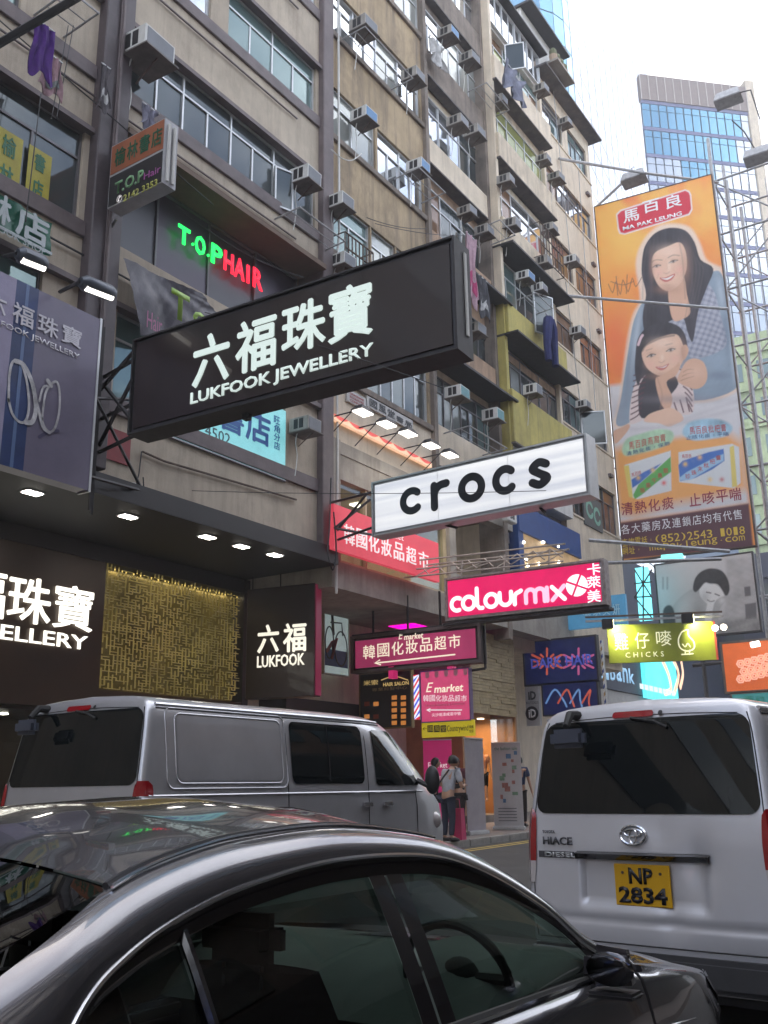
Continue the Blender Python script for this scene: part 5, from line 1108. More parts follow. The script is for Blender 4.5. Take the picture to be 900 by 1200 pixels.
# curved glass tower
tw = thing('glass_tower', 'curved blue glass skyscraper rising behind the terrace roofs', 'tower', loc=(0, 0, 0))
c_ = P(668, 95, y=95.0); cx_, cy_ = c_.x, 95.0
path = []
d2 = Vector((math.sin(math.radians(-6.8)), math.cos(math.radians(-6.8)))); R_ = 7.0
s0 = Vector((cx_ - 0.5, cy_ + 3)); cc = s0 + Vector((-d2.y, d2.x)) * R_
for k in range(9):
    t = math.radians(-6.8) * -1 + math.radians(-90 + 90 * k / 8)
    path.append(cc + Vector((math.cos(t), math.sin(t))) * R_)
base_ang = math.atan2(-(-d2.x), -(-d2.y))
path = []
nrm = Vector((d2.y, -d2.x))
for k in range(7):
    t = math.radians(95 * k / 6); path.append(cc + nrm * (R_ * math.cos(t)) - d2 * (R_ * math.sin(t)))
path = path[::-1]
left = path[0] + Vector((-26, 4)); pts2 = [left] + path + [s0 + d2 * (4 + 4 * k) for k in range(15)]
H0, NF = 0.0, 44
for i in range(len(pts2) - 1):
    p, q = pts2[i], pts2[i + 1]; u = (q - p).length
    fr2 = Fr((p.x, p.y, 0), (q.x - p.x, q.y - p.y, 0)); m_ = cur_b if i < 7 else cur_w
    for k0 in range(0, NF * 4, 12):
        wb = B(0.06, u - 0.06, k0 + 0.1, k0 + 3.9, -0.4, -0.1)
        for kk in (4, 8): wb.box(0.06, u - 0.06, k0 + kk + 0.1, k0 + kk + 3.9, -0.4, -0.1)
        o = wb.build('glazing', m_, tw); o.matrix_local = fr2.mat()
    o = MB().box(-0.03, 0.03, 0, NF * 4, -0.5, -0.06).build('mullion', cur_d if i < 8 else cur_w, tw); o.matrix_local = fr2.mat()
    o = B(0, u, 0, NF * 4, -0.9, -0.45).build('core', cur_d, tw); o.matrix_local = fr2.mat()
# flat glass office block
og = P(748, 88, y=105.0); u_ = Vector((math.sin(math.radians(46)), math.cos(math.radians(46)), 0))
fo = Fr((og.x, og.y, 0), u_); Ht = og.z; fo_w = fo.L(873, 110)[0]
of = thing('office_block', 'office block with blue mirror panes and a brown crown behind the scaffold', 'office block', fr=fo)
crown = mat('brown_crown', (0.22, 0.17, 0.15), 0.6, var=0.1)
zc = fo.L(757, 118)[1]; B(0, fo_w, zc, Ht, -0.6, 0.25).build('crown', crown, of)
for k in range(14): B(fo_w * k / 13 - 0.05, fo_w * k / 13 + 0.05, zc, Ht, 0.25, 0.32).build('crown_rib', mat('pale_rib', (0.5, 0.45, 0.42), 0.6), of)
MB().hexa([(10, 0, -12), (fo_w, 0, -12), (fo_w, 0, -0.25), (0, 0, -0.25), (10, zc, -12), (fo_w, zc, -12), (fo_w, zc, -0.25), (0, zc, -0.25)]).build('core', cur_d, of); B(fo_w, fo_w + 1.2, 0, Ht + 1, -14, 0.3).build('side_fin', pale, of)
sth = zc - fo.L(759, 149)[1]; pwid = fo_w / 13; cols_ = [cur_b, cur_b, cur_b, cur_w, cur_w, cur_w, cur_w, cur_w, cur_w, cur_w]
pmesh = {}
for r_i in range(9):
    z1 = zc - r_i * sth
    B(0, fo_w, z1 - 0.45, z1, -0.3, 0.12).build('spandrel', mat('spandrel_violet', (0.14, 0.15, 0.28), 0.4, var=0.1), of)
    for (hb, ht_) in ((0.28, 0.0), (1.0, 0.28)):
        y1_ = z1 - 0.5 - (sth - 0.5) * ht_; y0_ = z1 - 0.5 - (sth - 0.5) * hb + 0.1
        for c_i in range(13):
            m_ = cur_b if (r_i < 2 and c_i < 12 - r_i) or (r_i == 2 and 3 < c_i < 8) else cur_w
            key = (hb, m_.name)
            if key not in pmesh: me = B(0.08, pwid - 0.08, 0, y1_ - y0_, -0.05, 0.05).mesh('pane'); me.materials.append(m_); pmesh[key] = me
            o = link('pane', pmesh[key], of); o.location = (pwid * c_i, y0_, 0)
# next block beyond the side street
navyb = mat('navy_cladding', (0.03, 0.035, 0.06), 0.5, var=0.2); greyst = mat('grey_stone', (0.32, 0.31, 0.30), 0.7, var=0.15)
nb = thing('bank_building', 'dark low bank building with blue lettering beyond the side street', 'building', fr=FF(-16.8, 44))
f_ = FF(-16.8, 44)
B(0, 22, 0, 13, -20, -0.3).build('core', navyb, nb)
z1, z0 = f_.L(715, 770)[1], f_.L(715, 808)[1]; xb = f_.L(750, 800)[0]
B(0, 22, z0, z1, -0.3, 0.1).build('fascia', navyb, nb); B(0, 22, 0.3, z0 - 0.02, -0.3, 0.0).build('stone_wall', greyst, nb)
for i, ch in enumerate('citibank'[2:]): tt(ch, f_, nb, 700 + i * 7.4, 706 + i * 7.4, 778 + i * 1.2, 795 + i * 1.2, em('bank_letters', (0.35, 0.60, 0.85), 0.7), bold=0.02, off=0.11, name='letter')
B(xb, xb + 5.2, z0 - 0.1, z1 + 0.6, 0.1, 0.3).build('screen', mat('screen_cyan', (0.05, 0.3, 0.35), 0.3, emit=(0.08, 0.65, 0.75), es=0.8, var=0.3, scale=0.5), nb)
fk = f_.at(0, 0, 0.3)
for q in ([(775, 772), (783, 790), (786, 808), (779, 812)], [(788, 772), (795, 790), (790, 812)], [(798, 775), (800, 790), (797, 805)]):
    pts = [fk.L(*p) for p in q]; stroke(nb, catmull(pts, 4, False), 0.16, mat('screen_skin', (0.5, 0.3, 0.2), 0.4, emit=(0.75, 0.42, 0.28), es=0.6), 0.31, 'screen_figure')
tt('■■■■■■■■', fk, nb, 757, 797, 805, 811, em('screen_white', (0.8, 0.9, 0.9), 0.8), off=0.33, name='screen_caption')
for i, ch in enumerate('匯豐銀行'): tt(ch, f_, nb, 755 + i * 7.5, 761 + i * 7.5, 824 + i, 836 + i, black, bold=0.03, off=0.02, name='letter')
def nblock(name, label, x0, x1, y0, y1, h, m, wm, nx, nz, side=True):
    t = thing(name, label, 'building', fr=PF(y0, x0)); w_ = x1 - x0
    B(0, w_, 0, h, -(y1 - y0), 0).build('wall', m, t)
    wme = B(0, 1.3, 0, 1.5, 0, 0.06).mesh('window'); wme.materials.append(wm); ame = B(0, 0.6, 0, 0.4, 0, 0.5).mesh('air_conditioner'); ame.materials.append(white)
    for i in range(nx):
        for j in range(nz):
            o = link('window', wme, t); o.location = (w_ * (i + 0.5) / nx - 0.65, 4.2 + j * (h - 5) / nz, 0)
            if (i * 7 + j * 3) % 4 == 0: o = link('window_cooler', ame, t); o.location = (w_ * (i + 0.5) / nx - 0.3, 3.6 + j * (h - 5) / nz, 0.02)
    for j in range(nz + 1): B(-0.1, w_ + 0.1, 3.3 + j * (h - 5) / nz, 3.5 + j * (h - 5) / nz, 0, 0.25).build('ledge', m, t)
    return t
greenb = mat('pale_green_render', (0.42, 0.50, 0.30), 0.85, var=0.3, scale=0.4, streak=0.5, dirt=(0.15, 0.2, 0.12))
x0g = P(843, 450, y=75).x
nblock('tenement_building', 'pale green old tenement seen through the scaffold at the right edge', x0g, x0g + 12, 75, 90, 35.5, greenb, wg('far_glass', (0.2, 0.26, 0.25), 0.3), 5, 10)
nblock('tenement_building', 'dark navy block behind the black and white poster at the right edge', x0g - 3, x0g + 8, 66, 74, 16, navyb, G_DARK, 4, 4)
nblock('tenement_building', 'far grey block closing the street at the right', -10, 30, 110, 120, 24, greyst, G_DARK, 12, 6)
nblock('tenement_building', 'brown block beyond the bank at the end of the side street', -70, -38, 60, 75, 20, grimy, G_DARK, 8, 5)
# black and white poster of a woman
F50 = PF(47.0)
g, s, w_, h_ = panel('large black and white poster of a resting short-haired woman under the tall billboard', 768, 663, 891, 738, mat('poster_bw', (0.36, 0.36, 0.37), 0.5, var=0.25, scale=0.35), 0.3, F50, cat='billboard', name='poster_billboard', fm=dsteel, t=0.08)
PB = Painter(g, 0, w_, 0, h_, 150, 100, (0.50, 0.50, 0.51)); PB.mix(np.clip(0.35 + 0.5 * PB.noise(0.05, 3), 0, 1) * 0.35, (0.34, 0.34, 0.35))
bwd, bws, bwl = (0.022, 0.022, 0.026), (0.38, 0.38, 0.39), (0.66, 0.66, 0.67)
PB.poly([(850, 655), (892, 652), (893, 748), (845, 745), (852, 700)], (0.40, 0.40, 0.41), 2, False, 1, 0.3, 0.12); PB.poly([(873, 708), (886, 706), (887, 725), (874, 726)], (0.12, 0.12, 0.13), 0.7, False); PB.poly([(872, 688), (879, 687), (880, 698), (873, 699)], (0.1, 0.1, 0.11), 0.6, False); PB.poly([(840, 728), (893, 722), (893, 748), (840, 748)], (0.2, 0.2, 0.2), 3, False, 0.8, 0.6, 0.3)
for x_, y_ in ((777, 684), (782, 684)): PB.line([(x_, y_ - 7), (x_, y_ + 6)], 2.2, (0.24, 0.24, 0.25), 0.8, 0.7, 0)
PB.poly([(783, 738), (785, 720), (791, 707), (803, 695), (816, 689), (826, 698), (829, 716), (822, 738)], bws, 1.0, True, 1, 0.12, 0.1); PB.blob(800, 712, 9, 14, (0.6, 0.6, 0.61), 0.6, 30); PB.blob(818, 720, 6, 12, (0.16, 0.16, 0.17), 0.5)
PB.poly([(779, 738), (777, 716), (784, 709), (790, 716), (791, 738)], bwd, 1.0)
PB.poly([(820, 690), (830, 682), (843, 688), (849, 699), (843, 707), (832, 709), (822, 701)], bwl, 0.8); PB.blob(826, 700, 5, 7, (0.3, 0.3, 0.31), 0.5)
PB.poly([(812, 689), (815, 677), (823, 669), (834, 666), (846, 669), (853, 679), (855, 691), (851, 699), (847, 693), (841, 685), (832, 684), (826, 683), (820, 690), (815, 694)], bwd, 0.8, True, 1, 0.6, 0.6)
PB.poly([(829, 707), (838, 705), (837, 738), (826, 738)], bwl, 0.8); PB.poly([(837, 707), (850, 698), (854, 702), (844, 713), (840, 738), (834, 738)], bws, 0.8); PB.blob(846, 704, 4, 4, bwl, 0.7)
PB.line([(828, 694), (833, 695)], 1.3, bwd); PB.line([(838, 696), (843, 698)], 1.3, bwd); PB.line([(829, 703), (833, 705), (837, 704)], 1.2, (0.15, 0.15, 0.15))
PB.finish(s, 'printed_picture')
# cyan lit screen behind lattice, left of the poster
g, s, w_, h_ = panel('tall cyan lit screen behind dark lattice left of the black and white poster', 744, 666, 764, 726, mat('cyan_screen', (0.1, 0.5, 0.6), 0.4, emit=(0.15, 0.80, 0.90), es=0.8, var=0.15), 0.2, PF(45.5), name='lit_screen')
for p, q in (((744, 668), (764, 700)), ((764, 668), (744, 700)), ((744, 700), (764, 724)), ((754, 664), (754, 728)), ((744, 700), (764, 699)), ((744, 684), (764, 682))): strokepx(g, s, [p, q], 1.5, dsteel, 0.3, 'lattice_bar', 0, 0.05)
bar_thing('teal lit lamp housing under the tall billboard', [(P(776, 655, y=36), P(800, 653, y=36))], 0.16, name='lit_tube', cat='lamp', m=mat('teal_tube', (0.05, 0.3, 0.3), 0.4, emit=(0.15, 0.7, 0.7), es=0.8))
# orange and teal signs at the right edge
g, s, w_, h_ = panel('orange sign board with pale pattern and a lamp above, right edge', 846, 755, 925, 806, mat('orange_panel', (0.60, 0.13, 0.04), 0.5, var=0.25, scale=0.7, emit=(0.6, 0.12, 0.03), es=0.25), 0.25, PF(27.0), fm=grimy, t=0.06)
pk = mat('peach_print_glow', (0.75, 0.42, 0.30), 0.5, var=0, emit=(0.8, 0.42, 0.3), es=0.25)  # plain print; a faint glow is added to keep it pale
for i in range(5):
    for j in range(3):
        cx, cy = g.L(868 + i * 8 + (j % 2) * 4, 778 + j * 9 - i * 2); stroke(s, arc(cx, cy, 0.10, 0, 360, 6), 0.022, pk, 0.01, 'printed_cell'); stroke(s, arc(cx, cy, 0.045, 0, 360, 6), 0.02, pk, 0.01, 'printed_cell')
g, s, w_, h_ = panel('teal sign with faint green characters below the orange one', 858, 814, 925, 831, mat('teal_panel', (0.06, 0.22, 0.22), 0.5, emit=(0.05, 0.25, 0.25), es=0.2), 0.2, PF(27.0), fm=grimy, t=0.04)
for i, ch in enumerate('電訊'): tt(ch, g, s, 872 + i * 14, 883 + i * 14, 816, 829, mat('green_print3', (0.05, 0.35, 0.22), 0.5), name='letter')
bar_thing('small lamp over the orange sign at the right edge', [(P(880, 756, y=26.6), P(890, 754, y=26.6))], 0.08, name='sign_lamp', cat='lamp', m=em('lamp_lit', (1, 0.95, 0.85), 5))
bar_thing('dark street pole between the screen and the orange sign', [(P(824, 772, y=40), (P(824, 772, y=40).x, 40, 0.3)), (P(812, 780, y=40), P(846, 776, y=40))], 0.09, name='street_pole', cat='pole', m=dsteel)
# hair shop signs right of the stone wall
PH = PF(28.5)
g, s, w_, h_ = panel('dark blue hair shop sign with flaming orange lettering, upper one', 614, 754, 700, 796, mat('deep_blue', (0.012, 0.022, 0.09), 0.4, var=0.3, emit=(0.01, 0.03, 0.3), es=0.03), 0.2, PH, fm=dsteel, t=0.06)
og_ = em('ember', (0.55, 0.10, 0.06), 0.6)
for c0_ in (641, 678):
    for k in range(12):
        t = k * 30; strokepx(g, s, [(c0_ + 9 * math.cos(math.radians(t)), 775 + 6 * math.sin(math.radians(t))), (c0_ + (20 if k % 2 else 15) * math.cos(math.radians(t)), 775 + (15 if k % 2 else 9) * math.sin(math.radians(t)))], 2.6, og_ if c0_ == 641 else em('ember_pink', (0.50, 0.10, 0.25), 0.6), 0.006, 'printed_flame')
tt('DARK HAIR', g, s, 622, 695, 769, 781, mat('blue_letters', (0.05, 0.08, 0.4), 0.5, emit=(0.1, 0.12, 0.6), es=0.12), bold=0.02, off=0.014)
g, s, w_, h_ = panel('lower blue hair shop sign with red swirls', 636, 803, 701, 834, mat('deep_blue', (0.012, 0.03, 0.16), 0.4), 0.2, PH, fm=dsteel, t=0.05)
for k in range(4): strokepx(g, s, [(640 + k * 14, 824), (650 + k * 14, 808), (660 + k * 10, 820), (664 + k * 9, 828)], 2.2, og_ if k % 2 else em('ember_blue', (0.15, 0.3, 0.6), 0.6), 0.006, 'printed_flame', 4)
g, s, w_, h_ = panel('white and black iD sign left of the lower blue hair sign', 615, 805, 633, 850, mat('white_grey_panel', (0.45, 0.44, 0.46), 0.5), 0.15, PH)
tt('iD', g, s, 619, 628, 810, 820, blk, bold=0.04); cx, cy = g.L(623.5, 836); stroke(s, arc(cx, cy, 0.11, 0, 360, 20), 0.11, blk, 0.004, 'disc'); tt('iD', g, s, 619.5, 628, 831, 841, wpr, bold=0.03, off=0.016)
tt('KUTOIDS', g, s, 617, 631, 822, 825, blk)
g, s, w_, h_ = panel('barber pole with gold, white and blue stripes right of the hair signs', 703, 750, 711, 832, white, 0.15, PF(27.9), cat='barber pole', name='barber_pole')
stripes(s, w_, h_, [mat('gold_stripe', (0.40, 0.27, 0.10), 0.5), mat('white_stripe', (0.7, 0.7, 0.7), 0.5), mat('blue_stripe', (0.03, 0.07, 0.3), 0.5), mat('white_stripe', (0.7, 0.7, 0.7), 0.5)], 1.3, 0.11)
g, s, w_, h_ = panel('blue shop sign with pale characters behind the crimson sign', 664, 704, 735, 731, mat('mid_blue', (0.07, 0.22, 0.38), 0.5, var=0.15, emit=(0.05, 0.25, 0.45), es=0.15), 0.15, PF(30.0))
for i, ch in enumerate('曬家美妍'): tt(ch, g, s, 683 + i * 11.5, 692 + i * 11.5, 709 - i * 0.5, 722 - i * 0.5, mat('pale_cyan_print', (0.35, 0.55, 0.65), 0.5, var=0), bold=0.02, name='letter')
# stone clad shop with warm interior
st = thing('clothing_shop', 'clothing shop with a beige stone fascia over a warm lit window', 'shop', fr=FF(-13.0, 0)); fs2 = FF(-13.0, 0)
ya0, ya1 = fs2.L(553, 860)[0], fs2.L(606, 860)[0]; zf0, zf1 = fs2.L(580, 838)[1], 5.75
wood = mat('warm_wood', (0.40, 0.20, 0.08), 0.5, var=0.25, scale=2); stone = mat('beige_stone', (0.42, 0.34, 0.20), 0.7, var=0.3, scale=3)
r_ = random.Random(5); nrow = 26; tiles = [[MB().box(0, l_, 0, 0.098, 0, d_).mesh('stone_strip') for d_ in (0.02, 0.03, 0.04)] for l_ in (0.5, 0.8, 1.1)]
for a_ in tiles:
    for b_ in a_: b_.materials.append(stone)
hh_ = (zf1 - zf0) / nrow
B(ya0, ya1, zf0, zf1, -1.8, -0.001).build('fascia_core', grimy, st)
for j in range(nrow):
    x = ya0 + r_.choice((0, .2, .35))
    x = ya0
    while x < ya1 - 0.06:
        i_ = r_.randrange(3); L_ = (0.5, 0.8, 1.1)[i_]
        o = link('stone_strip', tiles[i_][r_.randrange(3)], st); o.location = (x, zf0 + j * hh_, 0); o.scale = (min(1, (ya1 - x) / L_) * 0.985, hh_ * 0.93 / 0.098, 1); x += L_
gr_ = G(-13, 25)
B(ya0, ya1, gr_, zf0, -2.2, -2.1).build('back_wall', wood, st); B(ya1 - 0.1, ya1, gr_, zf0, -2.1, 0).build('side_wall', wood, st); B(ya0, ya0 + 0.1, gr_, zf0, -2.1, -0.3).build('side_wall', wood, st)
B(ya0, ya1, gr_ + 0.1, gr_ + 0.32, -2.1, 0.0).build('plinth', grimy, st)
for k in range(4): B(ya0 + (k + 0.3) * (ya1 - ya0) / 4, ya0 + (k + 0.3) * (ya1 - ya0) / 4 + 0.05, gr_ + .3, zf0, -2.09, -2.03).build('trim', black, st)
for k in range(3): B(ya0 + 0.4 + k * 0.9, ya0 + 0.55 + k * 0.9, zf0 - 0.03, zf0 - 0.01, -1.0, -0.85).build('spot', em('spot_lit2', (1, 0.85, 0.6), 12), st)
B(ya0 + 1.2, ya1 - 0.1, gr_ + 0.32, zf0, -0.05, -0.04).build('shop_glass', GL_CLEAR, st)
l = bpy.data.lights.new('shop_lamp', 'AREA'); l.size = 1.5; l.energy = 32; l.color = (1, 0.62, 0.3); o = bpy.data.objects.new('shop_lamp', l); COL.objects.link(o); o.location = (-14.1, (ya0 + ya1) / 2, zf0 - 0.1)
# blue fronted upstairs shop
bf = thing('upstairs_shop', 'upstairs shop with a slanted blue front and small warm lamps under the yellow bands', 'shop', fr=FF(XF, 0)); fb = FF(XF + 0.1)
blu = mat('blue_front', (0.02, 0.07, 0.25), 0.5, var=0.15)
a0, b1 = fb.L(606, 600); a1, b0 = fb.L(680, 640)
B(a0 + 0.05, a1, fb.L(640, 636)[1], fb.L(640, 606)[1], -0.3, 0.12).build('blue_fascia', blu, bf); B(a0, a0 + 0.35, 6.9, fb.L(607, 600)[1], -0.3, 0.1).build('blue_post', blu, bf)
zq = fb.L(640, 636)[1]; B(a0 + 0.35, a1, 6.9, zq, -0.15, 0.03).build('window_back', mat('warm_back', (0.32, 0.24, 0.15), 0.6, var=0.3, emit=(0.6, 0.38, 0.18), es=0.18), bf)
for px, py in ((617, 635), (620, 655), (635, 660), (657, 640), (658, 658), (622, 662), (640, 635)):
    a, b_ = fb.L(px, py, 0.1); MB().ell((a, b_, 0.1), 0.05, 0.05, 0.05, 8, 6).build('bulb', em('spot_lit', (1, 0.88, 0.7), 14), bf)
g_, s_, w_, h_ = ffpanel('grey wall sign with green circles, beside the foot of the tall billboard', 683, 577, 707, 625, mat('grey_green_sign', (0.12, 0.13, 0.13), 0.5), off=0.05)
for k in range(2): stroke(s_, arc(w_ * (.3 + .4 * k), h_ * (.55 - .1 * k), 0.28, 30, 330, 14), 0.07, mat('mint2', (0.25, 0.5, 0.4), 0.5), 0.004, 'printed_ring')
bx = thing('number_box', 'white junction box numbered 58 under the white lit sign', 'box', loc=P(597, 606, x=-12.2))
B(-0.1, 0.1, -0.3, 0.3, -0.17, 0.17).build('case', white, bx, bevel=0.02); t_ = text('58', bx, -0.14, -0.08, 0.14, 0.08, blk, bold=0.03, off=0); t_.rotation_euler = (math.pi / 2, 0, math.pi / 2); t_.location = (0.102, 0, 0)
# ================================================================== vehicles
silver = mat('silver_paint', (0.50, 0.50, 0.53), 0.30, metal=0.5, var=0.10, scale=2.5, coat=0.8)
whitep = mat('pearl_white_paint', (0.62, 0.62, 0.66), 0.30, metal=0.25, var=0.05, scale=2, coat=0.8)
vglass = mat('van_glass', (0.006, 0.008, 0.009), 0.02, var=0.0)
chrome = mat('chrome', (0.75, 0.75, 0.77), 0.12, metal=1.0, var=0.0)
redl = mat('red_lens', (0.30, 0.01, 0.015), 0.12, var=0.15, coat=1.0); clearl = mat('clear_lens', (0.55, 0.5, 0.5), 0.1, var=0.1, coat=1.0)
tyre_m = rubber; rim_m = mat('rim_alloy', (0.40, 0.40, 0.42), 0.35, metal=0.8, var=0.1)
def interp(x, xs, ys): return float(np.interp(x, xs, ys))
VZ = [0.28, 0.34, 0.50, 0.80, 1.05, 1.20, 1.35, 1.50, 1.65, 1.75, 1.82, 1.87, 1.905, 1.93, 1.95, 1.962, 1.97, 1.975, 1.98]
VX = [0.80, 0.82, 0.838, 0.847, 0.846, 0.840, 0.828, 0.812, 0.794, 0.780, 0.765, 0.745, 0.715, 0.67, 0.60, 0.48, 0.36, 0.2, 0.0]
RZ, RY = [0.28, 0.6, 1.1, 1.25, 1.84, 1.93, 1.98], [0.06, 0.0, 0.02, 0.04, 0.15, 0.19, 0.26]
FZ, FYv = [0.28, 0.55, 0.80, 1.02, 1.12, 1.80, 1.90, 1.98], [4.72, 4.76, 4.75, 4.70, 4.60, 3.74, 3.52, 3.25]
def vfac(y, z):
    r_ = interp(z, RZ, RY); f_ = interp(z, FZ, FYv); d = y - r_; e = f_ - y; k = 1.0
    if d < 0.09: k *= 1 - 0.055 * (1 - math.sqrt(max(0, 1 - ((0.09 - max(d, 0)) / 0.09) ** 2)))
    if e < 0.9: k *= 1 - 0.15 * (1 - max(e, 0) / 0.9) ** 2.2
    return k
def vside(y, z, off=0.0, sgn=1): return Vector((sgn * (interp(z, VZ, VX) * vfac(y, z) + off), y, z))
def make_van(name, label, paint, loc, rz, detail_rear=True):
    t = thing(name, label, 'van', loc=loc); t.rotation_euler.z = rz
    ts = [0, 0.004, 0.01, 0.016, 0.025, 0.05, 0.15, 0.3, 0.45, 0.6, 0.7, 0.78, 0.84, 0.89, 0.93, 0.96, 0.98, 1.0]
    def dent(x, z):
        if not detail_rear: return 0
        return 0.028 * math.exp(-((x - 0.36) ** 2 / 0.012 + (z - 1.0) ** 2 / 0.02)) + 0.02 * math.exp(-((x - 0.18) ** 2 / 0.006 + (z - 0.66) ** 2 / 0.01)) + 0.012 * math.exp(-((x - 0.15) ** 2 / 0.004 + (z - 1.17) ** 2 / 0.01))
    def rear(x, z, off=0.0):
        w_ = max(0.05, interp(z, VZ, VX)); a = max(-1, min(1, x / w_))
        y = interp(z, RZ, RY) - 0.035 * (1 - a * a) + dent(x, z)
        if detail_rear:   # pressed plate recess
            if -0.43 < x < 0.42 and 0.70 < z < 1.03:
                k = min(1, (x + 0.43) / 0.03, (0.42 - x) / 0.03, (z - 0.70) / 0.06, (1.03 - z) / 0.02); y += 0.035 * k
            y += 0.012 * math.exp(-((z - 0.64) / 0.02) ** 2)
        return Vector((x, y - off, z))
    mb = MB()
    for sg in (1, -1):
        rows = []
        zz = list(VZ)
        for z in zz:
            r_ = interp(z, RZ, RY); f_ = interp(z, FZ, FYv)
            rows.append([vside(r_ + (f_ - r_) * q, z, 0, sg) for q in ts])
        mb.grid(rows)
    zs = sorted(set(VZ + [0.6 + 0.02 * i for i in range(24)] + [1.1, 1.15, 1.25]))
    rows = [[rear(a * interp(z, VZ, VX) * 0.945 / 1.0, z) for a in [i / 30.0 for i in range(-30, 31)]] for z in zs]
    for r_ in rows:
        for p in (0, -1): r_[p] = vside(interp(r_[p].z, RZ, RY), r_[p].z, 0, -1 if p == 0 else 1)
    mb.grid(rows)
    rows = [[Vector((a * interp(z, VZ, VX) * 0.85, interp(z, FZ, FYv) + 0.16 * (1 - a * a), z)) for a in [i / 8.0 for i in range(-8, 9)]] for z in VZ]
    mb.grid(rows)
    mb.build('body', paint, t, smooth=True, merge=0.004, angle=50)
    B(-0.78, 0.78, 0.1, 4.6, 0.22, 0.32).build('chassis', black, t)
    def patch(fn, u0, u1, v0, v1, r, off, m, nm, taper=0.0, slant=0.0, nu=14):
        vs = sorted(set([v0 + r * (1 - math.cos(math.pi / 2 * i / 5)) for i in range(6)] + [v1 - r * (1 - math.cos(math.pi / 2 * i / 5)) for i in range(6)] + [v0 + (v1 - v0) * i / 8 for i in range(1, 8)]))
        rows = []
        for v in vs:
            d = min(v - v0, v1 - v); ins = r - math.sqrt(max(0, r * r - (r - d) ** 2)) if d < r else 0
            k = (v - v0) / (v1 - v0); a = u0 + ins + taper * k; b_ = u1 - ins - taper * k - slant * k
            rows.append([fn(a + (b_ - a) * i / nu, v, off) for i in range(nu + 1)])
        return MB().grid(rows).build(nm, m, t, smooth=True)
    side = lambda y, z, o: vside(y, z, o, 1)
    sidel = lambda y, z, o: vside(y, z, o, -1)
    # rear glass with black surround
    g_ = patch(rear, -0.765, 0.765, 1.27, 1.855, 0.08, 0.006, vglass, 'rear_glass', 0.06, nu=30)
    # high brake lamp, tail lamps
    patch(rear, -0.19, 0.10, 1.865, 1.905, 0.018, 0.012, redl, 'brake_lamp')
    patch(rear, 0.135, 0.165, 1.87, 1.90, 0.014, 0.015, black, 'washer_nozzle')
    for sg in (1, -1):
        mb = MB(); rows = []
        for i in range(15):
            z = 0.84 + 0.46 * i / 14; w_ = interp(z, VZ, VX); k = math.sin(math.pi * min(1, max(0.08, i / 14))) ** 0.3
            rows.append([rear(sg * w_ * (0.945 - 0.05 * k), z, 0.008), rear(sg * w_ * 0.945, z, 0.016), vside(interp(z, RZ, RY) + 0.03, z, 0.012, sg), vside(interp(z, RZ, RY) + 0.05 + 0.07 * k, z, 0.010, sg)])
        lo_ = MB().grid(rows[:5]).build('tail_lamp_lower', clearl, t, smooth=True); MB().grid(rows[4:]).build('tail_lamp', redl, t, smooth=True)
    # handle bar, plate, badge, lettering
    mb = MB(); rows = [[rear(x, z, o) for x in [(-0.44 + 0.88 * i / 12) for i in range(13)]] for z, o in ((0.995, 0.0), (0.995, 0.03), (1.03, 0.04), (1.042, 0.0))]
    mb.grid(rows).build('tailgate_handle', blackg, t, smooth=True, angle=30)
    pf = Fr((0.0, -0.03, 0), (1, 0, 0))
    if detail_rear:
        pl = B(-0.185, 0.185, -0.012, 0.0, 0.735, 0.975).build('number_plate', mat('plate_yellow', (0.70, 0.38, 0.01), 0.45, var=0.08), t, bevel=0.004, seg=1); pl.location.y = -0.036 + 0.034
        for s_, z0_, z1_, x0_, x1_ in (('NP', 0.862, 0.955, -0.085, 0.075), ('2834', 0.75, 0.845, -0.16, 0.16)):
            o = text(s_, t, x0_, z0_, x1_, z1_, blk, bold=0.035, off=0.0, ext=0.003, name='plate_characters'); o.rotation_euler = (math.pi / 2, 0, 0); o.location = (0, -0.0155, 0)
        for sx in (-1, 1): o = MB().tube([(sx * 0.125, -0.012, 0.925), (sx * 0.125, -0.02, 0.925)], 0.009, 8).build('plate_bolt', rust, t)
        for pts, r_ in ((arc(-0.03, 1.145, 0.085, 0, 360, 28, 0.055), 0.009), (arc(-0.03, 1.158, 0.058, 0, 360, 24, 0.022), 0.007), (arc(-0.03, 1.138, 0.024, 0, 360, 20, 0.043), 0.007)):
            MB().tube([rear(x, z, 0.014) for x, z in pts], r_, 6, cap=False).build('badge', chrome, t, smooth=True)
        dk = mat('badge_dark', (0.10, 0.10, 0.11), 0.4, metal=0.5)
        for s_, z0_, z1_, x0_, x1_ in (('TOYOTA', 1.145, 1.165, -0.70, -0.60), ('HIACE', 1.075, 1.125, -0.70, -0.47), ('DIESEL', 1.0, 1.03, -0.69, -0.45)):
            o = text(s_, t, x0_, z0_, x1_, z1_, dk if s_ != 'DIESEL' else alu, bold=0.03, off=0.0, ext=0.003, name='badge_lettering'); o.rotation_euler = (math.pi / 2, 0, -0.0625)
            o.location = (0, -0.045, 0)
        q = MB().grid([[rear(x, z, 0.004) for x in (-0.74, -0.6, -0.46)] for z in (0.995, 1.035)]).build('badge_bar', mat('badge_dark2', (0.06, 0.06, 0.07), 0.4), t)
    # black rear bumper and seams
    B(-0.80, 0.80, -0.06, 0.12, 0.30, 0.48).build('rear_bumper', mat('grey_plastic', (0.05, 0.05, 0.055), 0.6, var=0.2), t, bevel=0.03)
    seam = lambda pts, r_=0.0045, nm='door_seam': MB().tube(pts, r_, 5).build(nm, black, t)
    seam([rear(x, 0.515, 0.0) for x in np.linspace(-0.76, 0.76, 20)])
    for sg in (1, -1): seam([rear(sg * interp(z, VZ, VX) * 0.925, z, -0.001) for z in np.linspace(0.515, 1.86, 24)])
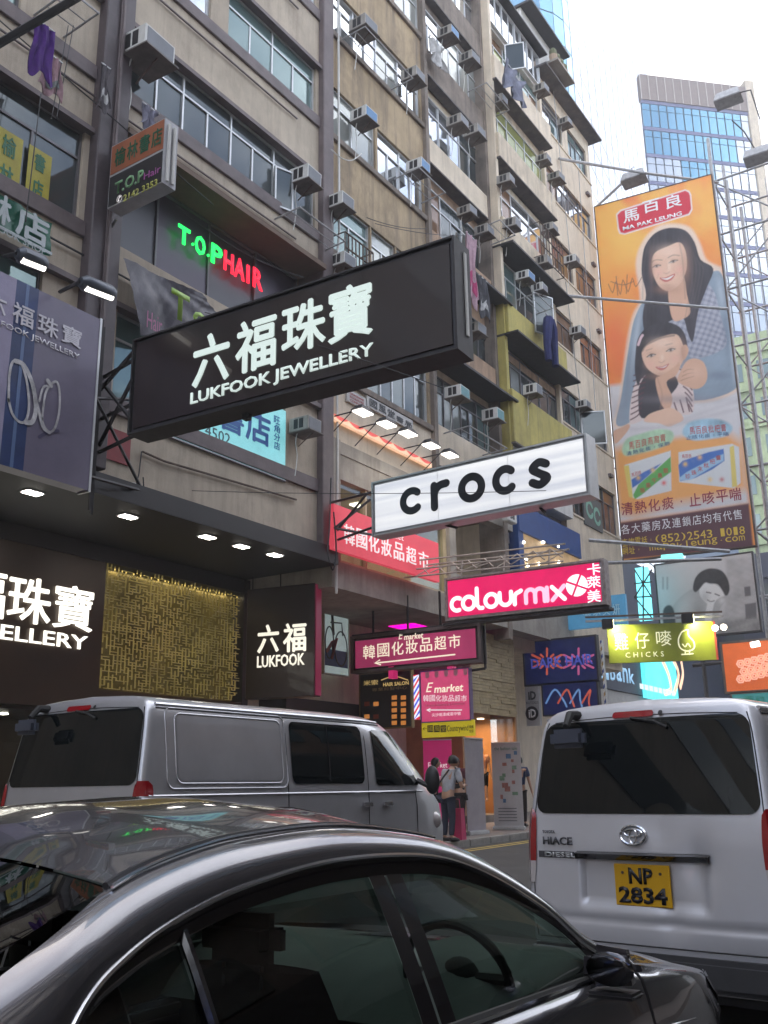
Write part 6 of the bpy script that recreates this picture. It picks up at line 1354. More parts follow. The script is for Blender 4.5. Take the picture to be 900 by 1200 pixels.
    seam([rear(x, 1.855 + 0.07 * (1 - (x / 0.68) ** 2) * 0.3, 0.002) for x in np.linspace(-0.64, 0.64, 20)], 0.003)
    # rear mirror on arm
    MB().tube([rear(-0.47, 1.90, 0.0), rear(-0.47, 1.90, 0.10), rear(-0.45, 1.82, 0.16)], [0.035, 0.03, 0.022], 8).build('mirror_arm', rubber, t, smooth=True)
    mr = B(-0.53, -0.27, -0.14, -0.06, 1.68, 1.80).build('rear_mirror', mat('mirror_shell', (0.07, 0.08, 0.11), 0.35), t, bevel=0.03); 
    # wiper
    MB().tube([rear(-0.05, 1.86, 0.02), rear(0.12, 1.83, 0.03), rear(0.2, 1.79, 0.02)], 0.012, 5).build('wiper', rubber, t)
    for sg, fn in ((1, side), (-1, sidel)):
        sl = (sg > 0)
        patch(fn, 0.42, 1.72, 1.30, 1.80, 0.06, 0.004, paint, 'pressed_panel') if not detail_rear else patch(fn, 0.35, 1.72, 1.27, 1.80, 0.07, 0.006, vglass, 'side_glass')
        if not detail_rear:
            for (u0, u1, v0, v1, m_) in ((0.40, 1.74, 1.28, 1.82, paint), (0.30, 1.80, 1.24, 1.86, paint)):
                loop = [(u0, v0), (u1, v0), (u1, v1), (u0, v1)]; pts = []
                for a in range(4):
                    cxx, czz = loop[a]; 
                    for b_ in range(6):
                        th = math.radians(180 + 90 * a + 90 * b_ / 5); r_ = 0.07; ox = (r_ if a in (0, 3) else -r_); oz = (r_ if a in (0, 1) else -r_)
                        pts.append(fn(cxx + ox + r_ * math.cos(th), czz + oz + r_ * math.sin(th), 0.002))
                MB().tube(pts + [pts[0]], 0.007, 6).build('pressed_ridge', m_, t, smooth=True)
        patch(fn, 1.86, 3.02, 1.27, 1.82, 0.07, 0.006, vglass, 'side_glass')
        seam([fn(2.44, z, 0.009) for z in (1.29, 1.5, 1.8)], 0.006)
        patch(fn, 3.22, 4.14, 1.25, 1.80, 0.05, 0.006, vglass, 'door_glass', 0.0, 0.46)
        seam([fn(1.80, z, 0.001) for z in np.linspace(0.45, 1.86, 10)]); seam([fn(3.08, z, 0.001) for z in np.linspace(0.45, 1.86, 10)]); seam([fn(4.0, z, 0.001) for z in np.linspace(0.4, 1.2, 6)])
        MB().tube([fn(y, 1.885, 0.012) for y in np.linspace(0.22, 3.5, 16)], 0.014, 6).build('roof_rail', mat('bright_trim', (0.75, 0.76, 0.8), 0.25, metal=0.6), t, smooth=True)
        MB().tube([fn(y, 1.855, 0.003) for y in np.linspace(0.22, 3.5, 16)], 0.008, 5).build('roof_gutter', black, t)
        MB().tube([fn(y, 1.19, 0.003) for y in np.linspace(0.1, 4.2, 16)], 0.008, 5).build('body_crease', paint, t, smooth=True)
        for y in (2.95, 3.32):
            MB().hexa([fn(y, 1.05, 0.0), fn(y + 0.15, 1.05, 0.0), fn(y + 0.15, 1.05, 0.04), fn(y, 1.05, 0.04), fn(y, 1.09, 0.0), fn(y + 0.15, 1.09, 0.0), fn(y + 0.15, 1.09, 0.035), fn(y, 1.09, 0.035)]).build('door_handle', chrome, t, bevel=0.006)
        p = fn(4.12, 1.30, 0.0); o = MB().ell((0, 0, 0), 0.09, 0.06, 0.15).build('side_mirror', black, t, smooth=True); o.location = p + Vector((sg * 0.16, 0.06, 0.0))
        MB().tube([p, p + Vector((sg * 0.12, 0.04, -0.06))], 0.03).build('mirror_stay', black, t)
        MB().ell((0, 0, 0), 0.10, 0.12, 0.10).build('headlight', clearl, t, smooth=True).location = vside(4.5, 0.88, -0.05, sg)
    # windscreen
    rows = [[Vector((a * interp(z, VZ, VX) * 0.80, interp(z, FZ, FYv) + 0.16 * (1 - a * a) + 0.008, z)) for a in [i / 8.0 for i in range(-8, 9)]] for z in np.linspace(1.16, 1.78, 8)]
    MB().grid(rows).build('windscreen', vglass, t, smooth=True)
    for y in (0.95, 3.65):
        for sg in (1, -1):
            wh = MB().tube([(sg * 0.60, y, 0.32), (sg * 0.64, y, 0.32), (sg * 0.80, y, 0.32), (sg * 0.83, y, 0.32)], [0.27, 0.32, 0.32, 0.27], 24).build('wheel', tyre_m, t, smooth=True, angle=40)
            MB().tube([(sg * 0.80, y, 0.32), (sg * 0.838, y, 0.32), (sg * 0.842, y, 0.32)], [0.2, 0.18, 0.06], 20).build('rim', rim_m, wh, smooth=True)
    return t
vs_ = sv_ = make_van('parked_van', 'silver panel van parked alongside, behind the dark sedan', silver, (-6.86, 5.62, G(-6.86, 8) + 0.03), 0.0, False)
make_van('parked_van', 'pearl white van seen from behind, yellow number plate NP 2834', whitep, (-2.20, 6.17, G(-2.3, 7) - 0.03), math.radians(-8), True); vs_.location.x -= 0.05; vs_.scale.x = 1.05; vs_.scale.z = 0.96; sv_.scale.y = 1.04; sv_.scale.z = 1.06

# ------------------------------------------------------------------ dark sedan in the foreground
cp = mat('graphite_paint', (0.115, 0.112, 0.125), 0.24, metal=0.75, var=0.08, scale=3, coat=1.0)
car = thing('dark_sedan', 'dark grey sedan in the foreground with chrome window trim', 'car', loc=(-2.08, 4.65, G(-2.08, 3)))
def V3(u, v, w_): return Vector((v, -u, w_))
def spl(pts, n=8): 
    r = []; N = len(pts); q = [Vector(p) for p in pts]
    for i in range(N - 1):
        p0, p1, p2, p3 = q[max(0, i - 1)], q[i], q[i + 1], q[min(N - 1, i + 2)]
        for j in range(n):
            t = j / n; r.append(0.5 * ((2 * p1) + (p2 - p0) * t + (2 * p0 - 5 * p1 + 4 * p2 - p3) * t * t + (3 * p1 - p0 - 3 * p2 + p3) * t ** 3))
    r.append(q[-1]); return r
Oc = spl([(1.42, .81, .915), (1.59, .785, .985), (1.75, .74, 1.095), (2.01, .685, 1.215), (2.29, .655, 1.283), (2.67, .645, 1.299), (2.97, .648, 1.274), (3.18, .662, 1.237), (3.36, .692, 1.187), (3.5, .735, 1.12), (3.64, .80, .97)])
Ic = spl([(1.36, .745, .935), (1.52, .71, 1.01), (1.68, .665, 1.12), (1.88, .60, 1.235), (2.12, .565, 1.315), (2.53, .55, 1.364), (2.86, .55, 1.360), (3.08, .56, 1.339), (3.30, .585, 1.293), (3.52, .655, 1.215), (3.95, .73, 1.05)])
def strip(A, Bc, bulge, nseg=7, sg=1):
    rows = []
    for a, b_ in zip(A, Bc):
        rr = []
        for i in range(nseg + 1):
            t = i / nseg; p = a.lerp(b_, t); k = bulge * 4 * t * (1 - t)
            rr.append(V3(p.x, sg * (p.y + k * 0.75), p.z + k * 0.65))
        rows.append(rr)
    return rows
for sg in (1, -1):
    MB().grid(strip(Oc, Ic, 0.022, 8, sg)).build('roof_rail', cp, car, smooth=True, angle=80)
# roof
rt_ = [(2.1, 1.34), (2.4, 1.412), (2.7, 1.436), (3.0, 1.422), (3.2, 1.382), (3.32, 1.335)]
rows = []
for k in range(25):
    u = 2.1 + 1.21 * k / 24; top = interp(u, [a for a, b_ in rt_], [b_ for a, b_ in rt_]); 
    j = min(range(len(Ic)), key=lambda i: abs(Ic[i].x - u)); e = Ic[j]
    rows.append([V3(u + 0.06 * (1 - (2 * i / 20 - 1) ** 2) * (-1 if k < 12 else 1) * abs(k - 12) / 12, (2 * i / 20 - 1) * e.y * 0.985, e.z - 0.004 + (top + 0.012 - e.z) * (1 - abs(2 * i / 20 - 1) ** 2.4)) for i in range(21)])
MB().grid(rows).build('roof', cp, car, smooth=True, angle=80); roof_end = list(rows[-1])
for sg in (1, -1):
    MB().tube([V3(p.x, sg * (p.y - 0.006), p.z + 0.004) for p in Ic if 2.1 < p.x < 3.33], 0.0075, 6).build('roof_moulding', chrome if False else mat('dark_moulding', (0.05, 0.05, 0.055), 0.3, metal=0.3), car, smooth=True)
    MB().tube([V3(p.x, sg * (p.y + 0.012), p.z + 0.004) for p in Ic if 2.1 < p.x < 3.33], 0.004, 6).build('roof_moulding_edge', chrome, car, smooth=True)
# lower body
U = [0.0, 0.03, 0.08, 0.16, 0.3, 0.5, 0.75, 1.0, 1.25, 1.5, 2.0, 2.5, 3.0, 3.5, 3.8, 4.1, 4.3, 4.42, 4.48, 4.52]
Wf = [0.62, 0.70, 0.77, 0.84, 0.90, 0.95, 0.985, 1, 1, 1, 1, 1, 1, 1, 0.99, 0.965, 0.93, 0.88, 0.82, 0.72]
TU = [0.0, 0.05, 0.15, 0.3, 0.6, 0.9, 1.25, 1.3]; TW = [0.58, 0.64, 0.70, 0.75, 0.82, 0.875, 0.925, 0.93]
SU = [0.0, 0.1, 0.3, 0.6, 1.0, 1.35, 2.0, 3.0, 3.6, 4.0, 4.4, 4.52]; SW = [0.56, 0.64, 0.72, 0.785, 0.845, 0.885, 0.895, 0.915, 0.93, 0.945, 0.94, 0.87]
def sect(u, sg=1):
    k = interp(u, U, Wf); s = interp(u, SU, SW); f = s / 0.93
    pts = [(0.80, 0.18), (0.87, 0.22), (0.893, 0.35 * f), (0.905, 0.52 * f), (0.905, 0.66 * f), (0.896, 0.76 * f), (0.876, s - 0.075), (0.862, s - 0.03), (0.840, s - 0.005)]
    return [(a * k, b_) for a, b_ in pts]
mb = MB()
for sg in (1, -1):
    for (ua, ub) in ((0.0, 4.52),):
        us = [u for u in U]; us = sorted(set(us + [0.2, 0.4, 0.62, 0.87, 1.12, 1.38, 1.75, 2.25, 2.75, 3.25, 3.65]))
        mb.grid([[V3(u, sg * a, b_) for a, b_ in sect(u)] for u in us])
        hood = [u for u in us if u <= 1.38]
        rows = []
        for u in hood:
            e = sect(u)[-1]; top = interp(u, TU, TW); rows.append([V3(u, sg * e[0] * (1 - i / 10), e[1] + (top + 0.0 - e[1]) * (1 - (1 - i / 10) ** 2) + (0.02 * math.exp(-((i / 10 - 0.28) / 0.12) ** 2) if 0.2 < u < 1.3 else 0)) for i in range(11)])
        mb.grid(rows)
        tr__ = [u for u in us if u >= 3.65]; rows = []
        for u in tr__:
            e = sect(u)[-1]; top = interp(u, [3.65, 4.0, 4.4, 4.52], [0.97, 1.04, 1.035, 0.96]); rows.append([V3(u, sg * e[0] * (1 - i / 8), e[1] + (top - e[1]) * (1 - (1 - i / 8) ** 2.5)) for i in range(9)])
        mb.grid(rows)
        rows = []
        for u in [u for u in us if 1.2 <= u <= 4.0]:
            e = sect(u)[-1]; rows.append([V3(u, sg * e[0], e[1]), V3(u, sg * (e[0] - 0.035), e[1] + 0.006)])
        mb.grid(rows)
rows = [[V3(0.0 - 0.05 * (1 - (i / 10) ** 2), i / 10 * 0.90 * 0.62, z) for i in range(-10, 11)] for z in (0.18, 0.35, 0.5, 0.6)]
mb.grid(rows); rows = [[V3(4.52 + 0.03 * (1 - (i / 10) ** 2), i / 10 * 0.90 * 0.72, z) for i in range(-10, 11)] for z in (0.18, 0.45, 0.75, 0.95, 1.0)]; mb.grid(rows)
mb.build('body', cp, car, smooth=True, merge=0.003, angle=60)
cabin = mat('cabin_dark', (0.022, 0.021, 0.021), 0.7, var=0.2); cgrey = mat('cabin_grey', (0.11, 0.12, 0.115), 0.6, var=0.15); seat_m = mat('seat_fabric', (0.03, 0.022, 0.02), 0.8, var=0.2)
tint = glass('car_glass', (0.30, 0.36, 0.33), 0.9); tint2 = glass('windscreen_glass', (0.60, 0.72, 0.66), 1.0)
# side glass, trims, pillars
for sg in (1, -1):
    def onglass(u, t, off=0.0):    # t 0 at the belt, 1 at the rail
        j = None
        o_u = [p.x for p in Oc]; wv = interp(u, o_u, [p.y for p in Oc]); ww = interp(u, o_u, [p.z for p in Oc])
        bz = interp(u, SU, SW) + 0.005; bv = sect(u)[-1][0] - 0.03
        return V3(u, sg * (bv + (wv - 0.012 - bv) * t + 0.012 * 4 * t * (1 - t) * 0.6 + off), bz + (ww - 0.012 - bz) * t)
    def pane(u0, u1, nm, m, lean=0.0, off=-0.006, t1=0.985):
        rows = []
        for i in range(21):
            rows.append([onglass(u0 + (u1 - u0) * i / 20 + (lean * j / 8 if i == 20 else 0), t1 * j / 8, off) for j in range(9)])
        return MB().grid(rows).build(nm, m, car, smooth=True)
    pane(1.46, 2.44, 'front_door_glass', tint); pane(2.56, 3.19, 'rear_door_glass', tint); pane(3.22, 3.6, 'quarter_glass', tint)
    rows = [[onglass(u, j / 8, 0.003) for j in range(9)] for u in (2.43, 2.46, 2.495)]; MB().grid(rows).build('b_pillar_trim', blackg, car, smooth=True)
    rows = [[onglass(u, j / 8, 0.003) for j in range(9)] for u in (2.505, 2.54, 2.57)]; MB().grid(rows).build('b_pillar_trim', blackg, car, smooth=True)
    MB().tube([onglass(3.205, j / 8, 0.002) for j in range(9)], 0.011, 6).build('window_divider', blackg, car, smooth=True)
    # bright line round the glass, black band inside it
    N_ = [p for p in Oc if 1.43 < p.x < 3.62]
    MB().tube([V3(p.x, sg * (p.y + 0.004), p.z - 0.002) for p in N_], 0.0055, 6).build('window_trim', chrome, car, smooth=True)
    rows = []
    for p in N_:
        q = onglass(p.x, 0.90 if p.x > 1.6 and p.x < 3.5 else 0.75, 0.002); o_ = V3(p.x, sg * (p.y + 0.001), p.z - 0.006); rows.append([o_, (o_ + q) / 2 + Vector((sg * 0.004, 0, 0)), q])
    MB().grid(rows).build('window_surround', blackg, car, smooth=True)
    MB().tube([onglass(u, 0.0, 0.012) for u in np.linspace(1.5, 3.6, 24)], 0.0075, 6).build('belt_trim', chrome, car, smooth=True)
    MB().tube([onglass(u, 0.02, 0.004) for u in np.linspace(1.5, 3.6, 24)], 0.010, 6).build('belt_rubber', rubber, car, smooth=True)
    sm = lambda us_, nm='door_seam': None
    for u in (2.50, 1.32): MB().tube([V3(u, sg * (a + 0.0005), b_) for a, b_ in sect(u)[1:]], 0.004, 5).build('door_seam', black, car)
    MB().tube([V3(u, sg * (0.898 * interp(u, U, Wf)), interp(u, SU, SW) * 0.80) for u in np.linspace(0.9, 4.0, 18)], 0.006, 5).build('body_crease', cp, car, smooth=True)
    # mirror
    mo = MB().hexa([(-0.095 * sg, -0.05, -0.06), (0.085 * sg, -0.04, -0.045), (0.075 * sg, 0.07, -0.035), (-0.09 * sg, 0.06, -0.05), (-0.085 * sg, -0.05, 0.065), (0.075 * sg, -0.04, 0.05), (0.065 * sg, 0.06, 0.035), (-0.08 * sg, 0.05, 0.05)]).build('door_mirror', mat('mirror_paint', (0.05, 0.045, 0.05), 0.25, metal=0.4, var=0.0, coat=0.6), car, smooth=True, bevel=0.035, seg=5, angle=60); mo.location = V3(1.80, sg * 0.965, 0.965); mo.scale = (1, 1, 1)
    MB().tube([V3(1.62, sg * 0.82, 0.91), V3(1.70, sg * 0.93, 0.935)], [0.03, 0.022], 8).build('mirror_foot', black, car, smooth=True)
    MB().ell((0, -0.046, 0), 0.07, 0.008, 0.045, 14, 8).build('mirror_glass', mat('mirror', (0.10, 0.10, 0.11), 0.08, metal=1, var=0), mo, smooth=True)
    B(-0.08, 0.06, -0.04, 0.05, -0.08, -0.062).build('mirror_base', black, mo, bevel=0.008)
    # headlight
    rows = []
    for i in range(13):
        u = 0.06 + 0.42 * i / 12; s_ = sect(u); rr = []
        for j in range(7):
            t = j / 6 * (1 - 0.45 * i / 12); a = s_[8][0] * (1 - 0.06 * t) + 0.006; rr.append(V3(u, sg * (s_[8][0] + (s_[5][0] - s_[8][0]) * (1 - j / 6) * (1 - 0.4 * i / 12) + 0.008), s_[8][1] - (0.12 - 0.06 * i / 12) * (1 - j / 6) + 0.004))
        rows.append(rr)
    MB().grid(rows).build('headlight', clearl, car, smooth=True)
    for u in (0.82, 3.58):
        wh = MB().tube([V3(u, sg * 0.66, 0.32), V3(u, sg * 0.70, 0.32), V3(u, sg * 0.88, 0.32), V3(u, sg * 0.905, 0.32)], [0.27, 0.32, 0.32, 0.28], 24).build('wheel', tyre_m, car, smooth=True, angle=40)
        MB().tube([V3(u, sg * 0.88, 0.32), V3(u, sg * 0.912, 0.32), V3(u, sg * 0.915, 0.32)], [0.21, 0.19, 0.05], 20).build('rim', rim_m, wh, smooth=True)
def shade(A0, A1, w0, w1, nm, m, bow):
    rows = []
    for k in range(13):
        t = k / 12; p = Vector(A0).lerp(Vector(A1), t)
        rows.append([V3(p.x + bow * (1 - (i / 8) ** 2) * (-1 if p.x < 2.5 else 1), (i / 8) * p.y, p.z + 0.03 * (1 - (i / 8) ** 2) * math.sin(math.pi * t * .8 + .3)) for i in range(-8, 9)])
    return MB().grid(rows).build(nm, m, car, smooth=True)
shade((1.37, 0.735, 0.94), (2.12, 0.56, 1.308), 0, 0, 'windscreen', tint2, 0.10)
rows = []
for k in range(13):
    t = k / 12; rr = []
    for i, e in enumerate(roof_end):
        q_ = i / 10 - 1; bpt = V3(3.95 + 0.10 * (1 - q_ * q_), q_ * 0.715, 1.03 + 0.01 * (1 - q_ * q_)); p_ = e.lerp(bpt, t); rr.append(p_ + Vector((0, 0, 0.035 * math.sin(math.pi * t) - 0.004)))
    rows.append(rr)
MB().grid(rows).build('rear_glass', glass('rear_tint', (0.10, 0.12, 0.11), 1.3), car, smooth=True, angle=80)
# cabin
B(-0.80, 0.80, -3.9, -1.3, 0.25, 0.32).build('cabin_floor', cabin, car)
for sg in (1, -1):
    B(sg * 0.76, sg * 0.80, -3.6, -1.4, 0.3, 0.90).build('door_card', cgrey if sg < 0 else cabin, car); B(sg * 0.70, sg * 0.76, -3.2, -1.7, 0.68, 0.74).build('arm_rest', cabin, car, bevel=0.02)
rows = []
for k in range(9):
    u = 1.30 + 0.55 * k / 8; rows.append([V3(u, i / 8 * 0.76, 0.905 + (0.02 if k < 4 else -0.16 * ((k - 4) / 4) ** 2) + 0.05 * math.exp(-((i / 8 - 0.45) / 0.2) ** 2) * (1 if 2 < k < 7 else 0)) for i in range(-8, 9)])
MB().grid(rows).build('dashboard', cgrey, car, smooth=True); B(-0.74, 0.74, -1.80, -1.6, 0.45, 0.80).build('dashboard_lower', cabin, car, bevel=0.03)
MB().tube([Vector((0.41 + 0.185 * math.cos(t), -1.72 - 0.06 * math.sin(t), 0.87 + 0.175 * math.sin(t))) for t in [2 * math.pi * i / 28 for i in range(29)]], 0.015, 8, cap=False).build('steering_wheel', cabin, car, smooth=True)
for t in (0.1, math.pi - 0.1, -math.pi / 2): MB().tube([Vector((0.41, -1.69, 0.88)), Vector((0.41 + 0.18 * math.cos(t), -1.72, 0.87 + 0.17 * math.sin(t)))], 0.018, 6).build('wheel_spoke', cabin, car)
MB().ell((0.41, -1.70, 0.88), 0.07, 0.03, 0.06).build('wheel_hub', cabin, car, smooth=True)
for sx in (0.37, -0.37):
    rows = []
    for k in range(11):
        t = k / 10; z = 0.48 + 0.56 * t; yb = -2.45 - 0.20 * t; w_ = 0.26 - 0.06 * t ** 3
        rows.append([Vector((sx + w_ * math.cos(a), yb + 0.075 * math.sin(a) * (1 - 0.3 * t), z)) for a in [2 * math.pi * i / 14 for i in range(15)]])
    MB().grid(rows).build('seat_back', seat_m, car, smooth=True)
    B(sx - 0.125, sx + 0.125, -2.74, -2.65, 1.055, 1.17).build('head_rest', seat_m, car, bevel=0.035, seg=4, smooth=True); MB().tube([(sx - 0.06, -2.69, 1.0), (sx - 0.06, -2.69, 1.07)], 0.007).tube([(sx + 0.06, -2.69, 1.0), (sx + 0.06, -2.69, 1.07)], 0.007).build('head_rest_post', chrome, car); B(sx - 0.24, sx + 0.24, -2.5, -2.0, 0.42, 0.56).build('seat_cushion', seat_m, car, bevel=0.05)
B(-0.68, 0.68, -3.75, -3.60, 0.5, 0.93).build('rear_seat_back', seat_m, car, bevel=0.05); B(-0.68, 0.68, -3.65, -3.1, 0.42, 0.55).build('rear_seat', seat_m, car, bevel=0.05)
B(-0.66, 0.66, -4.0, -3.72, 0.91, 0.94).build('parcel_shelf', cgrey, car)
MB().ell((0.0, -2.05, 1.2), 0.11, 0.02, 0.035).build('inner_mirror', cabin, car, smooth=True)
# ================================================================== air conditioners
def make_ac(name, label, fr, m=white, grille=steel):
    t = thing(name, label, 'air conditioner', fr=fr, group='window air conditioners on the terrace')
    B(-0.33, 0.33, -0.2, 0.22, -0.1, 0.55).build('casing', m, t, bevel=0.012, seg=1)
    mb = MB()
    for k in range(5): mb.box(-0.336, -0.331, -0.12, 0.15, 0.22 + k * 0.055, 0.25 + k * 0.055)
    mb2 = B(-0.334, -0.331, -0.13, 0.16, 0.06, 0.2); mb2.build('side_vent', black, t)
    B(-0.334, -0.331, -0.13, 0.16, 0.24, 0.38).build('side_vent', black, t)
    B(-0.29, 0.29, -0.16, 0.18, 0.55, 0.556).build('rear_grille', grille, t)
    B(-0.36, 0.36, -0.235, -0.205, -0.1, 0.62).build('tray', mat('ac_tray', (0.17, 0.15, 0.14), 0.8, var=0.4), t)
    MB().tube([(0, -0.22, 0.5), (0, -0.55, 0.0)], 0.018, 5).build('bracket', rust, t)
    MB().tube(spl([(-0.2, -0.2, 0.1), (-0.22, -0.5, 0.06), (-0.12, -0.9, 0.05), (-0.18, -1.5, 0.03)], 5), 0.014, 5).build('drain_hose', white, t); return t
gb = mat('grille_blue', (0.05, 0.16, 0.32), 0.45, metal=0.3); gt = mat('grille_teal', (0.08, 0.24, 0.26), 0.5); gg_ = mat('grille_grey', (0.17, 0.18, 0.2), 0.6, metal=0.3)
whd = mat('aged_enamel', (0.36, 0.34, 0.31), 0.65, var=0.3, streak=0.5, dirt=(0.15, 0.12, 0.1))
AC = [(174, 60, 'large air conditioner right of the plum pillar, high above the orange bookshop sign', 0, gg_, 1.5), (362, 208, 'air conditioner at the right end of the long dark window, beside the plum pillar', 0, gg_, 1.15),
 (403, 238, 'air conditioner on the ochre wall just right of the plum pillar', 0, gg_, 1.1), (430, 32, 'topmost air conditioner on the ochre building, with a drying rack beside it', 1, gg_, 1.15),
 (431, 137, 'air conditioner with a blue grille on the ochre building, second window row', 0, gb, 1.1), (407, 306, 'air conditioner just above the huge dark sign, by the plum pillar', 0, gg_, 1.0),
 (488, 90, 'air conditioner at the right end of the top ochre window row', 1, gg_, 1.1), (494, 196, 'air conditioner with a bright blue grille at the ochre corner', 0, gb, 1.1),
 (529, 40, 'air conditioner with a navy grille high on the grimy building', 1, gb, 1.1), (554, 70, 'air conditioner below the navy grilled one, near the cream bay corner', 1, gg_, 1.1),
 (540, 144, 'left one of the paired air conditioners over the white ledge', 1, gg_, 1.1), (560, 156, 'right one of the paired air conditioners over the white ledge', 1, gg_, 1.1),
 (552, 248, 'air conditioner behind the flowered laundry', 1, gg_, 1.0), (572, 271, 'air conditioner right of the flowered laundry', 1, gg_, 1.0), (589, 118, 'air conditioner under the cream corner with the hung grey cloth', 1, gg_, 1.0),
 (597, 211, 'air conditioner above the open barred window, under the cream bands', 1, gg_, 1.0), (604, 262, 'dusty air conditioner on a tray beside white window panes', 1, gg_, 1.0),
 (620, 324, 'air conditioner with a blue grille above the yellow parapet', 0, gb, 1.0), (637, 338, 'air conditioner right of the blue grilled one above the yellow parapet', 0, gg_, 0.9), (648, 268, 'air conditioner at the right end of the cream band, over the window cage', 1, gg_, 1.0),
 (641, 306, 'dusty air conditioner below the window cage', 1, gg_, 1.0), (638, 104, 'highest air conditioner near the roof sheets', 1, gg_, 1.0), (666, 143, 'air conditioner under the roof slab of the end terrace', 1, gg_, 0.95),
 (641, 186, 'air conditioner beside the green curtains', 1, gg_, 0.95), (656, 208, 'dark air conditioner where the long lighting bar meets the wall', 1, gg_, 1.0), (674, 305, 'air conditioner on the pale end terrace, above the brown shuttered windows', 0, gg_, 1.0),
 (681, 388, 'air conditioner on the pale end terrace beside the billboard, mid height', 0, gg_, 1.0), (688, 474, 'lowest air conditioner on the pale end terrace beside an open shutter', 0, gg_, 0.9),
 (629, 457, 'white air conditioner on the lower yellow band', 0, gg_, 1.0), (540, 461, 'air conditioner with a teal grille on the grimy windows above the white lit sign', 0, gt, 1.1),
 (582, 487, 'air conditioner with a teal side at the right end of the grimy windows', 0, gt, 1.1), (562, 386, 'dark air conditioner in the shaded window right of the huge dark sign', 1, gg_, 1.0),
 (363, 499, 'grey air conditioner below the right half of the huge dark sign', 1, gg_, 1.1)]
acp = {}
for px, py, lb_, old, gr, sc in AC:
    xw = XF + (0.45 if 585 < px < 660 and py < 460 and px < 664 and (py > 170 or px > 600) else 0.12)
    p = P(px, py, x=xw + 0.3); base = Fr((xw, p.y, p.z), (0, 1, 0)); key = (old, gr.name)
    if key not in acp: t = make_ac('air_conditioner', lb_, base, whd if old else white, gr); acp[key] = t
    else: t = dup(acp[key], base.mat(), lb_)
    t.scale = (sc * 0.72 * random.uniform(0.9, 1.1), sc * 0.72 * random.uniform(0.92, 1.08), sc * 0.72); t.rotation_euler.rotate_axis('X', random.uniform(0.0, 0.06)); t.rotation_euler.rotate_axis('Y', random.uniform(-0.05, 0.05))
# ================================================================== cables, racks, laundry
def cable(label, pts, r=0.014, name='cable', sag=0.0, m=wire):
    P0, P1 = Vector(pts[0]), Vector(pts[-1]); q = []
    if len(pts) == 2:
        for k in range(13): t_ = k / 12; v = P0.lerp(P1, t_); v.z -= sag * 4 * t_ * (1 - t_); q.append(v)
    else: q = spl(pts, 5)
    o = MB().tube(q, r, 5).build(name, m); return setp(o, label, 'cable')
cable('thick black cable crossing the top left corner', [P(-20, 62, x=-9.5), P(95, -6, x=-8.5)], 0.055)
cable('cable slanting across the left wall towards the poster lamp', [P(-5, 20, x=-12.2), P(250, 240, x=-12.2)], 0.012)
cable('wire hanging down from the purple cloth', [P(48, 110, x=-11.5), P(30, 260, x=-11.8)], 0.01, sag=-0.05)
cable('pair of thin wires down the left window, left wire', [P(80, 30, x=-11.8), P(60, 140, x=-11.8)], 0.008)
cable('pair of thin wires down the left window, right wire', [P(86, 30, x=-11.8), P(66, 140, x=-11.8)], 0.008)
cable('loose wire from the window under the neon letters to the dark sign', [P(205, 240, x=-12.3), P(356, 325, x=-12.3)], 0.01, sag=0.2)
cable('thin wire sagging in front of the ochre wall', [P(440, 262, x=-12.2), P(565, 275, x=-12.2)], 0.010, sag=0.15)
cable('second wire crossing the ochre wall to the grimy building', [P(430, 255, x=-12.2), P(500, 268, x=-12.2)], 0.010, sag=0.1)
cable('wire across the face of the white lit sign', [P(225, 575, x=-12.0), P(640, 575, x=-5.8)], 0.006, sag=0.05)
cable('wire across the huge dark sign', [P(240, 366, x=-10.4), P(520, 455, x=-5.2)], 0.006, sag=-0.05)
cable('black cable looping beside the red banner', [P(388, 560, x=-12.1), P(386, 620, x=-12.1), P(384, 645, x=-12.1), P(390, 668, x=-12.1), P(394, 645, x=-12.1), P(391, 600, x=-12.1)], 0.018)
cable('white hose looped under an ochre window', [P(388, 175, x=-12.3), P(400, 185, x=-12.2), P(412, 188, x=-12.2), P(424, 180, x=-12.3)], 0.014, m=white)
for k, (x, y0, y1) in enumerate(((690, 200, 480), (660, 100, 300), (675, 330, 500))):
    cable(['drain wire down the pale end terrace nearest the billboard', 'long wire down from the roof sheets beside the cream bands', 'wire down the lower pale end terrace'][k], [P(x - 12, y0, x=-12.38), P(x + 8, y1, x=-12.38)], 0.015, m=steel)
def rack(label, px0, py0, px1, py1, out=0.9, xw=XF):
    p = P(px0, py0, x=xw); q = P(px1, py1, x=xw); z = (p.z + q.z) / 2; w_ = q.y - p.y
    t = thing('drying_rack', label, 'drying rack', loc=(xw, p.y, p.z)); mb = MB()
    MB().tube([(0, 0, 0), (out, 0, 0.05), (out, w_, 0.05), (0, w_, 0)], 0.022, 6).build('rail', steel, t)
    for k in range(2): MB().tube([(out * (0.35 + 0.3 * k), 0, 0.03), (out * (0.35 + 0.3 * k), w_, 0.03)], 0.012, 5).build('line', steel, t)
rack('bent drying rack outside the top ochre window', 398, 48, 455, 92, 0.8); rack('drying rack at the right end of the long dark window', 322, 257, 376, 290, 0.7)
rack('drying rack in front of the grimy windows above the white sign', 520, 508, 565, 522, 0.8); rack('drying rack by the flowered laundry', 556, 270, 575, 300, 0.9)
rack('drying rack left of the blue trousers', 605, 352, 625, 372, 0.7, XF + 0.4); rack('drying rack under the paired coolers at the teal window', 548, 108, 575, 140, 0.7); rack('rack bars left of the corner with the blue grille', 462, 210, 492, 190, 0.8)
rack('laundry bars at the top left window', 40, 18, 75, 40, 0.9)
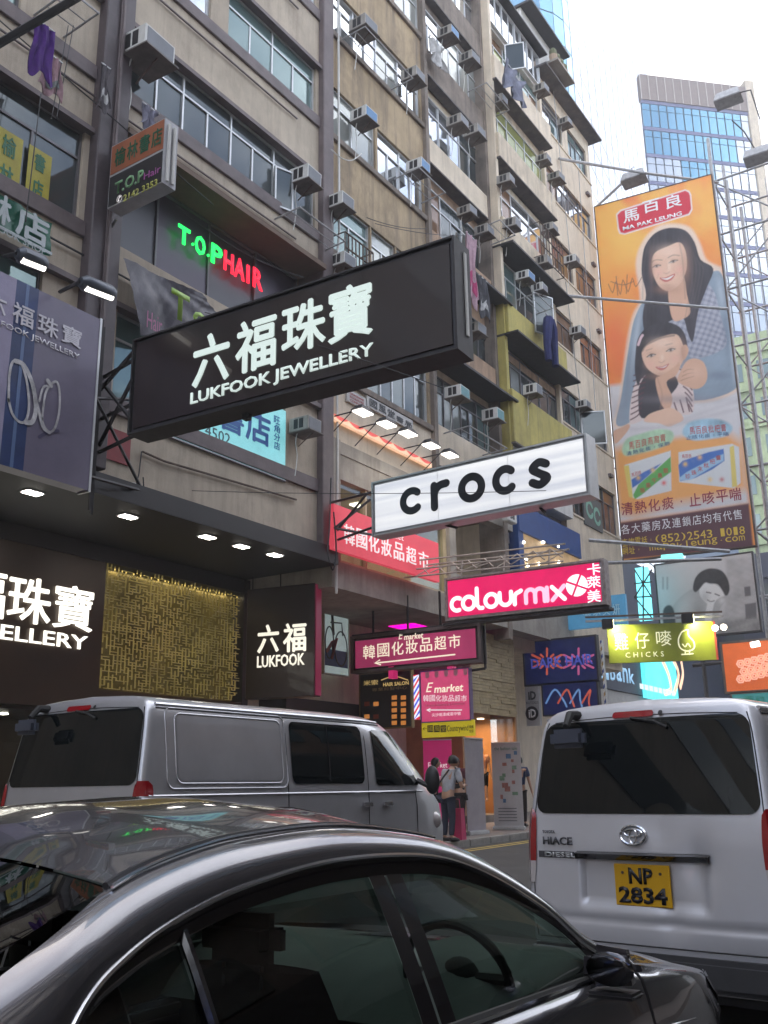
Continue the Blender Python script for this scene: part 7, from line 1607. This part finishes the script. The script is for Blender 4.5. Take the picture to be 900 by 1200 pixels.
def cloth(label, px, py, wpx, hpx, x, m, name='laundry', seed=1, taper=0.2, m2=None):
    fr_ = FF(x); a, b_ = fr_.L(px, py); w_ = abs(fr_.L(px + wpx / 2, py)[0] - fr_.L(px - wpx / 2, py)[0]); h_ = abs(fr_.L(px, py - hpx / 2)[1] - fr_.L(px, py + hpx / 2)[1])
    rg_ = random.Random(seed); ph = rg_.random() * 6; rows = []
    for j in range(17):
        v = j / 16; k = 1 - taper * math.sin(math.pi * v + ph * 0.1)
        rows.append([((u_ / 16 - 0.5) * w_ * k + 0.04 * w_ * math.sin(v * 7 + ph), h_ / 2 - h_ * v * (1 + 0.12 * math.sin(u_ * 0.6 + ph)), 0.06 * w_ * math.sin(u_ * 0.9 + ph + v * 3) + 0.03 * w_ * math.sin(u_ * 1.9 - v * 5)) for u_ in range(17)])
    t = thing(name, label, 'laundry', fr=fr_.at(a, b_)); back = [[(p[0], p[1], p[2] - 0.02) for p in r_] for r_ in rows]
    MB().grid(rows).grid(back).build('cloth', m, t, smooth=True, angle=80)
    if m2 is not None:
        MB().grid([[(p[0], p[1], p[2] + 0.012) for p in r_[2:15]] for r_ in rows[10:14]]).build('stripe', m2, t, smooth=True)
    MB().tube([(-w_ * .4, h_ / 2, 0), (w_ * .4, h_ / 2, 0)], 0.012).build('hanger', alu, t); return t
cm_ = lambda n, c: mat('fabric_' + n, c, 0.9, var=0.3, scale=6, bump=0.2)
cloth('purple cloth hanging from the bars at the top left', 50, 58, 30, 62, -11.6, cm_('purple', (0.07, 0.015, 0.18)), seed=2)
cloth('pink and grey checked cloth below the purple one', 61, 88, 28, 46, -11.8, cm_('pink', (0.40, 0.25, 0.28)), seed=5, m2=cm_('grey', (0.2, 0.22, 0.22)))
cloth('black and white rag hanging on the plum pillar', 123, 102, 16, 52, -12.1, cm_('rag', (0.10, 0.09, 0.10)), seed=7, taper=0.5, m2=cm_('white', (0.45, 0.45, 0.45)))
cloth('grey towel bunched over the orange bookshop sign', 176, 140, 26, 28, -11.9, cm_('greyblue', (0.18, 0.18, 0.24)), seed=9, taper=0.5)
cloth('flowered pink and white laundry hanging beside the huge dark sign', 553, 315, 13, 75, -11.7, cm_('flower', (0.42, 0.28, 0.33)), seed=4, m2=cm_('flower2', (0.40, 0.05, 0.15)))
cloth('dark shirt with a pale front hanging under the brown band', 567, 348, 12, 42, -11.8, cm_('shirt', (0.06, 0.06, 0.07)), seed=6, m2=cm_('white', (0.45, 0.45, 0.45)))
cloth('grey cloth hanging at the cream bay corner', 603, 98, 24, 26, -11.4, cm_('slate', (0.17, 0.18, 0.24)), seed=8)
cloth('white rags along the ochre upper sill', 512, 62, 20, 24, -12.2, cm_('white', (0.45, 0.45, 0.45)), seed=11, taper=0.5)
tr = thing('laundry', 'navy blue trousers hanging over the yellow parapet', 'laundry', fr=FF(-11.6).at(*FF(-11.6).L(645, 398)))
for sx in (-1, 1): MB().tube([(sx * 0.06, 0.72, 0), (sx * 0.2, 0.4, 0.02), (sx * 0.3, -0.3, 0), (sx * 0.27, -0.85, 0.01)], [0.17, 0.17, 0.13, 0.12], 8).build('trouser_leg', cm_('navy', (0.015, 0.02, 0.10)), tr, smooth=True)
MB().tube([(-0.3, 0.85, 0), (0.3, 0.85, 0)], 0.02).build('hanger', alu, tr)
oc = bpy.data.objects.new
def shutter(label, px, py, w_, h_, xw=XF + 0.1, ang=0.9):
    p = P(px, py, x=xw); t = thing('open_casement', label, 'window', fr=Fr(p, (math.sin(ang), math.cos(ang), 0)))
    frame_bars(t, w_, h_, 0.04, -0.03, 0.03, alu); B(0.0, w_, 0.0, h_, -0.006, 0.006).build('pane', G_DARK, t)
shutter('open casement with grey glass below the top cream corner', 594, 82, 0.6, 1.0, XF + 0.5, 1.2); shutter('open casement hanging above the blue trousers', 628, 388, 0.8, 1.4, XF + 0.5, 0.4)
shutter('open casement at the right end of the long dark window', 323, 240, 0.4, 0.95, XF + 0.0, 0.35); shutter('open shutter under the lowest cooler beside the billboard', 684, 520, 0.8, 1.2, XF + 0.1, 1.1)
pl_ = thing('roof_planter', 'potted plants on the roof ledge under the glass tower', 'plant pots', loc=P(655, 84, x=-12.0))
for k in range(4): MB().tube([(0, k * 0.35 - 0.5, 0), (0, k * 0.35 - 0.5, 0.4)], [0.12, 0.17], 10).build('pot', mat('terracotta', (0.40, 0.30, 0.22), 0.8), pl_); MB().ell((0, k * 0.35 - 0.5, 0.55), 0.16, 0.16, 0.2, 8, 6).build('leaves', mat('pot_leaves', (0.14, 0.15, 0.08), 0.8, var=0.5, scale=8), pl_)
B(-0.2, 0.3, -0.8, 0.9, -0.1, 0.0).build('ledge', conc, pl_)
def cage(label, px, py, w_, h_, xw):
    p = P(px, py, x=xw); t = thing('window_cage', label, 'window cage', fr=Fr(p, (0, 1, 0)))
    for k in range(9): B(w_ * k / 8 - 0.012, w_ * k / 8 + 0.012, 0, h_, 0.4, 0.425).build('bar', rust, t)
    for k in range(4): B(0, w_, h_ * k / 3 - 0.012, h_ * k / 3 + 0.012, 0.395, 0.43).build('rail', rust, t)
    for k in (0, 1): B(w_ * k - 0.012, w_ * k + 0.012, -0.01, 0.01, 0, 0.4).build('stay', rust, t); B(w_ * k - 0.012, w_ * k + 0.012, h_ - 0.01, h_ + 0.01, 0, 0.4).build('stay', rust, t)
cage('rusty window cage between two coolers under the cream bands', 622, 303, 1.9, 1.3, XF + 0.3); cage('rusty window cage on the ochre building next to the plum pillar', 388, 330, 1.2, 1.2, XF)
# ================================================================== people, banners, mannequin
def pgz(px, py):
    z = 0.4
    for _ in range(4): p = P(px, py, z=z); z = G(p.x, p.y) + 0.13
    return Vector((p.x, p.y, z))
def skinmesh(name, V, E_, R_, m, parent, sub=2):
    me = bpy.data.meshes.new(name); me.from_pydata(V, E_, []); o = bpy.data.objects.new(name, me); COL.objects.link(o)
    md = o.modifiers.new('s', 'SKIN'); md.use_smooth_shade = True; s2_ = o.modifiers.new('b', 'SUBSURF'); s2_.levels = sub; s2_.render_levels = sub
    for i, v in enumerate(me.skin_vertices[0].data): r_ = R_[i]; v.radius = (r_ if isinstance(r_, tuple) else (r_, r_)); v.use_root = (i == 0)
    bpy.context.view_layer.update(); n = bpy.data.meshes.new_from_object(o.evaluated_get(bpy.context.evaluated_depsgraph_get()))
    bpy.data.objects.remove(o); n.name = name; n.materials.clear(); n.materials.append(m); n.polygons.foreach_set('use_smooth', [True] * len(n.polygons))
    return link(name, n, parent)
skin_p = mat('skin', (0.45, 0.27, 0.19), 0.55, var=0.08); hair_p = mat('dark_hair', (0.012, 0.010, 0.010), 0.45, var=0.3, scale=30)
def person(label, loc, rz, shirt, trousers, arms=((0.25, -0.25, 1.12), (0.25, 0.25, 1.12)), H=1.66, lean=0.0, bag=None, name='person', skinm=None, hairm=hair_p, glasses=False, long=False, hairstyle=True):
    t = thing(name, label, 'person' if name == 'person' else 'mannequin', loc=loc); t.rotation_euler.z = rz; k = H / 1.7; skinm = skinm or skin_p
    t.scale = (k, k, k); L_ = lean
    # faces +x ; y is to its left
    pel, ch_, nk = (0, 0, 0.93), (0.03 + L_, 0, 1.30), (0.05 + L_ * 1.3, 0, 1.44); hd = (0.08 + L_ * 1.6, 0, 1.585)
    V = [pel, (0.01 + L_ * .4, 0, 1.10), ch_, nk, (0.06 + L_ * 1.45, 0, 1.50)]; E_ = [(0, 1), (1, 2), (2, 3), (3, 4)]; R_ = [(0.13, 0.10), (0.12, 0.09), (0.14, 0.10), 0.055, 0.052]
    hands = []; elb = []
    for i, (sy, hand) in enumerate(((-1, arms[0]), (1, arms[1]))):
        sh_ = Vector((0.03 + L_ * 1.1, sy * 0.185, 1.385)); hnd = Vector(hand); d = hnd - sh_; L = min(d.length, 0.53); mid = (sh_ + hnd) / 2; bend = math.sqrt(max(0.0, 0.27 ** 2 - (d.length / 2) ** 2)) if d.length < 0.54 else 0.0
        el = mid + Vector((-0.3, sy * 0.45, -0.84)).normalized() * bend; b0_ = len(V)
        V += [tuple(sh_), tuple(el), tuple(hnd), tuple(hnd + (hnd - el).normalized() * 0.07)]; E_ += [(2, b0_), (b0_, b0_ + 1), (b0_ + 1, b0_ + 2), (b0_ + 2, b0_ + 3)]; R_ += [0.058, 0.042, 0.028, (0.036, 0.018)]
        hands.append((el, hnd, sy)); elb.append((sh_, el))
    for sy in (-1, 1):
        b0_ = len(V); V += [(0, sy * 0.09, 0.88), (0.02, sy * 0.10, 0.48), (-0.02, sy * 0.10, 0.09), (0.12, sy * 0.11, 0.04)]; E_ += [(0, b0_), (b0_, b0_ + 1), (b0_ + 1, b0_ + 2), (b0_ + 2, b0_ + 3)]; R_ += [0.085, 0.055, 0.038, (0.045, 0.03)]
    body = skinmesh('body', V, E_, R_, skinm, t)
    # head with face, joined into the body
    hb = MB(); n1, m1 = 16, 14; rows = []
    for i in range(m1 + 1):
        th = math.pi * i / m1; rr = []
        for j in range(n1 + 1):
            a = 2 * math.pi * j / n1; x = math.sin(th) * math.cos(a); y = math.sin(th) * math.sin(a); z = math.cos(th); f = 1.0 - 0.18 * max(0, -z) ** 1.5
            px_ = 0.098 * x * (1 if x < 0 else f); 
            if x > 0.8 and -0.25 < z < 0.1: px_ += 0.02 * (x - 0.8) * 5 * (1 - abs(y) * 3 if abs(y) < .33 else 0)
            if x > 0.6 and 0.08 < z < 0.3 and 0.15 < abs(y) < 0.55: px_ -= 0.008
            rr.append((hd[0] + px_, hd[1] + 0.076 * y * f, hd[2] + 0.118 * z))
        rows.append(rr)
    hb.grid(rows)
    for sy in (-1, 1): hb.ell((hd[0] - 0.005, sy * 0.078, hd[2] - 0.01), 0.02, 0.01, 0.032, 8, 6)
    for el, hnd, sy in hands:     # five fingers
        d = (hnd - el).normalized(); s_ = d.cross(Vector((0, 0, 1))).normalized(); dn = Vector((0, 0, -1)); w0_ = hnd + d * 0.085
        for q, (o_, ln_) in enumerate(((-0.028, 0.055), (-0.010, 0.07), (0.010, 0.075), (0.028, 0.065))):
            a = w0_ + s_ * o_; hb.tube([a, a + d * ln_ * 0.5 + dn * 0.004, a + d * ln_ * 0.8 + dn * 0.022], [0.009, 0.008, 0.006], 6)
        a = hnd + d * 0.03 - s_ * sy * 0.03; hb.tube([a, a + d * 0.03 - s_ * sy * 0.018, a + d * 0.055 - s_ * sy * 0.015 + dn * 0.015], [0.011, 0.010, 0.007], 6)
    bm = bmesh.new(); bm.from_mesh(body.data); tmp = hb.mesh('tmp', smooth=True, angle=80); bm.from_mesh(tmp); bm.to_mesh(body.data); bm.free()
    fm_ = MB()
    for sy in (-1, 1): fm_.ell((hd[0] + 0.088, sy * 0.03, hd[2] + 0.012), 0.006, 0.013, 0.006, 8, 6)
    if name == 'person': fm_.build('eyes', black, t); MB().tube([(hd[0] + 0.086, -0.022, hd[2] - 0.062), (hd[0] + 0.09, 0, hd[2] - 0.064), (hd[0] + 0.086, 0.022, hd[2] - 0.062)], 0.006, 5).build('mouth', mat('lip', (0.35, 0.12, 0.11), 0.5), t)
    if hairstyle:
        rows = []
        for i in range(11):
            th = math.pi * 0.62 * i / 10; rr = []
            for j in range(25):
                a = 2 * math.pi * j / 24; f = 1 if math.cos(a) < 0.35 else max(0.35, 1 - (math.cos(a) - 0.35) * 0.85); th2 = th * f * (1.25 if long and math.cos(a) < 0.2 else 1)
                rr.append((hd[0] - 0.008 + 0.112 * math.sin(th2) * math.cos(a), 0.092 * math.sin(th2) * math.sin(a), hd[2] + 0.008 + 0.133 * math.cos(th2)))
            rows.append(rr)
        MB().grid(rows).build('hair', hairm, t, smooth=True, angle=80)
    if glasses:
        for sy in (-1, 1): MB().tube([(hd[0] + 0.098, sy * 0.033 + 0.025 * math.cos(a), hd[2] + 0.012 + 0.018 * math.sin(a)) for a in [2 * math.pi * i / 12 for i in range(13)]], 0.003, 4).build('glasses', black, t)
    # shirt: torso and short sleeves; trousers
    if shirt:
        V2 = [(0, 0, 0.90), V[1], V[2], (nk[0], 0, 1.40)]; E2 = [(0, 1), (1, 2), (2, 3)]; R2 = [(0.165, 0.115), (0.150, 0.108), (0.165, 0.12), 0.078]
        for (sh_, el) in elb: b0_ = len(V2); V2 += [tuple(sh_), tuple(sh_.lerp(el, 0.75))]; E2 += [(2, b0_), (b0_, b0_ + 1)]; R2 += [0.078, 0.066]
        skinmesh('shirt', V2, E2, R2, shirt, t)
    if trousers:
        V3_ = [(0, 0, 0.94)]; E3 = []; R3 = [(0.16, 0.12)]
        for sy in (-1, 1): b0_ = len(V3_); V3_ += [(0, sy * 0.09, 0.84), (0.02, sy * 0.10, 0.48), (-0.02, sy * 0.10, 0.10 if name == 'person' else 0.5)]; E3 += [(0, b0_), (b0_, b0_ + 1), (b0_ + 1, b0_ + 2)]; R3 += [0.10, 0.075, 0.06]
        skinmesh('trousers', V3_, E3, R3, trousers, t)
        if name == 'person':
            for sy in (-1, 1): MB().tube([(-0.07, sy * 0.105, 0.045), (0.05, sy * 0.105, 0.045), (0.19, sy * 0.105, 0.03)], [0.04, 0.05, 0.028], 10).build('shoe', black, t, smooth=True)
    if bag: MB().tube([(0.12, -0.14, 1.42), (0.16, 0.05, 1.2), (0.12, 0.22, 0.98), (-0.05, 0.26, 0.92), (-0.14, 0.1, 1.15), (-0.07, -0.14, 1.42)], 0.018, 6).build('bag_strap', bag, t); MB().ell((0.04, 0.27, 0.85), 0.12, 0.05, 0.10).build('shoulder_bag', bag, t, smooth=True)
    return t
fab = lambda n, c: mat('cloth_' + n, c, 0.9, var=0.2, scale=8)
person('shopper in a pale grey T-shirt with dark shoulder bag, back turned', pgz(526, 986), math.radians(75), fab('pale_grey', (0.42, 0.43, 0.48)), fab('jeans', (0.03, 0.035, 0.06)), ((0.32, -0.18, 1.1), (0.28, 0.16, 1.12)), 1.66, 0.08, bag=fab('bag', (0.04, 0.04, 0.05)))
person('shopper in a black top and glasses facing left with hands held out', pgz(542, 980), math.radians(-165), fab('black', (0.02, 0.02, 0.022)), fab('dark', (0.035, 0.03, 0.03)), ((0.42, -0.12, 1.12), (0.42, 0.12, 1.14)), 1.68, 0.06, glasses=True)
person('dark haired shopper behind the grey T-shirt, only head and shoulders clear', pgz(537, 973), math.radians(-60), fab('maroon', (0.12, 0.03, 0.05)), fab('dark', (0.035, 0.03, 0.03)), H=1.66, long=True)
person('passer-by in dark blue at the left edge of the white van', pgz(611, 968), math.radians(100), fab('navy', (0.03, 0.05, 0.12)), fab('dark', (0.035, 0.03, 0.03)), ((0.05, -0.3, 0.85), (0.05, 0.3, 0.85)), 1.7)
person('shopper with a long ponytail walking behind the silver van nose', pgz(509, 976), math.radians(20), fab('black', (0.02, 0.02, 0.022)), fab('jeans', (0.03, 0.035, 0.06)), H=1.64, long=True)
mann = mat('mannequin_skin', (0.60, 0.38, 0.25), 0.4, var=0.05)
pm_ = P(567, 938, x=-13.7)
person('headed mannequin in a peach top and black skirt in the warm shop window', (-13.7, pm_.y, pm_.z - 0.05), math.radians(-75), fab('peach', (0.52, 0.26, 0.16)), fab('black', (0.02, 0.02, 0.022)), ((0.0, -0.26, 0.85), (0.0, 0.26, 0.85)), 1.55, name='mannequin', skinm=mann, hairstyle=False)
mg2 = mat('bag_magenta', (0.55, 0.03, 0.14), 0.5)
pb = pgz(537, 984); bgt = thing('shopping_bag', 'bright pink shopping bag at the feet of the shoppers', 'bag', loc=pb)
MB().hexa([(-0.14, -0.1, 0.0), (0.14, -0.1, 0), (0.14, 0.1, 0), (-0.14, 0.1, 0), (-0.12, -0.07, 0.62), (0.12, -0.07, 0.62), (0.12, 0.07, 0.62), (-0.12, 0.07, 0.62)]).build('bag', mg2, bgt); MB().tube([(-0.07, 0, 0.6), (-0.05, 0, 0.8), (0.05, 0, 0.8), (0.07, 0, 0.6)], 0.008).build('handle', mg2, bgt)
def rollup(label, p, rz, w_, h_, m, art=None):
    t = thing('rollup_banner', label, 'banner', loc=p); t.rotation_euler.z = rz
    B(-w_ / 2 - .03, w_ / 2 + .03, -0.09, 0.09, 0, 0.09).build('base', alu, t, bevel=0.02); B(-w_ / 2, w_ / 2, -0.008, 0.008, 0.09, h_).build('sheet', m, t); B(-w_ / 2, w_ / 2, -0.02, 0.02, h_, h_ + 0.03).build('top_bar', alu, t); B(-0.02, 0.02, 0.04, 0.07, 0.05, h_).build('pole', alu, t)
    return t
rollup('grey back of a roll-up banner leaning beside the shoppers', pgz(559, 978), math.radians(88), 0.8, 2.05, mat('banner_grey', (0.36, 0.33, 0.36), 0.7, var=0.15))
t = rollup('white roll-up banner with fashion pictures near the white van', pgz(597, 972), math.radians(12), 0.72, 2.0, mat('banner_paper', (0.46, 0.45, 0.46), 0.7, var=0.1))
rg2 = random.Random(4); prt = [mat('print_mix%d' % i, c, 0.7, var=0.4, scale=20) for i, c in enumerate(((0.08, 0.08, 0.10), (0.10, 0.20, 0.35), (0.35, 0.15, 0.12), (0.30, 0.28, 0.15), (0.18, 0.3, 0.2)))]
for k in range(14):
    x = rg2.uniform(-0.22, 0.2); z = 0.62 + k * 0.085; B(x, x + rg2.uniform(0.06, 0.16), -0.012, -0.0085, z, z + rg2.uniform(0.06, 0.13)).build('printed_picture', rg2.choice(prt), t)
o = text('the fashion sale', t, -0.28, 1.84, 0.28, 1.92, mat('print_green4', (0.05, 0.18, 0.08), 0.6), off=0.0); o.rotation_euler.x = math.pi / 2; o.location.y = -0.013
for k in range(5): B(-0.25, 0.2, -0.012, -0.0085, 0.2 + k * 0.07, 0.215 + k * 0.07).build('printed_line', prt[0], t)
t = rollup('magenta market roll-up banner behind the shoppers', pgz(521, 968) + Vector((-0.5, 0.6, 0)), math.radians(25), 0.75, 2.15, mat('banner_magenta', (0.48, 0.02, 0.14), 0.6, var=0.1, emit=(0.5, 0.02, 0.14), es=0.12))
for s_, z_ in (('Emarket', 1.45), ('韓國', 1.1)): o = text(s_, t, -0.25, z_, 0.25, z_ + 0.14, whp, off=0.0); o.rotation_euler.x = math.pi / 2; o.location.y = -0.014
# shelves of the cosmetics entrance: blue lit goods
cs = thing('cosmetics_entrance', 'cosmetics shop entrance with blue lit shelves left of the stone clad shop', 'shop', fr=FF(-14.6, 17.6))
B(0, 4.6, 0.3, 3.2, -0.3, -0.25).build('back_wall', mat('entrance_wall', (0.18, 0.13, 0.13), 0.7, var=0.2), cs)
B(-0.2, 4.6, 3.2, 3.5, -0.3, 0.5).build('lintel', black, cs)
for k in range(6):
    z = 0.5 + k * 0.43; B(2.2, 3.5, z, z + 0.03, -0.25, 0.15).build('shelf', white, cs)
    for j in range(7): B(2.25 + j * 0.18, 2.38 + j * 0.18, z + 0.03, z + 0.03 + rg2.uniform(0.12, 0.28), -0.1, 0.05).build('packet', rg2.choice([mat('pack_blue', (0.03, 0.12, 0.5), 0.4, emit=(0.03, 0.12, 0.6), es=0.3), mat('pack_white', (0.6, 0.65, 0.7), 0.4), mat('pack_cyan', (0.1, 0.4, 0.55), 0.4)]), cs)
B(2.2, 3.5, 3.08, 3.1, -0.1, 0.1).build('shelf_light', em('shelf_lit', (0.75, 0.85, 1.0), 2), cs)
B(0.1, 1.5, 0.35, 2.9, -0.2, 0.0).build('stair_door', mat('orange_wood', (0.50, 0.28, 0.13), 0.6, emit=(0.5, 0.25, 0.1), es=0.15), cs)
fm3 = FF(-14.5, 17.6); B(fm3.L(455, 725)[0], fm3.L(512, 725)[0], fm3.L(480, 740)[1], fm3.L(470, 722)[1], 0.1, 0.9).build('magenta_box', mat('magenta_glow', (0.6, 0.0, 0.35), 0.4, emit=(0.9, 0.0, 0.45), es=0.6), cs); B(0.3, 1.1, 4.0, 5.2, 0.0, 0.05).build('amber_panel', mat('amber', (0.4, 0.22, 0.05), 0.6, emit=(0.5, 0.25, 0.05), es=0.15), cs)
# ================================================================== the other side of the street and behind the camera
def opposite(name, label, x0, y0, y1, h, m, side='x', n=1, dark=G_DARK):
    w_ = y1 - y0; fr_ = Fr((x0, y1, 0), (0, -1, 0)) if side == 'x' else Fr((y0, x0, 0), (-1, 0, 0), n=(0, 1, 0))
    t = thing(name, label, 'building', fr=fr_); B(0, w_, 0, h, -12, 0).build('wall', m, t)
    wm = B(0, 2.2, 0, 1.5, -0.02, 0.05).mesh('window'); wm.materials.append(dark)
    for j in range(int((h - 5) / 3.2)):
        B(-0.05, w_ + .05, 4.6 + j * 3.2, 4.8 + j * 3.2, 0, 0.3).build('ledge', plum_l, t)
        for i in range(int(w_ / 3)): o = link('window', wm, t); o.location = (0.4 + i * 3.0, 5.4 + j * 3.2, 0)
    B(0, w_, 3.4, 4.4, 0, 1.2).build('canopy', black, t); B(0.3, w_ - 0.3, 0.2, 3.4, 0, 0.05).build('shop_window', mat('shop_dark', (0.05, 0.04, 0.035), 0.4), t)
    return t
opposite('tenement_building', 'grey tenement across the street, mirrored in the windows', 4.2, -14, 16, 24, grimy)
opposite('tenement_building', 'brown tenement further up the far side of the street', 4.2, 16.3, 46, 17, brown_r)
opposite('tenement_building', 'beige tenement behind the camera on the far side', 4.2, -40, -14.3, 20, grimy)
opposite('tenement_building', 'beige tenement further back along the near terrace', 0, 0, 0.1, 1, beige) if False else None
bz = thing('tenement_building', 'beige tenement behind the camera along the near terrace', 'building', fr=FF(XF, -40)); B(0, 43.0, 0, 22, -9, 0).build('wall', beige, bz)
for j in range(5): B(0, 43.0, 6.8 + 3.1 * j, 8.2 + 3.1 * j, 0, 0.05).build('window_band', G_DARK, bz)
bk = thing('tenement_building', 'dark block closing the street behind the camera', 'building', fr=Fr((5, -42, 0), (-1, 0, 0))); B(0, 9.5, 0, 13, -8, 0).build('wall', grimy, bk); B(10.5, 17, 0, 9, -8, 0).build('wall', brown_r, bk)
for j in range(4): B(0.4, 9.1, 4 + 3 * j, 5.6 + 3 * j, 0, 0.06).build('window_band', G_DARK, bk)
SC.view_settings.exposure = SC.view_settings.exposure
for i, (x, y, z, w_, h_, c, lb_) in enumerate(((-7.5, -16, 5.0, 3.2, 1.6, (0.8, 0.15, 0.05), 'orange lit sign box down the street behind the camera'), (-9, -24, 7.5, 2.4, 2.6, (0.1, 0.6, 0.3), 'green lit sign box down the street behind the camera'), (-3.5, -30, 5.5, 3.0, 1.2, (0.9, 0.85, 0.7), 'cream lit sign box down the street behind the camera'), (1.2, -12, 4.6, 2.2, 1.2, (0.15, 0.25, 0.8), 'blue lit sign box on the far side behind the camera'))):
    t = thing('hanging_sign', lb_, 'sign', loc=(x, y, z)); B(0, w_, -0.15, 0.15, 0, h_).build('box', dsteel, t); B(0.06, w_ - 0.06, 0.15, 0.17, 0.06, h_ - 0.06).build('face', em('rear_sign_%d' % i, c, 1.2), t)
# ================================================================== the air over the street
hz = MB().box(-150, 60, -60, 215, -9, 179).mesh('haze'); hm = bpy.data.materials.new('haze_air'); hm.use_nodes = True; _n = hm.node_tree.nodes; _n.clear()
_o = _n.new('ShaderNodeOutputMaterial'); _v = _n.new('ShaderNodeVolumePrincipled'); _v.inputs['Color'].default_value = (0.95, 0.96, 1, 1); _v.inputs['Density'].default_value = 0.0018; _v.inputs['Anisotropy'].default_value = 0.3
hm.node_tree.links.new(_v.outputs[0], _o.inputs['Volume']); hz.materials.append(hm); setp(link('haze', hz), kind='stuff')
